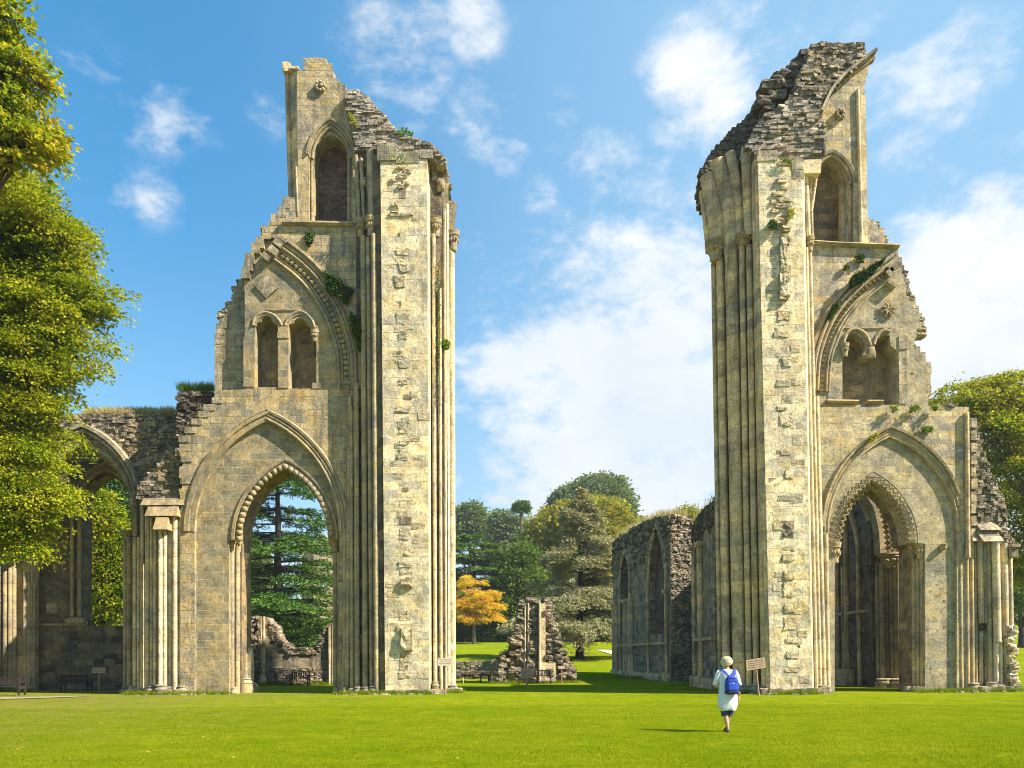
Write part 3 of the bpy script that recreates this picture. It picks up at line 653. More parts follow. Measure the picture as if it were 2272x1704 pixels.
    capital(mb, 800, 486, 26, 40, 38.3, 5); capital(mb, 823, 481, 26, 44, 37.9, 6)
    capital(mb, 515, 1185, 22, 40, 39.15, 7); capital(mb, 528, 1187, 22, 38, 39.5, 17); capital(mb, 742, 1190, 28, 36, 39.2, 8)
    mb.build('capital', T, smooth=True, angle=50)
    # upper window frame
    mb = MB().mat(M['mould'])
    pa = arch(689, 779, 350, 733, 276); mb.band(XZ(pa, W1), roll(-3 * k, -.08, 3.5 * k), W1); mb.band(XZ(pa, W1), roll(3 * k, -.03, 2.5 * k), W1)
    mb.band(XZ(arch(683, 787, 352, 733, 266)[1:-1], W1), [(-2 * k, -.05), (-1 * k, .10), (4 * k, .10), (7 * k, -.05)], W1)
    for s, (xb, yb, xt, yt) in enumerate([(693, 491, 691, 352), (774, 491, 775, 350)]): shaft(mb, xb, yb, xt, yt, 4, W1 + .2)
    capital(mb, 690.5, 344, 13, 18, W1 + .15, 12, False); capital(mb, 775, 344, 13, 16, W1 + .15, 13, False)
    mb.build('window_frame', T, smooth=True, angle=50)
    mb = MB().mat(M['shaft_grey']); a, b = P(664, 492, 38.75), P(648, 168, 38.75)
    loft(mb, [P(645, 492, 39.5), P(668, 492, 38.62), P(670, 492, 39.8), P(645, 492, 40.4)], [P(634, 158, 39.5), P(661, 158, 38.62), P(663, 158, 39.8), P(634, 158, 40.4)])
    mb.tube([P(647, 490, 39.35), P(637, 160, 39.35)], .13, 10); mb.tube([P(661, 480, 38.62), P(657, 370, 38.62)], .06, 8)
    mb.rock(P(639, 158, 39.4), (.2, .35, .24), 5, 1, .3, .3); mb.rock(P(655, 163, 39.2), (.26, .4, .14), 6, 1, .3, .3)
    mb.build('turret_shaft', T, smooth=True, angle=50)
    mb = MB().mat(M['mould']); c = P(711, 192, 38.5)
    for j in range(8):
        a = 2 * math.pi * j / 8; mb.rock((c.x + .20 * math.cos(a), c.y, c.z + .20 * math.sin(a)), (.09, .1, .09), j, 0, .3, .9)
    mb.rock((c.x + .04, c.y - .02, c.z + .02), (.11, .12, .1), 20, 1, .3, .9); mb.build('carved_boss', T, smooth=True)
    # ---- the pier itself
    mb = MB().mat(M['pier'])
    z0, z1 = -.3, P(890, 352, 37.5).z
    def X(px, Y, row): return P(px, row, Y).x
    def ring(l, row, z): return [Vector((X(px, Y, row), Y, z)) for px, Y in l]
    b1 = [(855, 37.50), (952, 37.50), (957.5, 38.3), (960, 41.3)]; t1 = [(844, 37.50), (948, 37.50), (954, 38.3), (957, 41.3)]
    loft(mb, ring(b1 + [(850, 41.3)], 1541, z0), ring(t1 + [(842, 41.3)], 352, z1)); mb.build('pier_shaft', T)
    mb = MB().mat(M['groove_shade'])
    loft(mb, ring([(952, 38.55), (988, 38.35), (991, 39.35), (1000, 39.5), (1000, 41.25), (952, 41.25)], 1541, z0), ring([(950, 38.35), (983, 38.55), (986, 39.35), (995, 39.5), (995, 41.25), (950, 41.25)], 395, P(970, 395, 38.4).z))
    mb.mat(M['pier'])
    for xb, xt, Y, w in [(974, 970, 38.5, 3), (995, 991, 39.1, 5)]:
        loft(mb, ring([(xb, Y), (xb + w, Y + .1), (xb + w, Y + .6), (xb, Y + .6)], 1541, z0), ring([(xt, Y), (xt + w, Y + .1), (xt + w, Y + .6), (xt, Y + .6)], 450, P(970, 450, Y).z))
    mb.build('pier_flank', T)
    mb = MB().mat(M['groove_shade'])
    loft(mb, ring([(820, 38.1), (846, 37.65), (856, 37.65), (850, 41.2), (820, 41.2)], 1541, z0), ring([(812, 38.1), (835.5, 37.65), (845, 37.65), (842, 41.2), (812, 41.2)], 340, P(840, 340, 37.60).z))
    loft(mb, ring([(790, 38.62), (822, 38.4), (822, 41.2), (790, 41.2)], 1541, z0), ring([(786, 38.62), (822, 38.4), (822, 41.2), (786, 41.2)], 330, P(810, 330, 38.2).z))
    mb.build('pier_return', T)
    mb = MB().mat(M['shaft'])
    for (xb, xt, yt, r, Y) in [(758, 760, 1195, 5.5, 38.75), (770, 776, 880, 5, 38.5), (781, 779, 900, 4.8, 38.45), (793, 790, 850, 6, 38.35), (811, 806, 525, 6.5, 38.2), (825, 817, 528, 5, 38.0), (836.5, 829.5, 520, 6.5, 37.75)]:
        shaft(mb, xb, 1545, xt, yt, r, Y)
    for (xb, yb, xt, yt, r, Y) in [(514.5, 1545, 514.5, 1222, 5.5, 39.15), (526.5, 1545, 526.5, 1222, 5.5, 39.45), (534, 1545, 534, 1230, 4, 39.9), (744, 1545, 744, 1225, 5, 39.4), (752, 1545, 752, 1225, 4.5, 39.2), (764, 1545, 766, 1172, 5, 38.6)]:
        shaft(mb, xb, yb, xt, yt, r, Y)
    # upper shafts above the capitals
    for (xb, yb, xt, yt, r, Y) in [(797, 488, 790, 345, 5, 38.4), (808, 488, 801, 352, 4.5, 38.3), (826, 484, 822, 336, 9, 38.0)]: shaft(mb, xb, yb, xt, yt, r, Y)
    mb.rock(P(806, 405, 38.2), (.16, .16, .2), 77, 1, .3, .8)
    mb.build('vaulting_shaft', T, smooth=True, angle=50)
    mb = MB().mat(M['shaft_warm'])
    for (xb, xt, yt, r, Y) in [(966, 962, 520, 4.5, 38.35), (989, 986, 430, 4, 38.9), (1004, 1001, 556, 8, 39.45)]: shaft(mb, xb, 1545, xt, yt, r, Y)
    shaft(mb, 979, 1545, 976, 640, 3.5, 38.4)
    mb.build('vaulting_shaft', T, smooth=True, angle=50)
    mb = MB().mat(M['mould']); capital(mb, 1005, 513, 30, 46, 39.4, 21); capital(mb, 968, 487, 25, 40, 38.5, 22); capital(mb, 980, 366, 24, 30, 38.6, 23, False)
    mb.rock(P(978, 412, 38.5), (.2, .2, .3), 31, 1, .35, .8)
    mb.build('capital', T, smooth=True, angle=50)
    mb = MB().mat(M['weather'])
    loft(mb, [P(989, 512, 39.3), P(1007, 512, 39.3), P(1007, 512, 40.1), P(989, 512, 40.1)], [P(990, 444, 39.2), P(1014, 448, 39.2), P(1014, 448, 40.2), P(990, 444, 40.2)])
    loft(mb, [P(960, 488, 38.6), P(986, 488, 38.6), P(986, 488, 40), P(960, 488, 40)], [P(972, 372, 38.5), P(998, 396, 38.5), P(998, 396, 40), P(972, 372, 40)])
    loft(mb, [P(958, 400, 38.4), P(978, 400, 38.4), P(992, 400, 40), P(958, 400, 40)], [P(955, 340, 38.4), P(976, 352, 38.4), P(990, 360, 40), P(955, 340, 40)])
    mb.build('vault_springer', T)
    # broken toothing down the face of the pier
    mb = MB().mat(M['toothing']); rn = random.Random(8); holes = []
    y = 520
    while y < 1500:
        h = rn.uniform(9, 26); w = rn.uniform(14, 30); x = 890 + 14 * (y - 350) / 1190 + rn.uniform(-9, 11); kind = rn.random()
        if kind < .62:
            a = P(x, y, 37.5); mb.new().rock((a.x, a.y + .03, a.z), (w / 2 * .0214, rn.uniform(.04, .08), h / 2 * .0214), int(y), 2, .45, .1)
            if rn.random() < .45: a = P(x + rn.uniform(-16, 16), y + rn.uniform(-9, 9), 37.5); mb.rock((a.x, a.y + .03, a.z), (rn.uniform(.06, .15), .05, rn.uniform(.05, .1)), int(y) + 7, 1, .45, .3)
        elif kind < .85: holes.append((x, y, rn.uniform(5, 13), rn.uniform(5, 11)))
        y += h * .5 + rn.uniform(4, 34)
    for (x, y, w, h, dp) in [(903, 1294, 26, 20, .24), (904, 1420, 25, 50, .28), (889, 477, 50, 6, .1), (880, 455, 10, 16, .14), (877, 470, 16, 6, .16), (892, 392, 24, 10, .12), (902, 405, 18, 12, .1), (872, 400, 12, 8, .1), (890, 415, 14, 8, .14), (905, 380, 16, 12, .1), (888, 373, 14, 8, .12), (875, 455, 12, 8, .12)]:
        a = P(x, y, 37.50); mb.new().rock((a.x, a.y, a.z), (w / 2 * .0212, dp * .75, h / 2 * .0212), int(x + y), 1, .4, .35)
    for _ in range(34):                       # single ashlars that stand a little proud
        y = rn.uniform(370, 1520); x = rn.uniform(862, 938) ; w, h, dp = rn.uniform(12, 30), rn.uniform(11, 17), rn.uniform(.006, .022)
        a = P(x + (-6 if y < 800 else 4), y, 37.50)
        mb.box(a.x - w / 2 * .0212, a.x + w / 2 * .0212, 37.50 - dp, 37.60, a.z - h / 2 * .0212, a.z + h / 2 * .0212, .012, rn)
    mb.build('broken_toothing', T)
    mb = MB().mat(M['darkwall'])
    for (x, y, w, h) in [(901, 1155, 25, 15), (893, 428, 14, 22), (905, 880, 16, 9)] + holes:
        a = P(x, y, 37.48); mb.new().box(a.x - w / 2 * .0212, a.x + w / 2 * .0212, 37.48, 37.55, a.z - h / 2 * .0212, a.z + h / 2 * .0212, .02, rn)  # thin dark plates on the face, the sockets' shade put into colour
    mb.build('socket_shade', T)
    # slate-like broken core above the window and on the pier head
    mb = MB().mat(M['slate'])
    courses(mb, XZ([(772, 262), (768, 224), (772, 206), (784, 200), (800, 208), (814, 218), (832, 240), (850, 257), (866, 276), (876, 288), (892, 302), (900, 330), (790, 336), (786, 300)], 38.4), 38.3, 41.2, .12, (.2, .6), .12, .02, 7)
    courses(mb, XZ([(836, 345), (838, 322), (842, 316), (880, 298), (900, 306), (930, 316), (958, 324), (972, 342), (990, 360), (980, 370), (945, 352)], 37.80), 37.65, 41.2, .12, (.2, .55), .14, .02, 8)
    mb.mat(M['weather'])
    a, b = P(837, 321, 37.5), P(880, 358, 37.5); mb.box(a.x, b.x, 37.43, 38, b.z, a.z, .02, rn)
    a, b = P(880, 338, 37.5), P(932, 362, 37.5); mb.box(a.x, b.x, 37.47, 38, b.z, a.z, .02, rn)
    a, b = P(932, 332, 37.5), P(960, 352, 37.5); mb.box(a.x, b.x, 37.45, 38.4, b.z, a.z, .02, rn)
    crumble(mb, [(742, 180), (772, 206), (812, 220), (850, 260)], 38.7, 41, .14, 45, 5); crumble(mb, [(850, 300), (890, 302), (956, 324), (988, 360)], 37.9, 41, .13, 50, 15)
    crumble(mb, [(674, 128), (724, 130), (739, 160)], 38.7, 40.8, .12, 14, 6)
    mb.build('broken_top', T)
    # bases
    mb = MB().mat(M['weather'])
    for (x, r, Y, h, s) in [(766, 5, 38.4, 16, 1), (781, 6, 38.2, 14, 2), (795, 7, 38.1, 18, 3), (812, 7, 37.95, 18, 4), (830, 8, 37.90, 20, 5), (966, 5, 38.1, 30, 6), (1004, 8.5, 39.3, 22, 7), (519, 7, 39.2, 16, 8), (750, 6, 39.0, 14, 9)]:
        base_(mb, x, 1541, r, Y, h, s)
    for i, (x, w, Y) in enumerate([(862, 20, 37.45), (884, 24, 37.43), (910, 22, 37.45), (935, 26, 37.43), (958, 20, 37.7), (1020, 12, 39), (996, 22, 38.8), (975, 22, 38.2)]):
        a = P(x, 1538, Y); mb.rock((a.x, a.y + .05, .05), (w / 2 * .0212, .22, .17), i + 40, 1, .3, .15)
    mb.build('shaft_base', T, smooth=True, angle=40)
    # free column and battered plinth beside the opening
    mb = MB().mat(M['shaft_warm']); capital(mb, 541, 1228, 24, 34, 40.4, 41); shaft(mb, 541, 1545, 541, 1255, 5, 40.4)
    mb.rock((P(548, 1500, 40.5).x, 40.7, 1.0), (.22, .3, 1.2), 91, 2, .35, .4); mb.mat(M['shaft']); mb.rock((P(549, 1520, 40.5).x, 40.7, .2), (.34, .4, .36), 92, 2, .35, .3); base_(mb, 546, 1530, 9, 40.4, 26, 5)
    mb.build('jamb_column', T, smooth=True, angle=45)
    # ---- clustered respond on the far left
    mb = MB().mat(M['groove_shade'])
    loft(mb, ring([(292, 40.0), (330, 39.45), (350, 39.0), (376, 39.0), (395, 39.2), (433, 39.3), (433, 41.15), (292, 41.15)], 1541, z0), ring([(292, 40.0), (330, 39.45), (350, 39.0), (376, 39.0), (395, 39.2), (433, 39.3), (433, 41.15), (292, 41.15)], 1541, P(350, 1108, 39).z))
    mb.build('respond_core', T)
    mb = MB().mat(M['shaft_warm'])
    for (x, Y, r, yt) in [(300, 39.6, 5.5, 1192), (308, 39.4, 3.8, 1192), (316, 39.2, 4.2, 1120), (327, 38.9, 5, 1145), (336, 38.85, 3.6, 1145), (344.5, 38.6, 3.6, 1176), (355.5, 38.35, 5.2, 1176), (366, 38.45, 4.6, 1176), (388, 38.6, 5.3, 1121), (400.5, 38.8, 4.6, 1121), (424, 38.85, 4.5, 1180)]:
        shaft(mb, x, 1545, x, yt, r, Y)
    for (x0, x1, Y) in [(371, 382, 38.65), (405, 417, 38.85)]:
        a, b = P(x0, 1560, Y), P(x1, 1121, Y); mb.box(a.x, b.x, Y, Y + .6, -.2, b.z)
    mb.build('respond_shaft', T, smooth=True, angle=45)
    mb = MB().mat(M['mould'])
    shaft(mb, 300, 1190, 300, 1090, 6, 39.5)
    for (x0, x1, y0, y1, Y, d) in [(313, 409, 1105, 1121, 38.55, .10), (323, 395, 1123, 1145, 38.3, .12), (341, 373, 1147, 1175, 38.05, .10), (396, 414, 1157, 1181, 38.75, 0)]:
        a, b = P(x0, y0, Y), P(x1, y1, Y); s = .06
        loft(mb, [Vector((a.x, Y - d, b.z)), Vector((b.x, Y - d, b.z)), Vector((b.x, Y + 1.6, b.z)), Vector((a.x, Y + 1.6, b.z))], [Vector((a.x + s, Y + d, a.z)), Vector((b.x - s, Y + d, a.z)), Vector((b.x - s, Y + 1.6, a.z)), Vector((a.x + s, Y + 1.6, a.z))])
    mb.build('weathering_cap', T)
    mb = MB().mat(M['weather'])
    for i, (x, r, Y, h) in enumerate([(298, 9, 39.5, 20), (318, 8, 39.1, 14), (340, 9, 38.7, 20), (358, 9, 38.25, 22), (372, 7, 38.4, 18), (390, 7, 38.5, 12), (404, 8, 38.7, 20), (424, 7, 38.8, 10)]): base_(mb, x, 1541, r, Y, h, i)
    mb.build('respond_base', T, smooth=True, angle=40)
left_ruin()

# ================================================================== CHAPEL ARCH on the far left
def chapel():
    T = empty('chapel_arcade', (P(190, 1541, 41).x, 42, 0), 'rubble chapel wall with a dark ornamented arch, half hidden by the leafy tree', 'ruin')
    Y1, Y2 = 41.25, 44.5
    mb = MB().mat(M['rubble'])
    inner = arch(72, 299, 1140, 190, 985)
    outer = [(40, 1150), (-60, 1150), (-60, 930)] + rough_line([(-60, 928), (100, 922), (199, 918), (300, 916), (393, 921)], 1.6, 14, 4)[1:] + [(402, 1000), (402, 1120), (330, 1130), (312, 1140), (312, 1600), (292, 1600), (292, 1140)] + inner[::-1][1:] + [(72, 1150)]
    mb.slab(XZ(outer, Y1), [], Y1, Y1 + 1.3)
    a, b = P(-60, 1541, Y1), P(-30, 1150, Y1); mb.box(a.x - 1, b.x, Y1 + .05, Y1 + 1.2, -.2, b.z + .5)
    courses(mb, XZ([(60, 1010), (60, 924), (199, 919), (393, 921), (400, 1000), (396, 1100), (340, 1090), (300, 1050), (240, 985), (190, 942), (120, 990)], Y1 - .02), Y1 - .03, Y1 + .2, .17, (.16, .42), .10, .03, 12)
    mb.build('rubble_wall', T)
    mb = MB().mat(M['weather']); k = Y1 / F  # more stained stone picked to put the arch's shade into its colour
    pa = arch(56, 314, 1130, 186, 948); q = XZ(pa, Y1)
    mb.band(q, [(-3 * k, -.1), (-2 * k, .30), (6 * k, .30), (10 * k, -.1)], Y1); mb.band(q, roll(-8 * k, .12, 4.5 * k), Y1)
    q2 = XZ(arch(80, 292, 1130, 188, 985), Y1)
    mb.band(q2, rect(-2 * k, 22 * k, -.5, -.02), Y1); mb.band(q2, roll(3 * k, -.06, 4 * k), Y1); mb.band(q2, roll(-4 * k, -.25, 3.5 * k), Y1)
    for o_ in (10, 15, 20): zigzag(mb, arch(80, 292, 1130, 188, 985), Y1 - .02, 22, 4, o_, 1.8)
    teeth(mb, arch(84, 290, 1130, 189, 996), Y1 + .35, 14, 7, -2, .1)
    mb.build('arch_moulding', T, smooth=True, angle=40)
    mb = MB().mat(M['shadewall'])
    hole2 = [(181, 1388)] + arch(181, 291, 1122, 237, 1052) + [(291, 1388)]
    mb.slab(XZ([(-60, 1600), (-60, 960), (330, 960), (330, 1600)], Y2), [XZ(hole2, Y2)], Y2, Y2 + 1.1)
    mb.build('inner_wall', T)
    mb = MB().mat(M['mould']); k = Y2 / F
    pa = arch(175, 297, 1122, 237, 1043); mb.band(XZ(pa, Y2), roll(0, .03, 4 * k), Y2); mb.band(XZ(pa, Y2), rect(3 * k, 14 * k, -.05, .05), Y2)
    balls(mb, arch(168, 304, 1122, 237, 1032), Y2 - .05, 9, 3.6, 9, 4)
    shaft(mb, 160, 1368, 160, 1130, 4.5, Y2 - .1); shaft(mb, 176, 1368, 176, 1130, 4, Y2 - .05); shaft(mb, 81, 1395, 81, 1100, 5, Y2 - .1)
    mb.band(XZ([(72, 1386), (190, 1386)], Y2), [(-3 * k, -.05), (-2 * k, .15), (2 * k, .18), (4 * k, -.05)], Y2)
    a = P(160, 1372, Y2); mb.rock((P(172, 1375, Y2).x, Y2 - .05, P(172, 1378, Y2).z), (.5, .25, .2), 3, 1, .3, .4)
    mb.build('inner_arch_moulding', T, smooth=True, angle=40)
    mb = MB().mat(M['darkwall']); a = P(114, 1349, Y2 - .02); mb.box(a.x - .3, a.x + .3, Y2 - .012, Y2 + .02, a.z - .3, a.z + .3); mb.build('putlog_plate', T)
    mb = MB().mat(M['shaft_grey'])
    a, b = P(-60, 1560, 43.8), P(72, 1130, 43.8); mb.box(a.x, b.x, 43.8, 44.6, -.2, b.z)
    mb.build('respond_core', T)
    mb = MB().mat(M['shaft'])
    for (x, Y, r) in [(2, 43.6, 5), (12, 43.5, 6), (22, 43.5, 5), (31, 43.6, 5), (55, 43.7, 4.5), (64, 43.8, 5), (74, 44, 5), (279, 41.0, 6), (288, 40.8, 6)]: shaft(mb, x, 1545, x, 1130 if x < 200 else 1192, r, Y)
    mb.build('respond_shaft', T, smooth=True, angle=45)
    mb = MB().mat(M['mould']); capital(mb, 283, 1178, 34, 22, 40.9, 3); capital(mb, 160, 1125, 26, 22, Y2 - .1, 4); mb.build('capital', T, smooth=True, angle=45)
    mb = MB().mat(M['weather'])
    for i, (x, r, Y) in enumerate([(10, 12, 43.4), (40, 12, 43.5), (66, 8, 43.6), (284, 10, 40.6)]): base_(mb, x, 1541, r, Y, 18, i)
    mb.build('respond_base', T, smooth=True, angle=45)
chapel()
# ================================================================== RIGHT RUIN
def right_ruin():
    W1, W2, W3, WB = 36.6, 36.76, 37.8, 39.2; k = W1 / F
    T = empty('ruined_abbey_pier', (P(1750, 1541, 35.3).x, 37, 0), 'tall broken crossing pier on the right with a zigzag pointed arch', 'ruin', 'great crossing piers')
    def X(px, Y, row): return P(px, row, Y).x
    def ring(l, row, z): return [Vector((X(px, Y, row), Y, z)) for px, Y in l]
    blind = [(1838, 1600)] + arch(1838, 2123, 1180, 1975, 969) + [(2123, 1600)]
    open2 = [(1852, 1600), (1852, 1204)] + arch(1856, 2017, 1204, 1938, 1066) + [(2053, 1206), (2053, 1600)]
    open3 = [(1850, 1600), (1850, 1210)] + arch(1864, 2010, 1206, 1938, 1078) + [(2026, 1210), (2026, 1600)]
    tri = [(1869, 898), (1869, 776), (1874, 762), (1880, 748), (1884, 741), (1892, 738), (1900, 740), (1907, 748), (1915, 753), (1922, 762), (1921, 775), (1915, 786), (1925, 790), (1931, 794), (1940, 790), (1943, 780), (1939, 768), (1946, 752), (1954, 746), (1962, 744), (1974, 744), (1976, 766), (1991, 778), (1991, 898)]
    win1 = [(1796, 540)] + arch(1796, 1894, 405, 1847, 335) + [(1894, 540)]
    win2 = [(1802, 539)] + arch(1802, 1878, 410, 1846, 352) + [(1878, 539)]
    hood = [(1816, 260), (1826, 236), (1839, 213), (1850, 197), (1863.5, 183), (1893, 158.6), (1934, 123.4), (1938, 131), (1930, 142), (1927, 150), (1926, 163), (1920, 168), (1923, 178), (1917, 190), (1919, 205), (1915, 216)]
    steps = [(1919, 487), (1936, 487), (1937, 496), (1947, 496), (1948, 507), (1957, 507), (1959, 519), (1964, 530), (1964, 541), (1992, 541), (1992, 573), (1999, 573), (1999, 590), (2004, 590), (2004, 605), (2010, 605), (2010, 621), (2014, 621), (2015, 653), (2021, 654), (2022, 667), (2029, 667), (2029, 681), (2037, 681), (2037, 697), (2044, 697), (2044, 710), (2048, 711), (2047, 724), (2038, 727), (2037, 746), (2033, 751), (2033, 770), (2037, 770), (2037, 784), (2052, 784), (2052, 805), (2061, 806), (2064, 898), (2074, 902)] + rough_line([(2074, 902), (2150, 903)], 1.2, 9, 3)[1:] + [(2150, 1600)]
    harch = spl([(1994, 577), (1983, 583), (1923, 621), (1880, 660), (1844, 697), (1820, 738), (1804, 792), (1799, 850), (1799, 903)], 4)
    full = [(1790, 1600), (1790, 280)] + hood + steps
    f1 = [(1790, 1600), (1790, 280)] + hood + steps[:steps.index((1992, 573))] + harch + [(2064, 903)] + steps[steps.index((2074, 902)):]
    mb = MB().mat(M['ashlar_r']); mb.slab(XZ(f1, W1), [XZ(blind, W1), XZ(win1, W1)], W1, W2, back=False)
    mb.mat(M['infill_r']); ol = XZ(full, W1); mb.slab(ol, [XZ(open2, W2), XZ(tri, W2), XZ(win2, W2)], W2, W3, back=False)
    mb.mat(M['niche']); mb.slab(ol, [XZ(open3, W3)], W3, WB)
    mb.build('wall', T)
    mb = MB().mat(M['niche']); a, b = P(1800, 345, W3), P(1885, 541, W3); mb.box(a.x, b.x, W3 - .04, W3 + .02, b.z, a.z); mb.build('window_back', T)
    rn = random.Random(13)
    mb = MB().mat(M['weather'])
    for (x, y) in [(1999, 573), (2004, 590), (2010, 605), (2015, 621), (2018, 640), (2022, 654), (2029, 667), (2037, 681), (2044, 697), (2048, 711), (2037, 770), (2052, 784), (2062, 806), (2063, 830), (2065, 855), (1937, 487), (1947, 496), (1958, 507), (1965, 522)]:
        a = P(x, y, 37.0); mb.box(a.x - .4, a.x + rn.uniform(0, .08), 36.95, 39.14, a.z - .5, a.z + rn.uniform(0, .04), .012, rn)
    a = P(2046, 735, 37); mb.rock((a.x - .1, 37.1, a.z + .05), (.25, .3, .13), 3, 1, .25, .3); mb.rock((a.x - .1, 37.1, a.z - .2), (.24, .3, .12), 4, 1, .25, .3)
    crumble(mb, steps[2:9], 36.8, 39, .13, 30, 7); crumble(mb, steps[9:38], 36.9, 39, .13, 70, 8); crumble(mb, [(2068, 902), (2150, 903)], 36.7, 39, .12, 26, 9)
    mb.build('stepped_edge', T)
    # mouldings
    mb = MB().mat(M['mould']); pa = arch(1833, 2129, 1178, 1975, 958); q = XZ(pa, W1)
    mb.band(q, roll(-3 * k, -.05, 4.2 * k), W1); mb.band(q, roll(4 * k, .0, 2.8 * k), W1); mb.band(q, rect(-7 * k, 6 * k, -.35, -.12), W1)
    mb.band(XZ(arch(1826, 2138, 1170, 1975, 948)[:-3], W1), [(-3 * k, -.05), (-2 * k, .12), (3 * k, .14), (6 * k, -.05)], W1)
    mb.build('blind_arch_moulding', T, smooth=True, angle=40)
    mb = MB().mat(M['mould']); zp = arch(1857, 2016, 1204, 1938, 1068); k2 = W2 / F
    for o_, r_ in ((5, 1.4), (9.5, 1.3), (14, 1.2)): zigzag(mb, zp, W2, 12, 3.2, o_, r_, .02)
    teeth(mb, zp, W2 + .02, 12, 4.6, -1, .05)
    mb.band(XZ(arch(1836, 2037, 1204, 1938, 1046), W2), roll(0, 0, 1.0 * k2), W2)
    zigzag(mb, arch(1862, 2011, 1206, 1938, 1076), W2 + .45, 14, 4, 0, 3)
    mb.build('zigzag_moulding', T, smooth=False)
    hp = spl([(1963, 611), (1923, 640), (1888, 672.6), (1858, 713), (1839, 754), (1826.8, 794.6), (1822.8, 832.6), (1821, 869)], 6); q = XZ(hp, W2)
    # path runs down to the left, its left normal points into the tympanum
    mb = MB().mat(M['mould'])
    sg = 1
    mb.band(q, rect(-32 * k2, -20 * k2, -.1, .18), W2); mb.band(q, [(-36 * k2, .1), (-35 * k2, .32), (-28 * k2, .34), (-26 * k2, .1)], W2)
    mb.band(q, roll(-20 * k2, .22, 4.2 * k2), W2); mb.band(q, roll(-10.5 * k2, .15, 4.2 * k2), W2); mb.band(q, rect(-20 * k2, -7 * k2, -.1, .06), W2)
    mb.band(q, rect(8 * k2, 19 * k2, -.1, .02), W2); mb.band(q, roll(11 * k2, .04, 3 * k2), W2); mb.band(q, roll(17 * k2, .06, 2.6 * k2), W2)
    mb.build('half_arch_moulding', T, smooth=True, angle=40)
    mb = MB().mat(M['mould']); teeth(mb, hp[::-1], W2, 11, 5.0, 0, .12); mb.build('tooth_ornament', T)
    mb = MB().mat(M['weather'])
    for (x, y, w, h, a) in [(1983, 592, 30, 14, 38), (1973, 606, 18, 14, 38), (1977, 632, 22, 8, -35), (1970, 575, 44, 7, 34)]:
        c = P(x, y, 36.6); ww, hh = w * k, h * k; ca, sa = math.cos(R(a)), math.sin(R(a))
        mb.new().slab([(c.x + u * ca - v * sa, c.z + u * sa + v * ca) for u, v in [(-ww / 2, -hh / 2), (ww / 2, -hh / 2), (ww / 2, hh / 2), (-ww / 2, hh / 2)]], [], 36.44, 37.1)
    mb.build('projecting_stone', T)
    # carved diamond
    mb = MB().mat(M['mould']); c = P(1969, 690, W2); cx = [(1944, 686), (1968, 662), (1993, 683), (1968, 708)]
    mb.slab(XZ(cx, W2), [], W2 - .06, W2 + .02)
    for j in range(8):
        a = 2 * math.pi * j / 8 + .3; e = Vector((math.cos(a), 0, math.sin(a))); c2 = Vector((c.x, W2 - .10, c.z))
        mb.tube([c2 + e * .04, c2 + e * .2 + Vector((0, -.03, .03)), c2 + e * .36], [.05, .05, .03], 6)
    mb.build('carved_panel', T)
    # triforium heads
    mb = MB().mat(M['mould'])
    for pts in ([(1871, 765), (1874, 748), (1882, 736), (1895, 731), (1910, 735), (1922, 746), (1929, 762), (1931, 768)], [(1938, 765), (1943, 750), (1952, 738), (1963, 733), (1974, 737)]):
        mb.band(XZ(spl(pts, 5), W2), roll(0, .03, 4 * k2), W2)
    mb.band(XZ([(1864, 728), (1975, 728)], W2), rect(-1.5 * k2, 1.5 * k2, -.1, .06), W2)
    mb.rock(P(1930, 782, W2 + .1), (.22, .18, .28), 7, 1, .35, .6)
    capital(mb, 1874, 762, 20, 30, W2 - .05, 9)
    mb.build('trefoil_moulding', T, smooth=True, angle=50)
    mb = MB().mat(M['weather'])
    for (x0, x1, y0, y1, d) in [(1993, 2014, 745, 775, .05), (1993, 2012, 780, 896, .04), (1836, 1868, 860, 893, .03)]:
        a, b = P(x0, y0, W2), P(x1, y1, W2); mb.new().box(a.x, b.x, W2 - d, W2 + .02, b.z, a.z)
    mb.build('jamb_stone', T)
    mb = MB().mat(M['mould'])
    mb.band(XZ([(1832, 892), (1902, 893)], W2), [(-5 * k, -.2), (-4 * k, .14), (0, .24), (4 * k, .14), (5 * k, -.2)], W2)
    mb.new().band(XZ([(1922, 893), (1957, 893)], W2), [(-5 * k, -.2), (-4 * k, .14), (0, .24), (4 * k, .14), (5 * k, -.2)], W2)
    mb.new().band(XZ([(1800, 540), (1860, 544), (1992, 549)], W1), [(-5 * k, -.1), (-4 * k, .14), (0, .24), (4 * k, .16), (5 * k, -.1)], W1)
    mb.build('string_course', T, smooth=True, angle=40)
    # window frame and the lit corner roll
    mb = MB().mat(M['mould']); pa = arch(1798, 1893, 405, 1847, 338)
    mb.band(XZ(pa, W1), roll(-4 * k, -.1, 4 * k), W1); mb.band(XZ(pa, W1), roll(2 * k, -.02, 3 * k), W1); mb.band(XZ(pa, W1), rect(4 * k, 8 * k, -.1, .05), W1)
    shaft(mb, 1885, 539, 1885, 412, 4.5, W1 + .2); capital(mb, 1884, 405, 16, 16, W1 + .15, 8, False)
    a, b = P(1868, 541, W2 + .05), P(1877, 410, W2 + .05); mb.box(a.x, b.x, W2 + .1, W2 + .35, a.z, b.z)
    mb.build('window_frame', T, smooth=True, angle=50)
    mb = MB().mat(M['shaft_warm']); shaft(mb, 1911, 541, 1903, 200, 4.5, W1 - .05); a, b = P(1912, 541, W1), P(1919, 215, W1); mb.box(a.x, b.x, W1 - .10, W1 + .1, a.z, b.z)
    mb.build('corner_roll', T, smooth=True, angle=50)
    mb = MB().mat(M['weather']); q = XZ(spl([(1936, 128), (1893, 160), (1863.5, 185), (1839, 215), (1816, 262)], 5), W1)
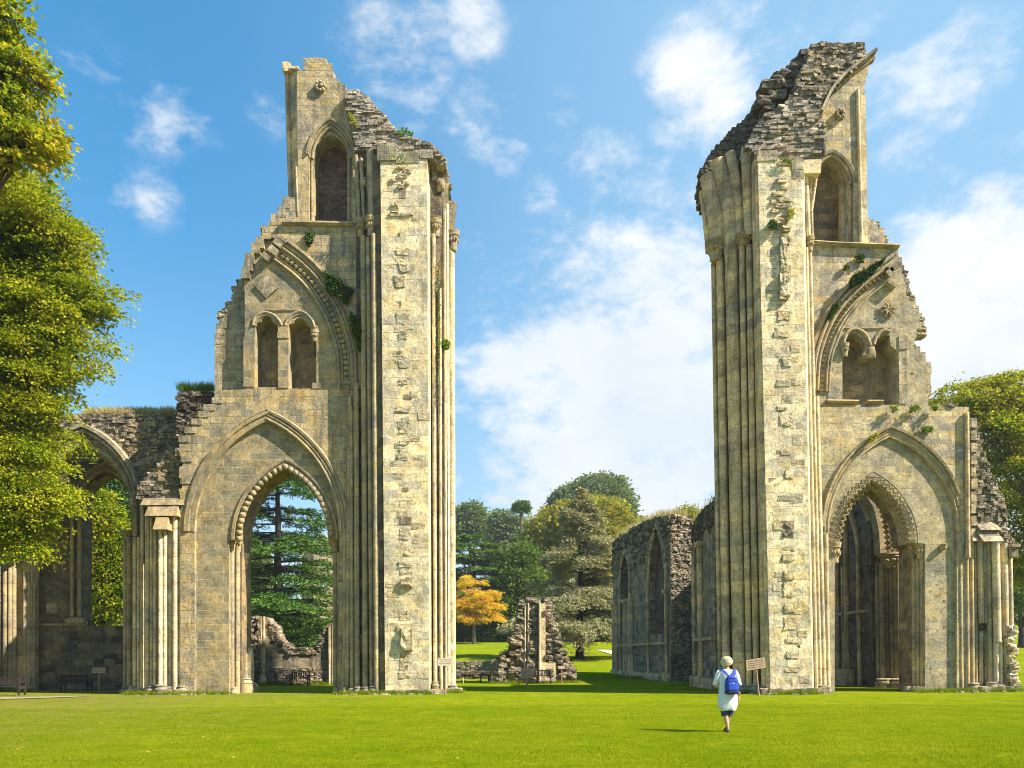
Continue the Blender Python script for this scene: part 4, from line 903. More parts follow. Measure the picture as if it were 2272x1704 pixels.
    mb.band(q, rect(-5 * k, 1 * k, -.2, .55), W1); mb.band(q, roll(4 * k, .10, 3 * k), W1); mb.band(q, rect(0, 7 * k, -.2, .05), W1)
    mb.build('roof_arch_moulding', T)
    mb = MB().mat(M['mould']); c = P(1864, 253, W1 - .1)
    for j in range(7):
        a = 2 * math.pi * j / 7; mb.rock((c.x + .17 * math.cos(a), c.y, c.z + .17 * math.sin(a)), (.08, .12, .08), j + 60, 0, .3, .9)
    mb.build('carved_boss', T, smooth=True)
    # ---- pier
    z0 = -.3; z1 = P(1730, 352, 35.2).z
    mb = MB().mat(M['pier'])
    loft(mb, ring([(1710, 35.2), (1803, 35.2), (1806, 35.5), (1800, 39.1), (1700, 39.1)], 1541, z0), ring([(1681, 35.2), (1779, 35.2), (1784, 35.5), (1780, 39.1), (1680, 39.1)], 352, z1))
    mb.build('pier_shaft', T)
    mb = MB().mat(M['shaft_grey']).new()
    loft(mb, ring([(1689, 35.95), (1702, 35.3), (1711, 35.25), (1700, 39), (1689, 39)], 1541, z0), ring([(1666, 35.95), (1674, 35.3), (1683, 35.25), (1680, 39), (1666, 39)], 352, z1))
    mb.new().mat(M['groove_shade'])
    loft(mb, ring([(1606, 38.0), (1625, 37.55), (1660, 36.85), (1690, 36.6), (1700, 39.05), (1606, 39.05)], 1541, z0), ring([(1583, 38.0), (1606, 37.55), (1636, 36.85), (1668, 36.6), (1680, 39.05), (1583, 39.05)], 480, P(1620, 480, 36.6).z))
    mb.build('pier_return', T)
    mb = MB().mat(M['shaft_grey'])
    for (xb, xt, yt, r, Y) in [(1599, 1583, 585, 5.5, 37.9), (1613, 1598, 575, 9.5, 37.5), (1642, 1623, 560, 15, 36.95), (1663, 1646, 540, 7, 36.5), (1679, 1662, 545, 7, 36.2), (1696, 1680, 352, 6, 35.6)]:
        shaft(mb, xb, 1545, xt, yt, r, Y, 14)
    mb.build('vaulting_shaft', T, smooth=True, angle=50)
    mb = MB().mat(M['shaft_warm'])
    for (xb, xt, yt, r, Y) in [(1812, 1789, 550, 4, 35.9), (1820, 1797, 560, 4.5, 36.3), (1829, 1812, 880, 5.5, 36.45), (1838, 1832, 1185, 5, 36.6)]: shaft(mb, xb, 1545, xt, yt, r, Y)
    for (xb, yb, xt, yt, r, Y) in [(1794, 524, 1788, 385, 5, 35.9), (1802, 524, 1800, 430, 3, 36.2), (1800, 470, 1812, 385, 3.5, 36.1)]: shaft(mb, xb, yb, xt, yt, r, Y)
    a, b = P(1786, 351, 35.5), P(1824, 380, 35.5); mb.box(a.x, b.x, 35.6, 36.8, b.z, a.z, .02, rn)
    mb.build('vaulting_shaft', T, smooth=True, angle=50)
    # flaring ribs above the capitals
    mb = MB().mat(M['shaft_grey'])
    def rib(pts, r, Y, n=12):
        pp = spl(pts, 4); mb.tube([P(x, y, Y) for x, y in pp], [r * Y / F * (1 + .04 * math.sin(i * 2.1)) for i in range(len(pp))], n)
    rib([(1594, 540), (1591, 500), (1583, 450), (1574, 405), (1571, 392)], 19, 37.5); rib([(1624, 570), (1621, 500), (1613, 440), (1602, 395), (1592, 358)], 17, 37.1)
    rib([(1645, 545), (1642, 470), (1632, 400), (1620, 340)], 12, 36.8); rib([(1663, 525), (1660, 440), (1657, 380), (1656, 330)], 12, 36.2)
    rib([(1575, 560), (1570, 500), (1564, 450), (1560, 425)], 10, 38)
    mb.build('vault_rib', T, smooth=True, angle=50)
    mb = MB().mat(M['mould']); capital(mb, 1589, 535, 50, 46, 37.5, 51); capital(mb, 1652, 520, 42, 26, 36.4, 52); capital(mb, 1797, 525, 20, 34, 36.1, 53)
    capital(mb, 1851, 1204, 30, 46, 36.9, 54); capital(mb, 2024, 1205, 24, 40, 37.4, 55); capital(mb, 2042, 1205, 30, 36, 37.05, 56); capital(mb, 1822, 866, 20, 22, 36.9, 57)
    mb.build('capital', T, smooth=True, angle=50)
    # broken head of the pier
    fm = [(1684, 351), (1668, 340), (1655, 324), (1668, 302), (1682, 272), (1695, 259), (1725, 240), (1744, 224), (1764, 207), (1764, 183), (1774, 161), (1789, 142), (1798, 117), (1820, 103), (1842, 100), (1872, 104), (1907, 104), (1915, 109), (1915, 129), (1893, 156), (1863, 180), (1838, 212), (1815, 258), (1826, 270), (1825, 351)]
    mb = MB().mat(M['slate'])
    lower = [(1684, 351), (1668, 340), (1655, 324), (1668, 302), (1682, 272), (1695, 259), (1725, 240), (1744, 226), (1815, 232), (1815, 258), (1826, 270), (1825, 351)]
    courses(mb, XZ(lower, 35.7), 35.7, 38.9, .14, (.25, .6), .22, .02, 21)
    mb.mat(M['rubble'])
    courses(mb, XZ([(1744, 230), (1744, 224), (1764, 207), (1764, 183), (1774, 161), (1789, 142), (1798, 117), (1820, 104), (1842, 101), (1872, 104), (1905, 104), (1914, 109), (1915, 129), (1893, 156), (1863, 180), (1838, 212), (1817, 245)], 36.3), 36.2, 39, .17, (.2, .5), .16, .04, 22)
    for i in range(26):
        t = i / 25; x = 1800 + t * 108; a = P(x, 106 + rn.uniform(-2, 5) + (12 * (1 - t * 5) if t < .2 else 0), rn.uniform(36.3, 38.5)); mb.rock(a, (rn.uniform(.1, .25), .25, rn.uniform(.06, .14)), i + 300, 0, .4, .5)
    mb.build('broken_top', T)
    mb = MB().mat(M['rubble_dark'])
    bm_ = [(1572, 440), (1560, 430), (1558, 400), (1560, 384), (1568, 362), (1589, 335), (1614, 305), (1633, 286), (1650, 279), (1662, 258), (1674, 240), (1684, 221), (1694, 198), (1711, 180), (1736, 167), (1766, 137), (1798, 115), (1830, 110), (1830, 300), (1700, 430), (1650, 500)]
    courses(mb, XZ(bm_, 38.0), 37.6, 39.4, .2, (.3, .8), .2, .03, 23)
    for i, (x, y, r) in enumerate([(1704, 200, .45), (1717, 225, .4), (1690, 236, .4), (1735, 200, .35), (1722, 182, .3), (1700, 250, .3), (1745, 178, .4), (1765, 160, .4)]):
        mb.rock(P(x, y, 37.1), (r, .5, r * .55), i + 400, 1, .3, .15)
    crumble(mb, bm_[2:18], 37.6, 39, .14, 80, 10)
    mb.build('broken_core', T)
    mb = MB().mat(M['weather'])
    for (x0, x1, y0, y1, Y) in [(1680, 1726, 333, 356, 35.15), (1756, 1782, 351, 374, 35.16), (1726, 1756, 357, 366, 35.17), (1758, 1784, 374, 396, 35.18)]:
        a, b = P(x0, y0, Y), P(x1, y1, Y); mb.box(a.x, b.x, Y, Y + 1.5, b.z, a.z, .015, rn)
    mb.build('coping_stone', T)
    mb = MB().mat(M['toothing']); kk = 35.2 / F
    for i, (x, y, w, h, dp) in enumerate([(1742, 445, 26, 10, .1), (1728, 432, 26, 10, .12), (1735, 458, 30, 10, .12), (1720, 470, 18, 9, .1), (1745, 478, 16, 10, .14), (1716, 450, 12, 9, .1), (1752, 462, 12, 10, .1), (1735, 403, 20, 9, .15), (1742, 417, 20, 8, .1), (1727, 492, 26, 14, .16), (1744, 512, 18, 12, .28), (1741, 535, 20, 24, .22), (1738, 560, 16, 34, .20), (1739, 590, 15, 30, .2), (1738, 622, 18, 22, .26), (1738, 645, 16, 30, .22), (1738, 662, 22, 10, .26),
            (1740, 700, 26, 20, .10), (1735, 742, 34, 12, .07), (1745, 803, 20, 22, .10), (1738, 850, 32, 14, .07), (1731, 905, 14, 10, .08), (1744, 930, 28, 26, .09), (1744, 1003, 24, 12, .07), (1750, 1052, 16, 18, .09), (1742, 1105, 32, 12, .05), (1748, 1237, 26, 14, .12), (1750, 1276, 24, 20, .14), (1750, 1308, 26, 30, .08), (1752, 1350, 26, 18, .1), (1753, 1384, 30, 26, .07), (1754, 1421, 26, 10, .06), (1756, 1453, 26, 16, .07), (1757, 1485, 30, 12, .05)]):
        x = x + (y - 900) * .004; a = P(x, y, 35.2); mb.new().rock((a.x, 35.2, a.z), (w / 2 * kk, dp * (.5 if y > 690 else .85), h / 2 * kk), i + 500, 2, .34, .12 if y > 690 else .3)
    for _ in range(40):
        y = rn.uniform(380, 1520); t = (y - 352) / 1190; x = rn.uniform(1681 + 29 * t + 14, 1779 + 24 * t - 14); w, h, dp = rn.uniform(12, 30), rn.uniform(11, 18), rn.uniform(.005, .020)
        a = P(x, y, 35.2); mb.box(a.x - w / 2 * kk, a.x + w / 2 * kk, 35.2 - dp, 35.3, a.z - h / 2 * kk, a.z + h / 2 * kk, .012, rn)
    mb.build('broken_toothing', T)
    mb = MB().mat(M['darkwall']); a = P(1748, 1174, 35.18); mb.box(a.x - .25, a.x + .25, 35.185, 35.25, a.z - .38, a.z + .38, .02, rn)  # dark plates again, socket shade given by colour and not by depth
    for _ in range(9): mb.rock((a.x + rn.uniform(-.2, .2), 35.17, a.z + rn.uniform(-.33, .33)), (.09, .05, .09), 700 + _, 0, .3, .7)
    for _ in range(8):
        y = rn.uniform(700, 1500); a = P(1738 + (y - 900) * .02 + rn.uniform(-22, 22), y, 35.19); w_, h_ = rn.uniform(.04, .13), rn.uniform(.03, .09); mb.new().box(a.x - w_, a.x + w_, 35.19, 35.25, a.z - h_, a.z + h_, .03, rn)
    for (x, y) in [(2096, 1334), (2096, 1391), (2119, 1374), (2025, 828)]:
        a = P(x, y, W2 - .01 if x != 2025 else W2 - .01); mb.box(a.x - .05, a.x + .05, a.y - .005, a.y + .03, a.z - .06, a.z + .06); mb.new()
    mb.build('socket_shade', T)
    mb = MB().mat(M['mould']); mb.rock(P(2092, 1213, W2 - .08), (.13, .18, .15), 8, 1, .35, .8); mb.rock(P(2096, 1209, W2 - .2), (.07, .1, .06), 9, 1, .3, .8); mb.build('carved_head', T, smooth=True)
    # jamb shafts, right cluster
    mb = MB().mat(M['shaft'])
    for (x, r, Y, yt, xt) in [(1846, 4, 36.9, 1250, 1843), (2029, 5, 37.4, 1240, 2027), (2038, 5, 37.25, 1240, 2036), (2047.5, 5.5, 37.05, 1240, 2045.5), (2133, 5.2, 36.66, 1180, 2129), (2147, 5, 36.62, 1230, 2144), (2157, 5.2, 36.75, 1201, 2155), (2166, 4, 36.85, 1201, 2163), (2198, 5.5, 36.7, 1201, 2193)]: shaft(mb, x, 1545, xt, yt, r, Y)
    shaft(mb, 2177, 1383, 2174, 1201, 6, 36.7); shaft(mb, 2186, 1383, 2184, 1201, 5, 36.8); shaft(mb, 2176, 1545, 2176, 1400, 5.5, 36.85); shaft(mb, 2188, 1545, 2188, 1400, 5, 36.9)
    mb.build('respond_shaft', T, smooth=True, angle=45)
    mb = MB().mat(M['shaft_warm'])
    shaft(mb, 2213, 1424, 2209, 1201, 8.5, 36.5); shaft(mb, 2231, 1412, 2227, 1205, 7.5, 36.7); shaft(mb, 2243, 1390, 2240, 1215, 5.5, 37)
    shaft(mb, 2210, 1545, 2210, 1425, 6, 36.6); shaft(mb, 2220, 1545, 2218, 1420, 6, 36.7); shaft(mb, 2233, 1545, 2229, 1430, 6, 36.8); shaft(mb, 2248, 1545, 2246, 1480, 5.5, 36.5)
    for i in range(16): 
        y = 1395 + i * 8; mb.rock(P(2238 + 5 * math.sin(i * 1.3) + (i * .5), y, 36.6), (.16, .3, .12), 800 + i, 1, .35, .35)
    mb.build('respond_shaft', T, smooth=True, angle=45)
    mb = MB().mat(M['groove_shade'])
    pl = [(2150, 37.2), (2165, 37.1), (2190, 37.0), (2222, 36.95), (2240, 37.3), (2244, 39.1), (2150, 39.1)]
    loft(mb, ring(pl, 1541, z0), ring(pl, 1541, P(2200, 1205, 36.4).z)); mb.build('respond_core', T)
    mb = MB().mat(M['shaft_grey']); shaft(mb, 2148, 1237, 2145, 916, 5, 36.5); mb.build('corner_shaft', T, smooth=True, angle=45)
    mb = MB().mat(M['weather'])
    for (x0, x1, y0, y1, xa, xb, Y) in [(2184, 2229, 1176, 1201, 2176, 2222, 36.3), (2176, 2224, 1152, 1176, 2172, 2212, 36.45), (2160, 2184, 1170, 1200, 2158, 2170, 36.5)]:
        z_lo, z_hi = P(x0, y1, Y).z, P(x0, y0, Y).z
        loft(mb, [Vector((P(x0, y1, Y).x, Y, z_lo)), Vector((P(x1, y1, Y).x, Y, z_lo)), Vector((P(x1, y1, Y).x, Y + 1.5, z_lo)), Vector((P(x0, y1, Y).x, Y + 1.5, z_lo))],
             [Vector((P(xa, y0, Y).x, Y + .35, z_hi)), Vector((P(xb, y0, Y).x, Y + .35, z_hi)), Vector((P(xb, y0, Y).x, Y + 1.5, z_hi)), Vector((P(xa, y0, Y).x, Y + 1.5, z_hi))])
    a, b = P(2243, 1208, 36.4), P(2262, 1214, 36.4); mb.box(a.x, b.x, 36.3, 37.2, b.z, a.z); mb.box(a.x + .04, b.x - .06, 36.4, 37.1, P(2243, 1236, 36.4).z, b.z)
    mb.build('weathering_cap', T)
    mb = MB().mat(M['rubble'])
    courses(mb, XZ([(2150, 1205), (2150, 930), (2168, 934), (2168, 960), (2171, 986), (2180, 1008), (2192, 1040), (2205, 1071), (2216, 1095), (2226, 1112), (2228, 1150), (2230, 1180), (2246, 1196), (2252, 1210), (2172, 1210)], 36.8), 36.75, 39, .16, (.15, .42), .14, .03, 31)
    crumble(mb, [(2168, 940), (2171, 986), (2192, 1040), (2216, 1095), (2230, 1180)], 36.8, 39, .14, 60, 12)
    mb.build('rubble_core', T)
    mb = MB().mat(M['weather'])
    for y in range(930, 1180, 27):
        w = rn.uniform(8, 15); a = P(2153, y, 36.7); mb.box(a.x, a.x + w * k, 36.62, 37, a.z - .42, a.z, .01, rn)
    mb.build('quoin', T)
    mb = MB().mat(M['weather'])
    for i, (x, r, Y, h) in enumerate([(1606, 8, 37.5, 20), (1625, 12, 37.1, 16), (1650, 13, 36.7, 22), (1676, 8, 36.1, 24), (1694, 8, 35.6, 20), (1818, 7, 36, 22), (1833, 6, 36.3, 20), (2134, 6, 36.5, 10), (2161, 8, 36.5, 26), (2178, 8, 36.5, 12), (2200, 8, 36.3, 28), (2216, 9, 36.3, 22), (2233, 8, 36.5, 18), (2247, 8, 36.6, 18), (2040, 9, 37.0, 16)]): base_(mb, x, 1541, r, Y, h, i)
    for i, (x, w, Y) in enumerate([(1700, 26, 35.15), (1722, 30, 35.1), (1750, 30, 35.12), (1775, 26, 35.1), (1800, 30, 35.15), (1826, 26, 35.9), (1690, 20, 35.4), (2255, 22, 36.6), (2240, 20, 36.2), (2190, 30, 36.1), (2215, 26, 36.1), (2040, 34, 36.75), (2022, 26, 37)]):
        mb.rock((P(x, 1538, Y).x, Y + .1, .08), (w / 2 * kk, .26, .2), i + 240, 1, .3, .12)
    mb.build('shaft_base', T, smooth=True, angle=40)
    mb = MB().mat(M['weather'])
    for (x, y) in [(1690, 1545)]: pass
right_ruin()

# ================================================================== aisle seen through the right arch
def aisle():
    T = empty('aisle_wall', (20, 46, 0), 'dark aisle wall with arches and a clustered column, seen through the right pointed arch', 'ruin')
    XW = 19.6
    mb = MB().mat(M['shadewall'])
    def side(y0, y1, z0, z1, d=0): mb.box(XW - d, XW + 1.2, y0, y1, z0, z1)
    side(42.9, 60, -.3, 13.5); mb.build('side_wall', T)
    mb = MB().mat(M['shaft_grey'])
    for (y, r, zt) in [(44.3, .12, 7.5), (45.9, .16, 10.5), (46.4, .10, 7), (47.2, .16, 9.5), (50, .14, 9)]: mb.tube([(XW - .1, y, -.1), (XW - .1, y, zt)], r, 8)
    for (ya, yb, zs, za) in [(44.3, 47.2, 7.5, 10.6), (47.5, 51, 7, 10)]:
        pts = arch(ya, yb, -zs, (ya + yb) / 2, -za)
        mb.tube([(XW - .08, a, -b) for a, b in pts], .12, 8); mb.tube([(XW - .02, a + (.25 if a < (ya + yb) / 2 else -.25), -b - .2) for a, b in pts], .09, 8)
    mb.tube([(XW - .06, 43.5, 4.2), (XW - .06, 47, 4.2), (XW - .06, 55, 4.2)], .09, 8)
    mb.box(XW - .45, XW + .1, 45.2, 48.5, -.2, .75); mb.box(XW - .35, XW + .1, 45.2, 48.5, .75, .95)
    mb.build('wall_arcade', T, smooth=True, angle=40)
    # clustered pier with ornate arch over it
    mb = MB().mat(M['niche'])
    a, b = P(1985, 1541, 42.4), P(2050, 1541, 42.4); mb.box(a.x, b.x, 42.4, 43.6, -.2, 12.5)
    a, b = P(1950, 1541, 42.8), P(1990, 1541, 42.8); mb.box(a.x, b.x, 42.8, 43.5, -.2, P(1960, 1236, 42.8).z); mb.build('pier', T)
    mb = MB().mat(M['shaft'])
    for (x, r, Y) in [(1950, 5, 42.8), (1960, 6, 42.4), (1970, 5, 42.5), (1981, 5.5, 42.3), (1994, 9, 42.1)]: shaft(mb, x, 1535, x - 4, 1250, r, Y)
    capital(mb, 1978, 1228, 62, 34, 42.3, 3); base_(mb, 1962, 1527, 12, 42.2, 22, 2); base_(mb, 1998, 1527, 16, 41.9, 22, 3)
    mb.build('column', T, smooth=True, angle=45)
    mb = MB().mat(M['mould']); Y = 42.2
    pa = spl([(1975, 1228), (1972, 1180), (1962, 1130), (1945, 1095), (1925, 1068)], 4)
    mb2 = XZ(pa, Y); k = Y / F
    mb.band(mb2, rect(-36 * k, 22 * k, -1.2, 0), Y)
    for o_ in (-30, -24, -18, -12, -6, 0): zigzag(mb, pa, Y, 12, 4 if o_ % 4 == 0 else -4, o_, 1.8, .04)
    pa2 = spl([(1945, 1228), (1940, 1170), (1925, 1120), (1905, 1090)], 4); mb.band(XZ(pa2, 42.9), roll(0, 0, 6 * k), 42.9)
    teeth(mb, pa2, 42.6, 11, 7, -10, 0)
    mb.build('zigzag_arch', T)
aisle()

# ================================================================== choir walls (far right of the centre)
def choir():
    for nm, lab, Ya, Xa, Yb, Xb, top, arc in [
        ('choir_wall', 'grass topped dark choir wall with a tall blind arch and a rough broken end', 54.5, 10.95, 68, 8.75, [(1360, 1218), (1362, 1204), (1366, 1198), (1378, 1190), (1393, 1182), (1406, 1172), (1420, 1165.7), (1447.5, 1153), (1462, 1149), (1475, 1145.8), (1487, 1147)], [((1440, 1478), 1300, 1166), ((1377, 1398), 1290, 1226)]),
        ('choir_wall', 'dark curved remnant of choir wall directly behind the right crossing pier', 41.2, 10.62, 46.0, 10.62, [(1538, 1172), (1541, 1158), (1548, 1148), (1556, 1135), (1566, 1125), (1576, 1115), (1590, 1106)], [])]:
        T = empty(nm, ((Xa + Xb) / 2, (Ya + Yb) / 2, 0), lab, 'ruin')
        d = Vector((Xb - Xa, Yb - Ya, 0)); L_ = d.length; d /= L_; n = Vector((-d.y, d.x, 0))       # n points left (towards the nave)
        if n.x > 0: n = -n
        O = Vector((Xa, Ya, 0))
        def hit(px, py):      # pixel -> (s along wall, z)
            r = ray(px, py); t = (O - CAM).dot(n) / r.dot(n); p = CAM + r * t; return ((p - O).dot(d), p.z)
        pts = [hit(x, y) for x, y in top]; pts.sort()
        smin, smax = 0, L_
        poly = [(0, -.3), (0, pts[0][1])] + [(min(max(s, .02), L_), z) for s, z in pts] + [(L_, pts[-1][1] * .95), (L_, -.3)]
        hl = []
        for (xs, ysp, ya) in arc:
            s0, _ = hit(xs[0], ysp); s1, _ = hit(xs[1], ysp); s0, s1 = sorted((s0, s1)); zb = hit(xs[1], 1405)[1]; zs = hit(sum(xs) / 2, ysp)[1]; za = hit(sum(xs) / 2, ya)[1]
            hl.append([(s0, zb)] + [(a, -b) for a, b in arch(s0, s1, -zs, (s0 + s1) / 2, -za)] + [(s1, zb)])
        ang = math.atan2(d.y, d.x)
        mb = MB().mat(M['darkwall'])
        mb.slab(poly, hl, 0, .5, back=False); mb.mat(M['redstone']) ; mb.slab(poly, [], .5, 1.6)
        o = MB(); rn = random.Random(3)
        # ornament in wall space: x = along, y = into the wall, z up
        mb.mat(M['shaft_grey'])
        for h in hl:
            q = h[1:-1]; mb.band(q, roll(.05, .05, .10), 0); mb.band(q, roll(.28, .03, .07), 0)
            for s in (h[0][0] - .1, h[-1][0] + .1): mb.tube([(s, -.08, -.1), (s, -.08, q[0][1])], .11, 8)
            mb.tube([(h[0][0] + .35, .3, h[0][1]), (h[0][0] + .35, .3, q[0][1])], .08, 8)
        for s in [x * L_ for x in ((.04, .60, .66, .71, .75, .90, .94, .98) if hl else (.55, .62, .9))]:
            mb.tube([(s, -.1, -.1), (s, -.1, 6.2 if hl else 8)], .13, 8); mb.rock((s, -.15, .3), (.22, .2, .35), int(s * 9), 0, .1, .2); mb.rock((s, -.14, 6.3 if hl else 8), (.24, .2, .14), int(s * 9), 0, .1, .2)
        mb.box(.2, L_ - .2, -.16, .05, 2.6, 2.78)
        mb.box(0, L_, -.25, .05, -.2, .55)
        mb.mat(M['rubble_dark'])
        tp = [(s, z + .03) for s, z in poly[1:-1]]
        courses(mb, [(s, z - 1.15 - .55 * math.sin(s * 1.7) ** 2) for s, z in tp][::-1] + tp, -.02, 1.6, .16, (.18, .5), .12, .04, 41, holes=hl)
        # broken end face of the near end
        mb.mat(M['rubble'])
        zt = pts[0][1]
        z = -.1
        while z < zt + .05:
            y = 0.0; hh = rn.uniform(.12, .24)
            while y < 1.7:
                w = rn.uniform(.12, .34); (y < 1.0 or z < zt - .9 + (1.7 - y) * 1.2) and mb.rock((-rn.uniform(0, .10), y + w / 2, z + hh / 2), (rn.uniform(.08, .2), w / 2 * 1.08, hh / 2 * 1.1), rn.randint(0, 9999), 0, .35, .35); y += w
            z += hh
        if hl:
            for i in range(130):
                q = rn.random(); y = q * 1.7; mb.rock((rn.uniform(-.05, .7), y, zt + .02 - .9 * max(0, q - .35) ** 1.6 + rn.uniform(-.1, .12)), (rn.uniform(.1, .22), .14, .1), i + 60, 1, .4, .4)
            for i in range(220):
                s_ = rn.uniform(0, L_); z_ = np.interp(s_, [p_[0] for p_ in tp], [p_[1] for p_ in tp]) - rn.random() ** 1.5 * 3.2
                if not any(inside(s_, z_, h_) for h_ in hl): mb.rock((s_, -.05, z_), (rn.uniform(.12, .3), .1, rn.uniform(.07, .15)), i + 300, 1, .4, .3)
        w_ = mb.build('wall', None)
        # local x -> d, local y -> -n (into the wall), z up
        Mx = Matrix(((d.x, -n.x, 0, Xa), (d.y, -n.y, 0, Ya), (0, 0, 1, 0), (0, 0, 0, 1)))
        w_.data.transform(Mx); w_.data.update()
        if Mx.determinant() < 0: w_.data.flip_normals()
        w_.parent = T; w_.matrix_parent_inverse = Matrix.Translation(-T.location)
        CH.append((O, d, n, [(s, z) for s, z in tp], L_))
CH = []
choir()

# ================================================================== low ruin behind the left arch, central stump, retaining wall
def low_ruin():
    T = empty('low_ruined_wall', (P(640, 1517, 52).x, 52.5, 0), 'low broken wall dipping in the middle, behind the bench framed by the left arch', 'ruin')
    Y = 52.0
    mb = MB().mat(M['darkwall'])
    ol = [(538, 1600), (536, 1420), (538, 1372), (552, 1368), (578, 1367), (594, 1370), (598, 1378), (604, 1386), (612, 1388), (615, 1408), (623, 1420), (634, 1428), (641, 1435), (650, 1439), (690, 1437), (698, 1430), (708, 1420), (716, 1404), (724, 1390), (732, 1383), (790, 1383), (790, 1600)]
    mb.mat(M['weather']); mb.slab(XZ(ol, Y), [], Y, Y + 1.2)
    mb.mat(M['rubble']); 
    courses(mb, XZ([(536, 1525), (535, 1420), (538, 1372), (560, 1368), (576, 1368), (578, 1420), (582, 1525)], Y), Y - .25, Y + 1.2, .2, (.18, .45), .25, .04, 51)
    courses(mb, XZ([(598, 1400), (598, 1378), (604, 1386), (612, 1388), (615, 1408), (623, 1420), (634, 1428), (641, 1435), (650, 1439), (690, 1437), (698, 1430), (708, 1420), (716, 1404), (724, 1390), (732, 1383), (740, 1383), (728, 1420), (700, 1450), (650, 1452), (620, 1440), (605, 1420)], Y), Y - .05, Y + 1.2, .16, (.15, .4), .1, .03, 52)
    courses(mb, XZ([(600, 1518), (600, 1481), (730, 1481), (730, 1518)], Y), Y - .02, Y + .4, .16, (.15, .4), .05, .03, 53)
    mb.build('wall', T)
    mb = MB().mat(M['shaft_warm'])
    for x, yt in ((580, 1372), (585, 1368), (731, 1390), (738, 1386)): shaft(mb, x, 1520, x, yt, 3.4, Y - .15, 8)
    base_(mb, 583, 1517, 5, Y - .25, 16, 3); mb.build('corner_shaft', T, smooth=True, angle=45)
    mb = MB().mat(M['ink'])
    for (x, y) in [(598, 1388), (605, 1399), (602, 1460), (604, 1425), (651, 1458), (691, 1457), (716, 1460)]:
        a = P(x, y, Y); mb.new().box(a.x - .09, a.x + .09, Y - .012, Y + .02, a.z - .1, a.z + .1)  # dark plate on the wall, a hole's shade put into its colour
    mb.build('putlog_plate', T)
def stump():
    Y = 53.5
    T = empty('ruined_stump', (P(1190, 1511, Y).x, Y + .5, 0), 'solitary crumbling pier stump with spreading rubble foot in the middle of the lawn', 'ruin')
    mb = MB().mat(M['rubble'])
    foot = [(1085, 1518), (1087, 1490), (1090, 1474), (1100, 1460), (1108.5, 1452.5), (1130, 1438), (1136, 1418), (1150, 1400), (1154, 1376), (1156, 1344), (1159, 1330), (1180, 1323), (1204, 1322), (1211, 1337), (1213, 1391), (1217, 1413), (1233, 1431), (1253, 1454), (1268, 1471), (1277, 1485), (1281, 1518)]
    courses(mb, XZ(foot, Y), Y, Y + 1.6, .2, (.2, .55), .16, .05, 61)
    rn = random.Random(66)
    # spalled face: rubble in the middle between two ashlar corners, tumbled core to the right
    for i in range(420):
        y = rn.uniform(1330, 1508); 
        t = (y - 1330) / 180
        if rn.random() < .45: x = rn.uniform(1174, 1195)
        else: x = rn.uniform(1214 + t * t * 4, 1214 + 62 * t ** 1.2) if rn.random() < .6 else rn.uniform(1160 - 70 * t ** 1.2, 1158)
        a = P(x, y, Y); s = rn.uniform(.12, .3); mb.rock((a.x, Y - rn.uniform(.0, .35) * (.4 + t), a.z), (s, s * .9, s * .6), i + 1000, 0, .35, .4)
    mb.build('rubble_core', T)
    mb = MB().mat(M['pier'])
    a, b = P(1196, 1511, Y), P(1209, 1340, Y); mb.box(a.x, b.x, Y - .55, Y + .5, -.2, b.z, .02, rn)
    a, b = P(1198, 1511, Y), P(1232, 1470, Y); mb.box(a.x, b.x, Y - .5, Y + .5, -.2, b.z, .02, rn)
    mb.build('ashlar_corner', T)
    mb = MB().mat(M['weather'])
    a, b = P(1156, 1511, Y), P(1173, 1338, Y); mb.box(a.x, b.x, Y - .3, Y + .5, -.2, b.z, .02, rn)
    a, b = P(1090, 1511, Y), P(1158, 1462, Y); mb.box(a.x, b.x, Y - .12, Y + .5, -.2, b.z, .02, rn)
    mb.build('ashlar_face', T)
    mb = MB().mat(M['shaft_warm']); shaft(mb, 1197, 1511, 1197, 1335, 2.4, Y - .6, 8); shaft(mb, 1173, 1511, 1172, 1338, 2.2, Y - .35, 8); shaft(mb, 1165, 1511, 1165, 1345, 2.0, Y - .35, 8)
    mb.build('corner_shaft', T, smooth=True, angle=45)
    mb = MB().mat(M['ink'])
    for (x, y) in [(1150, 1459), (1209, 1360), (1213, 1458)]:
        a = P(x, y, Y - .6); mb.new().box(a.x - .1, a.x + .1, a.y - .02, a.y + .3, a.z - .16, a.z + .16)  # solid dark block, the shade of a hole put into its colour
    mb.build('putlog_plate', T)
def retaining():
    Y = 70
    T = empty('retaining_wall', (P(1045, 1487, Y).x, Y, 0), 'low dry stone retaining wall below the upper lawn, left of the stump', 'wall')
    mb = MB().mat(M['rubble']); courses(mb, XZ([(930, 1492), (930, 1466), (1095, 1466), (1095, 1492)], Y), Y, Y + .5, .16, (.2, .5), .08, .03, 71)
    mb.build('wall', T)
    Y = 61
    T = empty('foundation_stones', (P(1040, 1505, Y).x, Y, 0), 'dark low foundation stones beside the rope fence, left of the stump', 'ruin')
    mb = MB().mat(M['rubble_dark']); courses(mb, XZ([(960, 1512), (960, 1492), (1030, 1491), (1090, 1492), (1090, 1512)], Y), Y, Y + 2.2, .2, (.3, .8), .15, .05, 72)
    mb.mat(M['pier']); a, b = P(1091, 1514, 53.3), P(1124, 1503, 53.3); mb.box(a.x, b.x, 53.2, 53.8, -.1, b.z + .1, .03, random.Random(4))
    mb.build('stones', T)
low_ruin(); stump(); retaining()
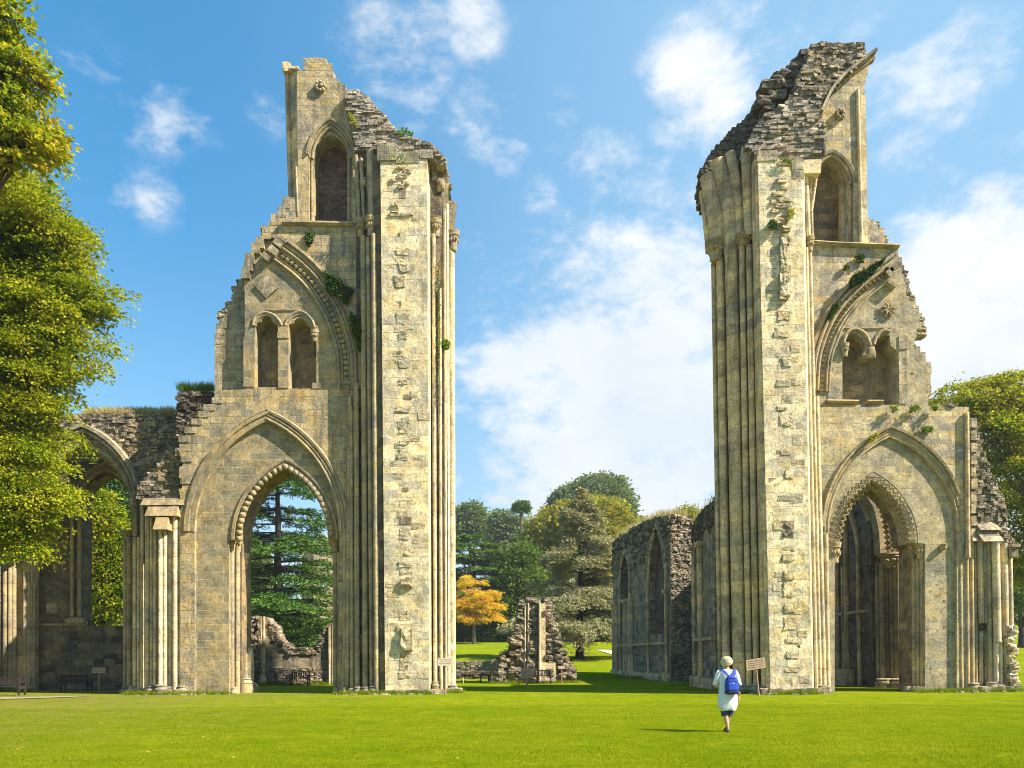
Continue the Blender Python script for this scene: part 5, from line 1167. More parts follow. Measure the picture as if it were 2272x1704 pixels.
# ================================================================== VEGETATION
def PGR(px, py):
    """where the ray through a pixel meets the lawn"""
    d = ray(px, py); t = 5.0
    while t < 900:
        p = CAM + d * (t / d.y)
        if p.z <= gh_s(p.x, p.y): return p
        t += .25
    return p
def leaf_obj(name, cen, lng, wid, mat, parent=None, quad=True):
    """cen (N,3) leaf foot, lng (N,3) long axis incl. length, wid (N,3) half width vector"""
    n = len(cen); v = np.empty((n, 4, 3), np.float32)
    v[:, 0] = cen; v[:, 1] = cen + lng * .45 + wid; v[:, 2] = cen + lng; v[:, 3] = cen + lng * .45 - wid
    me = bpy.data.meshes.new(name); me.vertices.add(n * 4); me.vertices.foreach_set('co', v.reshape(-1))
    me.loops.add(n * 4); me.loops.foreach_set('vertex_index', np.arange(n * 4, dtype=np.int32))
    me.polygons.add(n); me.polygons.foreach_set('loop_start', np.arange(0, n * 4, 4, dtype=np.int32))
    try: me.polygons.foreach_set('loop_total', np.full(n, 4, np.int32))
    except Exception: pass
    me.materials.append(mat); me.update(); me.validate()
    o = bpy.data.objects.new(name, me); C.objects.link(o)
    if parent is not None:
        o.parent = parent; o.matrix_parent_inverse = Matrix.Translation(-Vector(parent.location))
    return o
def unit(a): return a / np.maximum(1e-6, np.linalg.norm(a, axis=-1, keepdims=True))
def sprays(rs, org, out, ln, nl, leaf, fan=.5, droop=.25, flat=.6, wr=.32):
    """leafy twigs: every spray is a fan of leaves that follows `out` and droops at the tip"""
    n = len(org); org = np.repeat(org, nl, 0); out = unit(np.repeat(out, nl, 0)); L_ = np.repeat(ln, nl)
    N_ = n * nl; t = rs.rand(N_) ** .8; up = np.array([0, 0, 1.0])
    side = unit(np.cross(out, up) + 1e-4); s = (rs.rand(N_) * 2 - 1) * fan * np.sqrt(t + .1)
    p = org + out * (t * L_)[:, None] + side * (s * L_)[:, None]
    p[:, 2] -= droop * L_ * t ** 2; p += rs.randn(N_, 3) * (L_ * .07)[:, None]
    d = unit(out + side * (s * 1.6)[:, None] + rs.randn(N_, 3) * .45 - up * droop)
    nr = unit(up * flat + rs.randn(N_, 3) * (1 - flat * .6)); w = unit(np.cross(d, nr))
    sz = leaf * (.65 + .7 * rs.rand(N_))
    return p, d * sz[:, None], w * (sz * wr)[:, None]
def crown(name, blobs, nspray, ln, nl, leaf, mat, parent, seed, droop=.25, flat=.6, fan=.5, shell=.55, horiz=.5, wr=.32, cut=None):
    rs = np.random.RandomState(seed); bl = [(np.array(c), np.array(r)) for c, r in blobs]
    wt = np.array([(r[0] * r[2] + r[1] * r[2]) for c, r in bl]); wt = wt / wt.sum()
    idx = rs.choice(len(bl), nspray, p=wt); c = np.array([bl[i][0] for i in idx]); r = np.array([bl[i][1] for i in idx])
    d = unit(rs.randn(nspray, 3)); rad = shell + (1 - shell) * rs.rand(nspray) ** .6
    lump = 1 + .16 * np.sin(d[:, 0] * 7 + idx * 2.1) * np.sin(d[:, 2] * 8 + idx) 
    org = c + d * r * (rad * lump)[:, None]
    out = unit(d * np.array([1, 1, horiz]) + rs.randn(nspray, 3) * .25 + np.array([0, 0, .15]))
    if cut is not None:
        k = cut(org); org, out = org[k], out[k]; nspray = len(org)
    lens = ln * (.6 + .8 * rs.rand(nspray)); org = org - out * lens[:, None] * .5
    return leaf_obj(name, *sprays(rs, org, out, lens, nl, leaf, fan, droop, flat, wr), mat, parent)
def crown2(name, blobs, nb, br, ns, ln, nl, leaf, mat, parent, seed, droop=.35, thick=.22, shell=.82, flat=.75, wr=.32, rise=.25):
    """boughs: flat, drooping plates of leafy sprays stacked round the crown, with dark gaps between them"""
    rs = np.random.RandomState(seed); bl = [(np.array(c), np.array(r)) for c, r in blobs]
    wt = np.array([(r[0] * r[2] + r[1] * r[2]) for c, r in bl]); wt = wt / wt.sum(); O_, D_, L_ = [], [], []
    for _ in range(nb):
        c, r = bl[rs.choice(len(bl), p=wt)]; d = unit(rs.randn(3)); d[1] = -abs(d[1]) if rs.rand() < .75 else d[1]
        p = c + d * r * (shell + (1.06 - shell) * rs.rand()); o = np.array([d[0], d[1], 0.0]); o = unit(o + rs.randn(3) * np.array([.35, .35, 0])); s_ = np.array([-o[1], o[0], 0.0]); B_ = br * (.55 + .9 * rs.rand())
        u = rs.rand(ns) ** .7; v = (rs.rand(ns) * 2 - 1) * .62 * np.sqrt(1.02 - u * .75)
        q = p[None] + o[None] * ((u - .55) * B_ * 1.3)[:, None] + s_[None] * (v * B_)[:, None]
        q[:, 2] += rise * B_ * u - droop * B_ * (u ** 2 + v ** 2 * .8) + rs.randn(ns) * thick * B_ * .35
        O_.append(q); D_.append(o[None] * .9 + s_[None] * (v * 1.1)[:, None] + np.array([0, 0, -.10]) + rs.randn(ns, 3) * .2); L_.append(ln * (.6 + .8 * rs.rand(ns)))
    return leaf_obj(name, *sprays(rs, np.concatenate(O_), np.concatenate(D_), np.concatenate(L_), nl, leaf, .45, droop, flat, wr), GR[mat], parent)
def bb(px, py, rx, ry, Y, dy=0, ky=1.0):
    p = P(px, py, Y + dy); k = (Y + dy) / F
    return ((p.x, p.y, p.z), (rx * k, rx * k * ky, ry * k))
def limbs(parent, base, blobs, r0, mat, seed, name='trunk', zsplit=.35):
    rn = random.Random(seed); mb = MB().mat(mat); base = Vector(base); mb.new(); zs = [b[0][2] for b in blobs]
    top = Vector((sum(b[0][0] for b in blobs) / len(blobs), base.y, max(zs)))
    fork = base.lerp(Vector((base.x, base.y, top.z)), zsplit)
    mb.tube([base + Vector((0, 0, -.3)), base + Vector((0, 0, .5)), base.lerp(fork, .5) + Vector((rn.uniform(-.1, .1), 0, 0)), fork], [r0 * 1.5, r0 * 1.05, r0 * .9, r0 * .8], 12)
    for c, r in blobs:
        c = Vector(c); m = fork.lerp(c, .45) + Vector((rn.uniform(-.4, .4), rn.uniform(-.4, .4), abs(c.z - fork.z) * .12))
        mb.tube([fork - Vector((0, 0, .3)), m, c], [r0 * .55, r0 * .32, r0 * .1], 7)
        for _ in range(3):
            e = c + Vector((rn.uniform(-1, 1) * r[0], rn.uniform(-1, 1) * r[1], rn.uniform(-.4, 1) * r[2])) * .8
            mb.tube([m.lerp(c, rn.uniform(.2, .9)), c.lerp(e, .5) + Vector((0, 0, .2)), e], [r0 * .16, r0 * .09, r0 * .03], 5)
    o = mb.build(name, parent, smooth=True, fix=False); return o

GR = dict(
 horn=leafmat('leaf_hornbeam', [(0.05, 0.095, 0.008), (0.12, 0.175, 0.01), (0.24, 0.28, 0.015), (0.38, 0.37, 0.025), (0.46, 0.38, 0.04)], .38, .55),
 maple=leafmat('leaf_maple', [(0.09, 0.15, 0.012), (0.17, 0.24, 0.015), (0.29, 0.31, 0.02), (0.44, 0.36, 0.03), (0.48, 0.28, 0.04)], .4, .5),
 cedar=leafmat('leaf_cedar', [(0.025, 0.07, 0.018), (0.055, 0.125, 0.022), (0.1, 0.19, 0.03), (0.18, 0.27, 0.045)], .12, .5),
 cedar_dark=leafmat('leaf_cedar_dark', [(0.03, 0.065, 0.018), (0.065, 0.13, 0.022), (0.13, 0.21, 0.03), (0.21, 0.28, 0.045)], .12, .5),
 silver=leafmat('leaf_silver_cedar', [(0.11, 0.145, 0.06), (0.21, 0.23, 0.12), (0.35, 0.34, 0.18), (0.48, 0.42, 0.25), (0.42, 0.31, 0.18)], .12, .55),
 orange=leafmat('leaf_orange', [(0.4, 0.38, 0.03), (0.58, 0.48, 0.04), (0.7, 0.47, 0.04), (0.7, 0.36, 0.05), (0.62, 0.22, 0.07)], .4, .45, pscale=.9),
 olive=leafmat('leaf_olive', [(0.13, 0.17, 0.02), (0.21, 0.24, 0.03), (0.32, 0.31, 0.045), (0.42, 0.35, 0.06), (0.34, 0.22, 0.08)], .3, .5),
 mid=leafmat('leaf_mid', [(0.05, 0.1, 0.02), (0.09, 0.16, 0.025), (0.15, 0.22, 0.035), (0.23, 0.27, 0.045)], .3, .5),
 limeleaf=leafmat('leaf_lime', [(0.1, 0.16, 0.012), (0.2, 0.26, 0.018), (0.34, 0.35, 0.025), (0.44, 0.37, 0.04), (0.4, 0.24, 0.06)], .38, .55),
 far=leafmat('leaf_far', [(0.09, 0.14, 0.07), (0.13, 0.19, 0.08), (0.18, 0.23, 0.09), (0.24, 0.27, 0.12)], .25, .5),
 hedge_shaded=leafmat('leaf_hedge', [(0.012, 0.03, 0.006), (0.03, 0.06, 0.01), (0.05, 0.1, 0.014), (0.09, 0.15, 0.022)], .15, .6),  # dark hedge green with the trees' shadow put into the colour
 ivy=leafmat('leaf_ivy', [(.015, .04, .010), (.03, .065, .014), (.06, .10, .02), (.10, .14, .03)], .2, .6),
 tuft=leafmat('leaf_tuft', [(.06, .12, .01), (.12, .19, .015), (.22, .25, .03)], .35, .6),
 dry=leafmat('dry_grass', [(.35, .26, .12), (.45, .36, .18), (.50, .42, .22), (.22, .22, .08)], .35, .8),
)
def tree(name, label, base, blobs, mat, nspray, ln, nl, leaf, seed, r0=.4, bark='bark', group=None, **k):
    T = empty(name, tuple(base), label, 'tree', group)
    limbs(T, base, blobs, r0, M[bark], seed); crown('crown', blobs, nspray, ln, nl, leaf, GR[mat], T, seed, **k); return T

# big hornbeam on the left edge
B = [bb(50, 520, 120, 130, 31), bb(95, 600, 100, 110, 31.5), bb(150, 690, 80, 50, 31), bb(95, 760, 115, 95, 31), bb(55, 860, 105, 75, 30.5), bb(30, 930, 100, 80, 30.5), bb(40, 1030, 80, 75, 30), bb(60, 1125, 85, 60, 30), bb(30, 1185, 80, 55, 30), bb(130, 1100, 50, 22, 30), bb(-120, 600, 180, 260, 31), bb(-140, 960, 190, 260, 31), bb(20, 700, 130, 160, 31.5), bb(0, 450, 90, 90, 31.5), bb(0, 850, 120, 160, 30.5), bb(20, 1060, 90, 120, 30), bb(185, 650, 55, 26, 31)]
T = empty('hornbeam_tree', (P(-190, 1560, 30.5).x, 30.5, 0), 'huge leafy green tree filling the left edge from the bench upwards', 'tree')
limbs(T, T.location, B, .5, M['bark'], 5); crown2('crown', B, 820, 1.25, 30, .62, 13, .12, 'horn', T, 5, shell=.7)
crown('inner_foliage', B, 2600, 1.0, 12, .2, GR['horn'], T, 55, shell=.2)
B = [bb(5, 60, 50, 70, 26), bb(25, 175, 52, 70, 26), bb(45, 265, 52, 60, 26), bb(20, 335, 62, 55, 26), bb(-60, 120, 80, 160, 26), bb(-60, 300, 80, 120, 26.5), bb(80, 300, 34, 36, 26)]
T = empty('maple_tree', (P(-330, 1560, 26).x, 26, 0), 'yellowing maple boughs hanging at the top left corner above the big green tree', 'tree')
limbs(T, T.location, B, .35, M['bark'], 6); crown2('crown', B, 170, 1.0, 22, .5, 9, .15, 'maple', T, 6, wr=.45, flat=.5, shell=.6)
# behind the chapel arch
B = [bb(225, 1200, 60, 80, 56), bb(240, 1290, 60, 90, 56), bb(200, 1330, 50, 70, 56), bb(215, 1140, 40, 60, 55), bb(270, 1240, 40, 60, 56)]
tree('garden_tree', 'yellow green bushy tree seen through the chapel arch', (P(230, 1500, 56).x, 56, gh_s(0, 56)), B, 'horn', 2200, 1.2, 16, .22, 7, .25)
B = [bb(250, 1090, 90, 90, 72), bb(290, 1200, 70, 120, 72), bb(200, 1060, 80, 70, 72), bb(140, 1200, 80, 150, 74)]
tree('dark_tree', 'dark evergreen tree behind the yellow green tree in the chapel arch', (P(270, 1490, 72).x, 72, gh_s(0, 72)), B, 'cedar', 2600, 1.4, 14, .28, 8, .35)
# right edge
B = [bb(2150, 900, 75, 50, 62), bb(2225, 880, 70, 45, 62), bb(2180, 960, 80, 70, 62), bb(2250, 990, 80, 90, 62), bb(2210, 1080, 80, 80, 62), bb(2260, 1170, 70, 80, 62), bb(2330, 1000, 130, 150, 63), bb(2300, 1240, 80, 80, 63), bb(2110, 930, 45, 50, 63), bb(2360, 1200, 120, 120, 63)]
T = empty('lime_tree', (P(2390, 1500, 62).x, 62, gh_s(0, 62)), 'broad yellow green tree rising behind the right end of the ruin', 'tree')
limbs(T, T.location, B, .45, M['bark'], 9); crown2('crown', B, 420, 2.1, 26, 1.0, 12, .22, 'limeleaf', T, 9, shell=.7)
B = [bb(2250, 1310, 55, 40, 96), bb(2300, 1290, 60, 50, 96), bb(2215, 1330, 35, 25, 96), bb(2270, 1270, 50, 40, 97)]
tree('parkland_tree', 'low spreading tree with dark trunk on the far lawn at the right edge', tuple(PGR(2268, 1437)), B, 'mid', 1800, 1.6, 14, .3, 10, .5, bark='bark_dark')
# orange maple
b0 = PGR(1052, 1429); YO = b0.y
B = [bb(1048, 1300, 28, 22, YO), bb(1075, 1318, 24, 16, YO), bb(1035, 1335, 34, 22, YO), bb(1080, 1348, 28, 20, YO), bb(1050, 1370, 38, 14, YO), bb(1092, 1370, 20, 12, YO), bb(1018, 1355, 26, 24, YO), bb(1060, 1330, 30, 26, YO)]
tree('young_maple', 'small orange and yellow autumn tree on the upper lawn', tuple(b0), B, 'orange', 2300, 1.1, 12, .24, 11, .22, bark='bark_grey', zsplit=.0) if False else None
T = empty('young_maple', tuple(b0), 'small orange and yellow autumn tree on the upper lawn', 'tree')
limbs(T, b0, B, .28, M['bark_grey'], 11, zsplit=.38); crown2('crown', B, 150, 1.3, 16, .8, 10, .22, 'orange', T, 11, shell=.4)

def cedar(name, label, base, H, levels, spread, mat, leaf, seed, r0, nleafk=1.0, droop=.12, slope=.05, gap=0.0, bark='bark_dark', padw=.16, zmin=.12, jitter=.012, wild=.1):
    """tiered conifer: level boughs carrying flat plates of needles"""
    rn = random.Random(seed); rs = np.random.RandomState(seed); base = Vector(base)
    T = empty(name, tuple(base), label, 'tree'); mb = MB().mat(M[bark]); mb.new()
    top = base + Vector((rn.uniform(-.3, .3), 0, H)); n = 14
    mb.tube([base + Vector((0, 0, -.5))] + [base.lerp(top, i / n) + Vector((math.sin(i) * .05, 0, 0)) for i in range(n + 1)], [r0 * 1.7] + [r0 * (1.15 if i == 0 else 1 - .9 * (i / n)) for i in range(n + 1)], 10)
    org, out, ln = [], [], []
    for i in range(levels):
        t = zmin + (1 - zmin) * (i + rn.uniform(-.3, .3)) / levels; t = min(.99, max(zmin, t)); Rl = spread(t)
        for j in range(rn.randint(3, 5) if t < .9 else 3):
            a = rn.uniform(0, 2 * math.pi); tj = min(.985, max(zmin, t + rn.uniform(-jitter, jitter))); Lb = spread(tj) * rn.uniform(.55, 1.15); d = Vector((math.cos(a), math.sin(a), 0)); p0 = base.lerp(top, tj)
            pts = []; sl = slope + rn.uniform(-.5, 1) * wild
            for q in range(6):
                u = q / 5; pts.append(p0 + d * Lb * u + Vector((0, 0, Lb * (sl * u - droop * u * u))) + Vector((rn.uniform(-.1, .1), rn.uniform(-.1, .1), 0)))
            mb.tube(pts, [r0 * .22 * (1 - t * .6) * (1 - .85 * q / 5) + .015 for q in range(6)], 5, caps=False)
            m = int((10 + Lb * 6.5) * nleafk); side = Vector((-d.y, d.x, 0))
            for _ in range(m):
                u = rn.uniform(.18, 1) ** .8; f = min(4.999, u * 5); k = int(f); c = pts[k].lerp(pts[k + 1], f - k)
                w = Lb * padw * (1.25 - abs(u - .6)); s = rn.uniform(-1, 1)
                org.append(c + side * s * w + Vector((0, 0, rn.uniform(-.1, .16) * (1 + wild * 9) - abs(s) * w * wild))); out.append(d * .7 + side * s * .9 + Vector((0, 0, rn.uniform(-.15, .1)))); ln.append(rn.uniform(.5, 1.1) * (.5 + Lb * .08))
    mb.build('trunk', T, smooth=True, fix=False)
    p, l, w = sprays(rs, np.array(org), np.array(out), np.array(ln), 13, leaf, .55, .18, .85, .22)
    leaf_obj('crown', p, l, w, GR[mat], T); return T
# cedar framed by the left arch
b1 = Vector((P(618, 1460, 85).x, 85, gh_s(0, 85)))
cedar('cedar_tree', 'dark green cedar with level boughs, framed by the left arch', b1, 27, 34, lambda t: 8.6 - 6.0 * max(0, t - .25) if t > .2 else 7.6, 'cedar', .32, 21, .62, .95, zmin=.06, padw=.17, jitter=.02, wild=.14)
b2 = PGR(1286, 1461)
cedar('silver_cedar', 'silvery tan cedar with drooping boughs behind the stump', b2, 19.7, 24, lambda t: 9.2 * (1 - t) ** .85 + .5, 'silver', .24, 22, .5, 3.6, droop=.55, slope=.36, zmin=.12, padw=.22, jitter=.07, wild=.34)
b3 = Vector((P(1050, 1430, 140).x, 140, gh_s(0, 140)))
cedar('dark_cedar', 'dark flat topped cedar rising behind the orange maple', b3, 19.5, 17, lambda t: 9.5 - 4.0 * t, 'cedar_dark', .36, 23, .7, 2.0, padw=.26, zmin=.2, jitter=.03)
YT = 152
tree('tall_lime', 'large round olive green tree behind the silvery cedar', (P(1300, 1430, YT).x, YT, gh_s(0, YT)), [bb(1300, 1180, 90, 70, YT), bb(1225, 1195, 60, 62, YT), bb(1375, 1200, 48, 55, YT), bb(1190, 1260, 60, 60, YT), bb(1270, 1280, 110, 90, YT), bb(1340, 1150, 55, 45, YT), bb(1270, 1145, 45, 36, YT)], 'olive', 6500, 2.4, 14, .52, 24, .6, shell=.75)
tree('mid_tree', 'dense green tree between the dark cedar and the silvery cedar', (P(1160, 1430, 136).x, 136, gh_s(0, 136)), [bb(1150, 1290, 45, 50, 136), bb(1130, 1340, 45, 50, 136), bb(1190, 1330, 50, 60, 136), bb(1165, 1235, 30, 30, 136)], 'mid', 2600, 2.2, 13, .46, 25, .4)
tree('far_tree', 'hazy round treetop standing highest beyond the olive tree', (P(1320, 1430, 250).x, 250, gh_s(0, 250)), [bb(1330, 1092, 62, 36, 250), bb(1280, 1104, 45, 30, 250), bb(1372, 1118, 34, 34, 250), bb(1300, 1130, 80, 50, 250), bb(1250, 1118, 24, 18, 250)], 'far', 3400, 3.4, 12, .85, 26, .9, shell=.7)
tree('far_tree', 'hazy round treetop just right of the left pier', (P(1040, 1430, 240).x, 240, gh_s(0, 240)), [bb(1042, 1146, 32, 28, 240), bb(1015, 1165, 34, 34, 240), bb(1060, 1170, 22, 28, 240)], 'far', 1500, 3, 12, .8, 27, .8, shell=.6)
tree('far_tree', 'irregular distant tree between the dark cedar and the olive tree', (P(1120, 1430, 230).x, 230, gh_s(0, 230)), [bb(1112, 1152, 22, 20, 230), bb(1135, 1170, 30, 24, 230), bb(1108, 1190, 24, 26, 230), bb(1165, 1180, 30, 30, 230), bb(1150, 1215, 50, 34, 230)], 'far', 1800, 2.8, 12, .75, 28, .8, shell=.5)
TT = tree('pine_tree', 'small flat topped pine poking above the distant tree', (P(1158, 1430, 215).x, 215, gh_s(0, 215)), [bb(1158, 1121, 14, 8, 215), bb(1150, 1128, 8, 5, 215), bb(1166, 1129, 7, 5, 215)], 'cedar_dark', 260, 1.6, 12, .55, 29, .35, shell=.3, zsplit=.86) if False else None
T = empty('pine_tree', (P(1158, 1430, 215).x, 215, gh_s(0, 215)), 'small flat topped pine poking above the distant tree', 'tree')
Bp = [bb(1158, 1121, 14, 8, 215), bb(1148, 1129, 8, 5, 215), bb(1167, 1130, 7, 5, 215)]
limbs(T, T.location, Bp, .35, M['bark'], 3, zsplit=.93); crown('crown', Bp, 260, 1.6, 12, .55, GR['cedar_dark'], T, 29, shell=.3)
tree('far_bush', 'thin brown twiggy bush at the right shoulder of the olive tree', (P(1425, 1430, 170).x, 170, gh_s(0, 170)), [bb(1425, 1160, 18, 12, 170), bb(1408, 1150, 10, 8, 170)], 'far', 140, 2, 9, .4, 30, .3)
tree('far_tree', 'small sparse treetop between the two choir walls', (P(1527, 1430, 130).x, 130, gh_s(0, 130)), [bb(1525, 1136, 24, 14, 130), bb(1515, 1155, 20, 16, 130), bb(1540, 1152, 20, 16, 130)], 'olive', 420, 1.6, 10, .34, 31, .3, shell=.3)
tree('garden_tree', 'mid green tree left of the cedar trunk, behind the left arch', (P(540, 1430, 150).x, 150, gh_s(0, 150)), [bb(540, 1330, 50, 60, 150), bb(500, 1250, 60, 70, 150), bb(580, 1350, 40, 40, 150), bb(570, 1260, 30, 50, 150)], 'mid', 2600, 2.2, 13, .5, 32, .4)
# hedge along the upper lawn
def hedge():
    for lab, xa, xb, Y, ztop in [('clipped dark green hedge beyond the left arch', 520, 800, 128, 3.9), ('long dark hedge under the trees behind the orange maple', 940, 1420, 133, 3.6)]:
        a, b = P(xa, 1430, Y), P(xb, 1430, Y); z0 = gh_s(0, Y)
        T = empty('hedge', ((a.x + b.x) / 2, Y, z0), lab, 'hedge')
        mb = MB().mat(M['hedge_core']); mb.box(a.x, b.x, Y + .3, Y + 2.5, z0 - .5, z0 + ztop - .3); mb.build('hedge_core', T)
        rs = np.random.RandomState(int(Y)); n = 9000; x = a.x + (b.x - a.x) * rs.rand(n); top = rs.rand(n) < .25
        y = np.where(top, Y + rs.rand(n) * 2.5, Y + .25 - rs.rand(n) ** 2 * .35); z = np.where(top, z0 + ztop - .25 + .2 * np.sin(x * .8), z0 + rs.rand(n) * (ztop - .1))
        c = np.stack([x, y, z], 1); o = unit(np.stack([rs.randn(n) * .6, np.where(top, 0, -1.0), np.where(top, 1.0, .35)], 1) + rs.randn(n, 3) * .4)
        leaf_obj('foliage', *sprays(rs, c, o, np.full(n, .35), 6, .28, .8, .1, .4), GR['hedge_shaded'], T)
M['hedge_core'] = flat('hedge_core', (.012, .02, .007), 1, .3, 3)
hedge()
# far woodland closes the horizon
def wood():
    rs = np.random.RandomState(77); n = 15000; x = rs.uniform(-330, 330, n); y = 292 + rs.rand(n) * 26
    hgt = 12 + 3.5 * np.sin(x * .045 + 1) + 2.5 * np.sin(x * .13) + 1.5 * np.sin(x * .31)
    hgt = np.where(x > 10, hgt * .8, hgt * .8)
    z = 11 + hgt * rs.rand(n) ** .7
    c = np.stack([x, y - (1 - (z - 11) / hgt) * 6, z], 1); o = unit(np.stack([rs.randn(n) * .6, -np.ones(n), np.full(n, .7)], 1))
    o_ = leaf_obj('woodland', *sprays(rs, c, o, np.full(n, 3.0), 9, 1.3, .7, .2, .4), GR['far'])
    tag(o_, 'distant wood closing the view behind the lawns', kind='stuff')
wood()
# ---- turf: real blades near the camera, rank tufts along the foot of the walls, fallen leaves
def turf():
    rs = np.random.RandomState(9); n = 300000; y = 11.0 + 17.0 * rs.rand(n) ** 1.25; x = (rs.rand(n) * 2 - 1) * (y * .68 + 1)
    k = (np.sin(x * 1.7 + np.sin(y * 1.1) * 2) + np.sin(y * 2.3 + x * .6)) * .12
    z = np.array([0.0] * n) - .004; h = .030 * (.6 + .9 * rs.rand(n)) * (1 + k)
    d = unit(np.stack([rs.randn(n) * .55, rs.randn(n) * .55, np.ones(n)], 1)); sd = unit(np.stack([rs.randn(n), rs.randn(n) * .5, np.zeros(n)], 1))
    z = z + .035 * np.exp(-((y - 33) / 3.0) ** 2)
    zz = np.array([mnoise.noise(Vector((a * .06, b * .06, 0))) * .05 for a, b in zip(x, y)])
    o = leaf_obj('grass', np.stack([x, y, z + zz], 1), d * h[:, None], sd * .0034, GR['turf']); tag(o, 'short mown grass blades in the foreground', kind='stuff')
    pts = []
    rn = random.Random(12)
    for x0, x1, Y in [(280, 510, 38.2), (740, 850, 37.4), (850, 955, 37.2), (955, 1025, 38.8), (1600, 1700, 36.2), (1700, 1815, 34.95), (2030, 2260, 36.1), (-20, 80, 43), (560, 740, 51.6), (1085, 1285, 53.0), (1360, 1490, 60), (1490, 1600, 47)]:
        for _ in range(int((x1 - x0) * .8)):
            q = P(rn.uniform(x0, x1), 1541, Y); pts.append((q.x, Y - rn.random() * .35, gh_s(q.x, Y)))
    tufts('grass_tufts', pts, .26, 12, 'turf', 14, 'longer grass left by the mower along the foot of the walls', kind='stuff', lean=.45, w=.008)
    mb = MB().mat(M['weather'])
    for k_ in range(90):
        x0, x1, Y = rn.choice([(280, 510, 38.0), (740, 850, 37.2), (850, 955, 37.1), (955, 1025, 38.6), (1600, 1700, 36.0), (1700, 1815, 34.8), (2030, 2260, 35.9), (1085, 1285, 52.8), (1360, 1490, 60)])
        q = P(rn.uniform(x0, x1), 1541, Y); s_ = rn.uniform(.03, .10); mb.rock((q.x, Y - rn.random() * .4, gh_s(q.x, Y) + .01), (s_ * 1.4, s_, s_ * .7), k_, 1, .35, .4)
    o = mb.build('stone_chips', smooth=False); tag(o, 'small stone chips fallen along the foot of the walls', kind='stuff')
    n = 300; y = 13 + 25 * rs.rand(n); x = -y * .66 + (rs.rand(n) ** 1.6) * (y * .8); c = np.stack([x, y, np.full(n, .03)], 1)
    d = unit(np.stack([rs.randn(n), rs.randn(n), rs.rand(n) * .3], 1)); w = unit(np.cross(d, np.array([0, 0, 1.0]) + rs.randn(n, 3) * .3))
    o = leaf_obj('fallen_leaves', c, d * .07, w * .022, GR['fallen']); tag(o, 'scattered fallen leaves on the turf at the left', kind='stuff')
GR['turf'] = leafmat('leaf_turf', [(.085, .15, .003), (.14, .205, .004), (.20, .245, .006), (.28, .29, .02)], .3, .65, pscale=.5)
GR['fallen'] = leafmat('leaf_fallen', [(.35, .16, .03), (.45, .24, .04), (.30, .18, .06)], .1, .8)
# ---- wall-top grasses and ivy
def tufts(name, pts, h, nb, mat, seed, label, cat='grass', kind=None, lean=.25, w=.012, group=None):
    rs = np.random.RandomState(seed); p = np.repeat(np.array([tuple(q) for q in pts]), nb, 0); n = len(p)
    p = p + rs.randn(n, 3) * np.array([.10, .10, .0]); hh = h * (.4 + .8 * rs.rand(n))
    d = unit(np.stack([rs.randn(n) * lean, rs.randn(n) * lean, np.ones(n)], 1)); sd = unit(np.stack([rs.randn(n), rs.randn(n) * .4, np.zeros(n)], 1))
    o = leaf_obj(name, p, d * hh[:, None], sd * w, GR[mat]); tag(o, label, cat if not kind else None, group, kind); return o
turf()
rn = random.Random(55)
O, d_, n_, tp, L_ = CH[0]
pts = []
for i in range(340):
    s = rn.uniform(.1, L_ - .1); z = np.interp(s, [a for a, b in sorted(tp)], [b for a, b in sorted(tp)]); q = O + d_ * s - n_ * rn.uniform(0, 1.5); pts.append((q.x, q.y, z + .02))
tufts('dry_grass', pts, .62, 10, 'dry', 1, 'tall dry grass growing along the top of the dark choir wall', kind='stuff', w=.012)
O, d_, n_, tp, L_ = CH[1]; pts = []
for i in range(50):
    s = rn.uniform(.1, L_ - .1); z = np.interp(s, [a for a, b in sorted(tp)], [b for a, b in sorted(tp)]); q = O + d_ * s - n_ * rn.uniform(0, 1.0); pts.append((q.x, q.y, z))
tufts('dry_grass', pts, .4, 10, 'dry', 2, 'short dry grass on the curved choir wall remnant', kind='stuff')
pts = [tuple(P(rn.uniform(190, 395), rn.uniform(917, 922), 41.3 + rn.uniform(0, 1))) for _ in range(230)]
tufts('dry_grass', pts, .42, 14, 'dry', 3, 'dry grass along the top of the chapel rubble wall', kind='stuff')
pts = [tuple(P(rn.uniform(398, 476), 870, 39.8 + rn.uniform(0, 1.6))) for _ in range(120)]
tufts('dry_grass', pts, .55, 12, 'tuft', 4, 'dark grass on the rubble block left of the paired niches', kind='stuff', w=.008)
pts = [tuple(P(rn.uniform(840, 955), 0, 37.6)) for _ in range(1)]
def ivy(poly, Y, n, label, seed, leaf=.11, dep=.18, name='ivy', mat='ivy', cat='plant', group='plants rooted in the masonry'):
    rn = random.Random(seed); rs = np.random.RandomState(seed); xs = [p[0] for p in poly]; ys = [p[1] for p in poly]; c = []
    cx, cy = sum(xs) / len(xs), sum(ys) / len(ys)
    while len(c) < n:
        x, y = rn.uniform(min(xs), max(xs)), rn.uniform(min(ys), max(ys))
        if inside(x, y, poly): q = P(x, y, Y); c.append((q.x, Y - rn.random() ** 1.5 * dep, q.z))
    c = np.array(c); nn_ = len(c); d = unit(np.stack([rs.randn(nn_) * .7, -.5 * np.ones(nn_), rs.randn(nn_) * .5 - .5], 1))
    nr = unit(np.stack([rs.randn(nn_) * .5 + .2, -np.ones(nn_), rs.randn(nn_) * .5 + .4], 1)); w = unit(np.cross(d, nr)); sz = leaf * (.6 + .8 * rs.rand(nn_))
    o = leaf_obj(name, c, d * sz[:, None], w * (sz * .42)[:, None], GR[mat]); tag(o, label, cat, group)
ivy([(683, 517), (691, 513), (697, 520), (696, 534), (688, 547), (680, 540), (678, 527)], 38.6, 420, 'dark oval ivy patch below the upper ledge of the left ruin', 1)
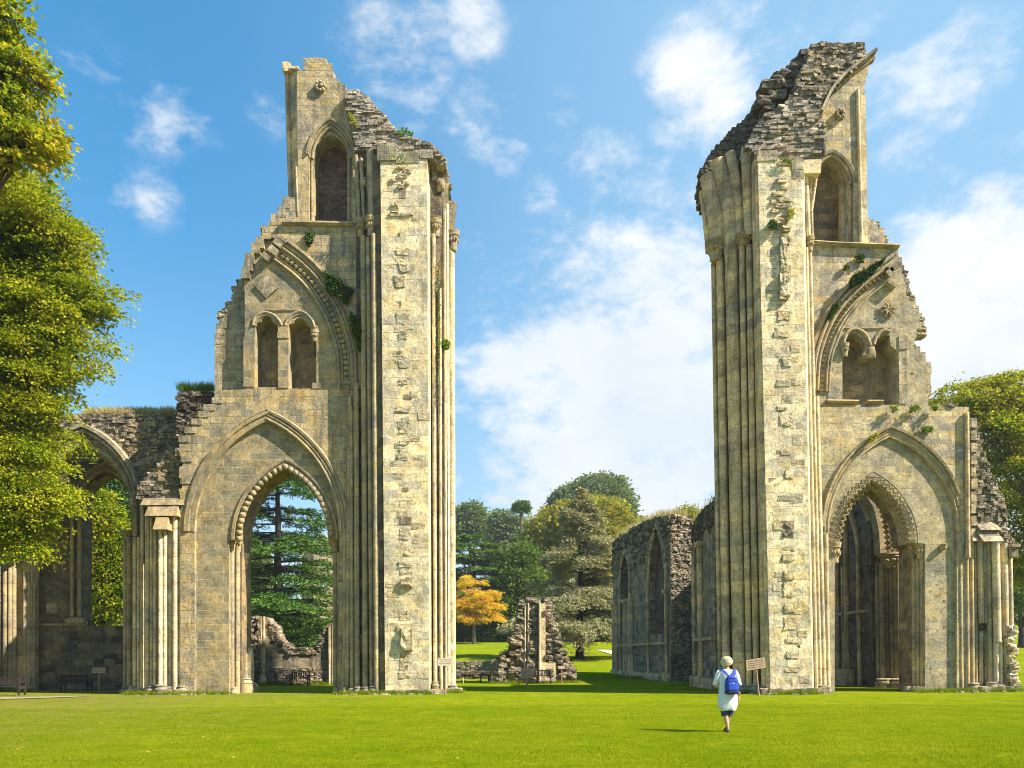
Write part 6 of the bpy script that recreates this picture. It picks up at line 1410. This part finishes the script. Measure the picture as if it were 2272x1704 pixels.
ivy([(716, 600), (728, 608), (745, 613), (757, 622), (765, 635), (785, 643), (780, 660), (772, 676), (757, 668), (750, 655), (735, 655), (725, 640), (722, 620)], 38.5, 1700, 'largest dark ivy patch above the broken half arch of the left ruin', 2)
ivy([(778, 695), (790, 700), (802, 708), (808, 730), (806, 785), (798, 780), (792, 755), (780, 730), (776, 710)], 38.3, 1300, 'hanging dark ivy beside the shafts of the left pier', 3)
ivy([(968, 580), (975, 580), (978, 700), (976, 780), (972, 900), (969, 900), (970, 720)], 38.3, 700, 'thin strip of green growth between the lit shafts of the left pier', 4, .07, .08)
ivy([(980, 762), (990, 755), (998, 760), (997, 776), (985, 775)], 38.7, 260, 'small bright tuft on the right edge of the left pier', 5, .1, .35, mat='tuft')
ivy([(876, 305), (892, 295), (915, 300), (912, 312), (880, 313)], 38.0, 200, 'bright weed on the broken top of the left pier', 6, .14, .5, mat='tuft')
ivy([(775, 250), (786, 262), (794, 275), (790, 285), (780, 275)], 38.25, 220, 'yellowish moss cushion beside the upper left window', 7, .08, .15, mat='maple')
ivy([(858, 342), (900, 340), (908, 352), (905, 368), (895, 362), (865, 356)], 36.95, 160, 'straggling weed under the coping of the left pier', 8, .07, .12, mat='tuft')
ivy([(1882, 625), (1895, 608), (1920, 598), (1950, 578), (1962, 572), (1958, 585), (1930, 612), (1915, 628), (1885, 640)], 36.35, 1300, 'longest green creeper on top of the right broken half arch', 9, .10, .25)
ivy([(1896, 570), (1908, 562), (1918, 570), (1914, 583), (1902, 582)], 36.55, 260, 'round creeper tuft above the right half arch', 10, .08, .15)
ivy([(1870, 591), (1878, 586), (1882, 594), (1878, 602), (1871, 600)], 36.55, 140, 'smallest creeper tuft left of the round one on the right ruin', 11, .07, .12)
ivy([(1835, 705), (1845, 680), (1860, 668), (1862, 676), (1848, 700), (1838, 715)], 36.35, 500, 'creeper low on the left shoulder of the right half arch', 12, .08, .2)
ivy([(1972, 902), (1985, 900), (1990, 912), (1978, 915)], 36.5, 160, 'leftmost weed on the ledge above the right blind arch', 13, .08, .25, mat='tuft')
ivy([(2016, 902), (2035, 900), (2038, 912), (2020, 915)], 36.5, 200, 'middle weed on the ledge above the right blind arch', 14, .08, .25, mat='tuft')
ivy([(2064, 902), (2075, 901), (2078, 911), (2068, 912)], 36.5, 130, 'rightmost weed on the ledge above the right blind arch', 15, .08, .25, mat='tuft')
ivy([(2042, 948), (2066, 946), (2070, 956), (2048, 960)], 36.55, 220, 'weed tuft in the wall right of the blind arch top', 16, .08, .15, mat='tuft')
ivy([(1926, 970), (1944, 960), (1950, 962), (1935, 982), (1926, 984)], 36.4, 260, 'dry creeper on the left slope of the right blind arch', 17, .08, .15, mat='olive')
ivy([(1726, 352), (1755, 356), (1756, 364), (1735, 362)], 35.1, 180, 'moss under the coping of the right pier', 18, .07, .12, mat='tuft')
ivy([(1704, 492), (1715, 488), (1728, 500), (1725, 510), (1706, 508)], 35.1, 240, 'dark green weed in the broken face of the right pier', 19, .08, .2)
ivy([(1752, 462), (1762, 465), (1760, 480), (1750, 492), (1742, 498), (1748, 478)], 35.1, 240, 'rusty weed in the broken face of the right pier', 20, .07, .15, mat='maple')

# ================================================================== house beyond the cedar
def house():
    Y = 150; T = empty('stone_house', (P(715, 1430, Y).x, Y, gh_s(0, Y)), 'pale stone gabled house partly hidden behind the cedar in the left arch', 'house')
    st = M['house_stone']
    mb = MB().mat(st); mb.slab(XZ([(696, 1430), (696, 1235), (696, 1218), (716, 1192), (745, 1232), (760, 1252), (760, 1430)], Y), [], Y, Y + 8)
    mb.slab(XZ([(668, 1430), (668, 1214), (696, 1214), (696, 1430)], Y + 1), [], Y + 1, Y + 8); mb.build('wall', T)
    mb = MB().mat(M['mould']); k = Y / F
    mb.band(XZ([(690, 1222), (716, 1189), (750, 1236)], Y), rect(-.1, .25, -.3, .3), Y); mb.band(XZ([(668, 1258), (760, 1258)], Y), rect(-.15, .15, -1.2, .2), Y); mb.build('gable_coping', T)
    mb = MB().mat(M['slate']); mb.slab(XZ([(664, 1216), (672, 1204), (700, 1204), (700, 1216)], Y + 1), [], Y + .8, Y + 8); mb.build('roof', T)
    mb = MB().mat(st); a, b = P(674, 1214, Y + 2), P(684, 1194, Y + 2); mb.box(a.x, b.x, Y + 2, Y + 3, a.z, b.z); mb.build('chimney', T)
    for (x0, x1, y0, y1) in [(708, 728, 1276, 1310), (712, 721, 1216, 1232), (672, 683, 1285, 1310)]:
        a, b = P(x0, y1, Y), P(x1, y0, Y); mb = MB().mat(M['white_paint'])
        mb.box(a.x, b.x, Y - .12, Y - .02, a.z, a.z + .12); mb.box(a.x, b.x, Y - .12, Y - .02, b.z - .12, b.z)
        n = 4 if x1 - x0 > 15 else 2
        for i in range(n + 1):
            x = a.x + (b.x - a.x) * i / n; mb.box(x - .05, x + .05, Y - .11, Y - .03, a.z, b.z)
        for i in (1, 2): z = a.z + (b.z - a.z) * i / 3; mb.box(a.x, b.x, Y - .10, Y - .04, z - .04, z + .04)
        w = mb.build('window', T)
        mb = MB().mat(M['glass_dark']); mb.box(a.x, b.x, Y - .03, Y - .005, a.z, b.z)
        o = mb.build('pane', None); o.parent = w; o.matrix_parent_inverse = (w.matrix_parent_inverse.copy() if False else Matrix.Translation(-T.location))
M['house_stone'] = stone('house_stone', [(.46, .38, .27), (.42, .35, .26), (.50, .41, .28)], .3, .6, .1, .1, .3, seed=200)
M['white_paint'] = flat('white_paint', (.75, .75, .72), .6, .05, 3)
M['glass_dark'] = flat('glass_dark', (.05, .07, .09), .15, .3, 2, spec=.6)
house()

# ================================================================== paths
def strip(name, label, pts, mat):
    q = [PGR(x, y) for x, y in pts]; mb = MB().mat(mat); mb.add([(p.x, p.y, p.z + .03) for p in q], [tuple(range(len(q)))]); o = mb.build(name, fix=False); tag(o, label, kind='structure')
M['gravel'] = flat('gravel', (.42, .38, .31), .95, .2, 14, .02); M['dirt'] = flat('worn_earth', (.27, .24, .13), .95, .25, 3, .02)
strip('path', 'pale gravel path crossing the far lawn', [(1322, 1442), (1348, 1442), (1400, 1452), (1420, 1462), (1372, 1456)], M['gravel'])
strip('worn_path', 'strip of worn earth before the chapel arch', [(-60, 1550), (60, 1547.5), (140, 1545.5), (192, 1545), (196, 1546), (150, 1548), (60, 1551), (-60, 1554)], M['dirt'])

# ================================================================== benches, signs, rope fence
def bench(loc, rz, w, label, name='park_bench', arm=True, group='park benches'):
    T = empty(name, loc, label, 'bench', group, rz); Mx = Matrix.Translation(loc) @ Matrix.Rotation(rz, 4, 'Z'); m = M['bench']
    def part(nm, fn):
        mb = MB().mat(m); fn(mb); o = mb.build(nm, None); o.parent = T; return o
    h = w / 2                              # bench faces +Y locally turned by rz; x along
    def seat(mb):
        for i in range(4): mb.box(-h, h, -.02 + i * .12, .08 + i * .12, .42, .45)
    def back(mb):
        mb.box(-h, h, -.07, -.03, .84, .91); mb.box(-h, h, -.06, -.02, .50, .55); n = int(w / .11)
        for i in range(n): x = -h + (i + .5) * w / n; mb.box(x - .025, x + .025, -.055, -.03, .55, .84)
    part('seat', seat); part('backrest', back)
    for s in (-1, 1):
        part('leg', lambda mb: mb.box(s * h - .035, s * h + .035, -.09, -.02, -.03, .92)); part('leg', lambda mb: mb.box(s * h - .035, s * h + .035, .40, .47, -.03, .66))
        part('armrest', lambda mb: (mb.box(s * h - .04, s * h + .04, -.06, .50, .64, .68), mb.box(s * h - .02, s * h + .02, -.02, .42, .34, .40)))
p = PG(20, 1543); bench((p.x - .2, p.y, 0), math.pi, 1.9, 'dark slatted bench at the bottom left under the big tree')
p = PG(164, 1541); bench((P(166, 1541, 42.5).x, 42.5, 0), -math.pi / 2 - .6, 1.4, 'bench in deep shade inside the chapel arch')
p = P(667, 1517, 51.2); bench((p.x, 51.2, 0), math.pi, 1.15, 'small wooden bench against the low ruined wall in the left arch')
p = P(1202, 1511, 52.4); bench((p.x, 52.4, 0), math.pi, 1.15, 'slatted bench in front of the crumbling stump')
p = PGR(1119, 1425); bench((p.x, p.y, p.z), math.pi, 2.4, 'distant dark bench under the trees left of the stump')
p = P(1166, 1516, 51.2); bench((p.x, 51.2, 0), math.pi / 2, 1.3, 'end-on bench hidden behind the brown notice board')
def sign(px, py_base, Y, bw, bh, top, mat, label, lean=0.0, yaw=0.0, rows=4, ppx=None):
    """notice board on a post; bw,bh board size (m), top = height of the board top"""
    x = P(px, py_base, Y).x; T = empty('notice_sign', (x, Y, 0), label, 'sign', 'wooden notice signs')
    Rm = Matrix.Translation((x, Y, 0)) @ Matrix.Rotation(lean, 4, 'Y')
    def part(nm, mb, par=T):
        o = mb.build(nm, None); o.data.transform(Rm @ Matrix.Rotation(yaw, 4, 'Z') if False else Rm); o.parent = T; o.matrix_parent_inverse = Matrix.Translation(-T.location); return o
    mb = MB().mat(M['wood']); mb.tube([(0, .03, -.3), (0, .03, top - bh * .3)], .045, 8); part('post', mb)
    mb = MB().mat(mat); ca = math.cos(yaw); 
    n = len(mb.v); mb.box(-bw / 2, bw / 2, -.03, .0, top - bh, top); 
    mb.v = [(vx, vy, vz + math.tan(yaw) * vx) for vx, vy, vz in mb.v]; b = part('board', mb)
    mb = MB().mat(M['ink']); rn = random.Random(int(px))
    for r in range(rows):
        z = top - bh * (r + .9) / (rows + .9); x0 = -bw * .42
        while x0 < bw * .4:
            w = rn.uniform(.03, .09) * bw; 
            if rn.random() < .82: mb.box(x0, min(bw * .43, x0 + w * .8), -.034, -.0305, z - bh * .035, z + bh * .035)
            x0 += w
    mb.v = [(vx, vy, vz + math.tan(yaw) * vx) for vx, vy, vz in mb.v]; part('lettering', mb)
sign(1684, 1541, 33.6, .82, .44, 1.62, M['board'], 'tilted brown notice board with four lines of text beside the walking woman', lean=-.09, yaw=.07)
sign(988, 1541, 36.6, .68, .36, 1.72, M['board_pale'], 'pale notice board at the foot of the left pier', rows=3)
sign(1170, 1530, 43.0, .72, .52, 1.12, M['board'], 'square pinkish notice board on the lawn in front of the stump bench', rows=6)
sign(1246, 1512, 52.3, .42, .18, 1.15, M['board_pale'], 'small pale label on a post against the right foot of the stump', rows=2)
sign(219, 1541, 42.8, .72, .30, 1.30, M['board'], 'reddish notice board in the shade of the chapel arch', rows=3)
def rope():
    T = empty('rope_fence', (P(1050, 1516, 54).x, 54, 0), 'low rope barrier on dark posts beside the left pier', 'fence')
    for x, m in ((1028, 'board_pale'), (1067, 'bench'), (1084, 'bench'), (1000, 'bench')):
        a = P(x, 1515, 54); mb = MB().mat(M[m]); mb.tube([(a.x, 54, -.1), (a.x, 54, .5 if m == 'bench' else .38)], .05 if m == 'bench' else .03, 8); mb.build('post', T)
    mb = MB().mat(M['bench'])
    for (xa, xb) in ((1000, 1028), (1028, 1067)):
        for z in (.42, .22):
            a, b = P(xa, 1515, 54), P(xb, 1515, 54); mb.new(); mb.tube([(a.x + (b.x - a.x) * t, 54, z - .25 * 4 * t * (1 - t) * .5) for t in [i / 8 for i in range(9)]], .022, 6)
    mb.build('rope', T, smooth=True)
    mb = MB().mat(M['bench']); a, b = P(1060, 1515, 54), P(1090, 1515, 54); mb.box(a.x, b.x, 53.8, 54.3, .52, .60); mb.build('seat', T)
rope()

# ================================================================== the woman
def person():
    X0, Y0 = P(1615, 1627, 17.7).x, 17.7
    T = empty('person', (X0, Y0, 0), 'woman walking away in a long white top, dark cropped trousers and a blue backpack', 'person')
    skin = M['skin']
    def put(o):
        o.parent = T; return o
    bm = bmesh.new(); lay = bm.verts.layers.skin.verify(); J = {}
    def j(n, co, r, par=None):
        v = bm.verts.new(co); v[lay].radius = r if isinstance(r, tuple) else (r, r); J[n] = v
        if par: bm.edges.new((J[par], v))
        return v
    # x right, y away from the viewer (the way she walks), z up
    rt = j('pelvis', (0, 0, .90), (.16, .12)); v_use = rt
    j('waist', (0, .01, 1.05), (.145, .11), 'pelvis'); j('chest', (0, .02, 1.24), (.155, .11), 'waist'); j('upper', (0, .02, 1.36), (.12, .09), 'chest'); j('neck', (0, .02, 1.45), (.052, .055), 'upper'); j('nape', (0, .035, 1.50), (.05, .055), 'neck')
    j('head', (0, .05, 1.58), (.075, .092), 'nape'); j('crown', (0, .05, 1.655), (.06, .075), 'head')
    for s, nm in ((1, 'r'), (-1, 'l')):
        j(nm + 'sh', (s * .17, .02, 1.36), (.055, .055), 'upper')
        if s == 1:
            j(nm + 'ua', (s * .215, .0, 1.22), (.047, .047), nm + 'sh'); j(nm + 'el', (s * .245, -.01, 1.07), (.036, .038), nm + 'ua'); j(nm + 'fa', (s * .262, .01, .95), (.033, .033), nm + 'el'); j(nm + 'wr', (s * .268, .03, .83), (.022, .026), nm + 'fa'); j(nm + 'ha', (s * .268, .035, .77), (.018, .038), nm + 'wr')
        else:
            j(nm + 'ua', (s * .225, .02, 1.21), (.047, .047), nm + 'sh'); j(nm + 'el', (s * .255, .05, 1.06), (.038, .038), nm + 'ua'); j(nm + 'fa', (s * .20, .18, 1.02), (.033, .033), nm + 'el'); j(nm + 'wr', (s * .13, .28, 1.02), (.022, .026), nm + 'fa'); j(nm + 'ha', (s * .09, .32, 1.03), (.018, .036), nm + 'wr')
    # right foot planted behind (nearer the viewer), left leg swinging ahead
    for s, nm, kn, an, toe in ((-1, 'll', (-.055, .03, .47), (-.02, -.10, .09), (-.02, .06, .035)), (1, 'rl', (.075, .10, .48), (.035, .17, .14), (.04, .30, .045))):
        j(nm + 'hip', (s * .085, 0, .84), (.095, .095), 'pelvis'); j(nm + 'th', ((s * .085 + kn[0]) / 2, kn[1] * .5, .66), (.08, .08), nm + 'hip'); j(nm + 'kn', kn, (.053, .055), nm + 'th')
        cf = tuple(kn[i] * .62 + an[i] * .38 for i in range(3)); j(nm + 'cf', (cf[0], cf[1] - .015, cf[2]), (.052, .056), nm + 'kn'); j(nm + 'an', an, (.028, .032), nm + 'cf'); j(nm + 'he', (an[0], an[1] - .02, an[2] - .04), (.026, .032), nm + 'an'); j(nm + 'toe', toe, (.034, .022), nm + 'an')
    rt[lay].use_root = True
    # fingers
    def hand(nm, base, dirv, spread, curl):
        for k in range(4):
            o = (k - 1.5) * .017; L_ = (.062, .07, .066, .052)[k]; b = Vector(base) + Vector(spread) * o; d = Vector(dirv); c = Vector(curl)
            j('%sf%da' % (nm, k), b + d * .045, (.0085, .0085), nm + 'ha'); j('%sf%db' % (nm, k), b + d * (.045 + L_ * .5) + c * .012, (.008, .008), '%sf%da' % (nm, k)); j('%sf%dc' % (nm, k), b + d * (.045 + L_ * .85) + c * .036, (.007, .007), '%sf%db' % (nm, k))
        b = Vector(base) - Vector(spread) * .03 + Vector(dirv) * -.02
        j(nm + 't1', b - Vector(spread) * .015 + Vector(dirv) * .02, (.010, .010), nm + 'ha'); j(nm + 't2', b - Vector(spread) * .022 + Vector(dirv) * .05 + Vector(curl) * .015, (.008, .008), nm + 't1')
    hand('r', (.268, .035, .77), (0, .08, -1), (0, -1, 0), (-1, .2, .1)); hand('l', (-.09, .32, 1.03), (.8, .5, .1), (0, 0, 1), (.1, -.6, -.2))
    me = bpy.data.meshes.new('body'); bm.to_mesh(me); bm.free(); o = bpy.data.objects.new('body', me); C.objects.link(o); me.materials.append(skin)
    md = o.modifiers.new('skin', 'SKIN'); md.use_smooth_shade = True; md.branch_smoothing = .6; ms = o.modifiers.new('sub', 'SUBSURF'); ms.levels = 2; ms.render_levels = 2
    bpy.context.view_layer.update(); dg = bpy.context.evaluated_depsgraph_get(); m2 = bpy.data.meshes.new_from_object(o.evaluated_get(dg)); o.modifiers.clear(); o.data = m2; m2.materials.clear(); m2.materials.append(skin); m2.polygons.foreach_set('use_smooth', [True] * len(m2.polygons)); put(o)
    def rings(nm, rs_, mat, n=28, caps=(False, False), fold=0.0, parent=None, seed=0, jag=0.0):
        mb = MB().mat(mat); vs = []; rn_ = random.Random(seed)
        for i, (cx, cy, z, rx, ry, f) in enumerate(rs_):
            for k in range(n):
                a = 2 * math.pi * k / n; q = 1 + fold * f * (math.sin(a * 5 + i * .5 + seed) * .6 + math.sin(a * 9 - i * .8) * .4)
                vs.append((cx + rx * q * math.cos(a), cy + ry * q * math.sin(a), z + jag * math.sin(a * 3 + seed) * f))
        fs = [(i * n + k, i * n + (k + 1) % n, (i + 1) * n + (k + 1) % n, (i + 1) * n + k) for i in range(len(rs_) - 1) for k in range(n)]
        if caps[0]: fs.append(tuple(range(n)))
        if caps[1]: fs.append(tuple(range((len(rs_) - 1) * n, len(rs_) * n)))
        mb.add(vs, fs); o = mb.build(nm, None, smooth=True); mo = o.modifiers.new('s', 'SUBSURF'); mo.levels = mo.render_levels = 1; so_ = o.modifiers.new('t', 'SOLIDIFY'); so_.thickness = .006; return put(o)
    # tunic
    rings('tunic', [(0, .0, .50, .165, .135, 1.3), (0, .0, .52, .185, .15, 1.3), (0, .0, .58, .212, .16, 1.3), (0, .0, .70, .222, .165, 1.1), (0, .0, .82, .212, .156, .9), (0, .0, .94, .190, .145, .8), (0, .01, 1.08, .178, .135, .6), (0, .015, 1.2, .198, .14, .3), (0, .02, 1.30, .203, .135, .2), (0, .02, 1.37, .185, .115, .1), (0, .02, 1.405, .145, .095, .05), (0, .02, 1.418, .10, .08, 0)], M['tunic'], fold=.085, jag=.010)
    for s in (1, -1):
        ex, ey, ez = (s * .262, -.005 if s == 1 else .05, 1.09)
        mb = MB().mat(M['tunic']); pts = [Vector((s * .12, .02, 1.375)), Vector((s * .18, .015, 1.36)), Vector((s * .215, .01, 1.29)), Vector((s * .235, .005 if s == 1 else .02, 1.2)), Vector((s * .25, ey, 1.12)), Vector((ex, ey, ez - .03))]
        mb.tube(pts, [.045, .058, .058, .058, .060, .062], 16, caps=False); o = mb.build('sleeve', None, smooth=True); so_ = o.modifiers.new('t', 'SOLIDIFY'); so_.thickness = .005; put(o)
    # cropped trousers
    for s, kx, ky, bx, by, zb in ((-1, -.075, .012, -.058, .028, .37), (1, .085, .06, .073, .088, .385)):
        rings('trouser_leg', [(kx, ky * .4, .78, .10, .10, .3), (kx, ky, .62, .092, .092, .4), ((kx + bx) / 2, (ky + by) / 2, .50, .084, .084, .6), (bx, by, zb + .02, .080, .080, .8), (bx, by, zb, .078, .078, .8)], M['denim'], 20, fold=.05, seed=s + 3)
    # hair: short, wavy, pale
    mb = MB().mat(M['hair']); rs2 = random.Random(5); bm = bmesh.new(); bmesh.ops.create_icosphere(bm, subdivisions=4, radius=1)
    vs = []
    for v in bm.verts:
        q = v.co.copy(); d = 1 + .16 * mnoise.noise(q * 2.6) + .13 * mnoise.noise(q * 6) + .07 * mnoise.noise(q * 13)
        wx = .112 + (.012 if q.z < 0 else 0) * 1; z = q.z * (.112 if q.z > 0 else .105)
        vs.append((q.x * wx * d, .045 + q.y * .115 * d, 1.595 + z * d))
    bm.verts.index_update(); mb.add(vs, [tuple(v.index for v in f.verts) for f in bm.faces]); bm.free()
    for i in range(420):
        a = rs2.uniform(0, 2 * math.pi); e = rs2.uniform(-.75, 1.2); c = Vector((math.cos(a) * math.cos(e) * .114, .045 + math.sin(a) * math.cos(e) * .117, 1.595 + math.sin(e) * .110))
        t = Vector((-math.sin(a), math.cos(a), rs2.uniform(-1.2, .2))).normalized() * rs2.choice((-1, 1)); t.z = -abs(t.z); o_ = (c - Vector((0, .045, 1.6))).normalized()
        mb.tube([c - t * .02, c + o_ * .010, c + t * .022 + o_ * .004, c + t * .035 - o_ * .004], [.003, .010, .008, .002], 4)
    put(mb.build('hair', None, smooth=True, fix=False))
    # backpack
    def softbox(nm, c, r, mat, top=.8, seed=0, parent=None):
        bm = bmesh.new(); bmesh.ops.create_cube(bm, size=2); bmesh.ops.subdivide_edges(bm, edges=bm.edges, cuts=7, use_grid_fill=True); vs = []
        for v in bm.verts:
            q = v.co.copy(); n4 = (abs(q.x) ** 4 + abs(q.y) ** 4 + abs(q.z) ** 4) ** .25; q = q / n4; w = 1 - (1 - top) * max(0, q.z) ** 1.5
            d = 1 + .035 * mnoise.noise(q * 2.4 + Vector((seed, 0, 0))); vs.append((c[0] + q.x * r[0] * w * d, c[1] + q.y * r[1] * d, c[2] + q.z * r[2] * d))
        bm.verts.index_update(); mb = MB().mat(mat); mb.add(vs, [tuple(v.index for v in f.verts) for f in bm.faces]); bm.free(); return mb.build(nm, None, smooth=True)
    bp = put(softbox('backpack', (.045, -.19, 1.085), (.145, .085, .205), M['blue'], .70))
    def sub(o): o.parent = bp; return o
    sub(softbox('pack_base', (.045, -.195, .925), (.148, .088, .06), M['navy'], 1.0)); sub(softbox('front_pocket', (.05, -.262, 1.06), (.118, .035, .115), M['blue_light'], .85, 4))
    mb = MB().mat(M['navy']); mb.tube([(-.07, -.288, 1.135), (-.03, -.298, 1.165), (.06, -.300, 1.175), (.14, -.292, 1.15), (.172, -.28, 1.10)], .005, 6); mb.tube([(-.09, -.25, 1.19), (0, -.272, 1.235), (.09, -.272, 1.235), (.17, -.25, 1.18)], .005, 6)
    sub(mb.build('zip', None, smooth=True))
    mb = MB().mat(M['white_paint']); mb.tube([(.02, -.300, 1.112), (.045, -.301, 1.104), (.06, -.301, 1.115), (.075, -.301, 1.118)], .0035, 5); sub(mb.build('emblem', None, smooth=True))
    mb = MB().mat(M['blue_light']); mb.tube([(-.05, -.275, 1.15), (-.045, -.30, 1.10), (-.03, -.30, 1.06)], .009, 6); mb.tube([(.0, -.21, 1.29), (.02, -.22, 1.315), (.06, -.22, 1.315), (.08, -.21, 1.29)], .008, 6); sub(mb.build('handle', None, smooth=True))
    for s, x0, x1 in ((-1, -.02, -.13), (1, .10, .155)):
        mb = MB().mat(M['blue']); pts = [Vector((x0, -.175, 1.265)), Vector(((x0 + x1) / 2, -.145, 1.345)), Vector((x1, -.085, 1.405)), Vector((x1 * 1.02, .0, 1.425)), Vector((x1 * 1.02, .09, 1.39)), Vector((x1, .14, 1.30)), Vector((x1, .155, 1.15)), Vector((x1 * 1.1, .08, .98))]
        vs = []; 
        for i, p in enumerate(pts):
            d = (pts[min(i + 1, 7)] - pts[max(i - 1, 0)]).normalized(); sd = d.cross(Vector((0, -1, .3)) if i < 3 else Vector((0, 0, 1)) if i < 5 else Vector((0, 1, 0))).normalized() * .028; nr = d.cross(sd).normalized() * .006
            vs += [p + sd + nr, p - sd + nr, p - sd - nr, p + sd - nr]
        mb.add(vs, [(i * 4 + k, i * 4 + (k + 1) % 4, (i + 1) * 4 + (k + 1) % 4, (i + 1) * 4 + k) for i in range(7) for k in range(4)] + [(0, 1, 2, 3), (28, 29, 30, 31)]); sub(mb.build('strap', None, smooth=False))
    put(softbox('jacket', (.232, -.06, 1.01), (.052, .05, .085), M['navy'], .9, 9))
    mb = MB().mat(M['metal_dark']); mb.tube([(.2685, .028, .862), (.2685, .030, .846)], .031, 14); put(mb.build('watch', None, smooth=True, angle=40))
    # shoes
    for (hx, hy, hz, ang, nm) in ((-.02, -.12, .0, .35, 'shoe'), (.035, .15, .045, .9, 'shoe')):
        bm = bmesh.new(); bmesh.ops.create_cube(bm, size=2); bmesh.ops.subdivide_edges(bm, edges=bm.edges, cuts=4, use_grid_fill=True); vs = []
        for v in bm.verts:
            q = v.co; n4 = (abs(q.x) ** 4 + abs(q.y) ** 4 + abs(q.z) ** 4) ** .25; q = q / n4; y = q.y; w = .043 + .008 * math.sin(y * 2); hgt = .028 - .008 * y
            vs.append((hx + q.x * w, hy + .10 + y * .125, hz + .022 + (q.z * hgt if q.z > 0 else q.z * .02) - .06 * (0 if hz == 0 else y)))
        bm.verts.index_update(); mb = MB().mat(M['shoe']); mb.add(vs, [tuple(v.index for v in f.verts) for f in bm.faces]); bm.free(); put(mb.build(nm, None, smooth=True))
M['skin'] = flat('skin', (.50, .27, .18), .6, .08, 8); M['tunic'] = flat('tunic_cloth', (.66, .70, .72), .9, .06, 30, .001); M['denim'] = flat('denim', (.045, .06, .12), .85, .25, 30, .001)
M['hair'] = flat('pale_hair', (.66, .57, .36), .6, .5, 22, .01); M['blue'] = flat('blue_nylon', (.018, .06, .38), .6, .2, 12, .002); M['blue_light'] = flat('bright_blue_nylon', (.025, .08, .48), .6, .15, 12, .002); M['navy'] = flat('navy_nylon', (.015, .025, .085), .6, .2, 12); M['shoe'] = flat('dark_shoe', (.02, .02, .022), .6, .2, 9)
person()

# ================================================================== air between here and the far trees
def haze():
    mb = MB(); m = bpy.data.materials.new('haze'); m.use_nodes = True; t = m.node_tree; t.nodes.remove(t.nodes['Principled BSDF'])
    v = t.nodes.new('ShaderNodeVolumePrincipled'); v.inputs['Color'].default_value = (.80, .88, 1.0, 1); v.inputs['Density'].default_value = .00022; v.inputs['Anisotropy'].default_value = .2
    t.links.new(v.outputs[0], t.nodes['Material Output'].inputs['Volume'])
    mb.mat(m); mb.box(-950, 950, -55, 950, -8, 62); o = mb.build('haze'); tag(o, 'thin pale air that softens the far trees', kind='stuff')
haze()
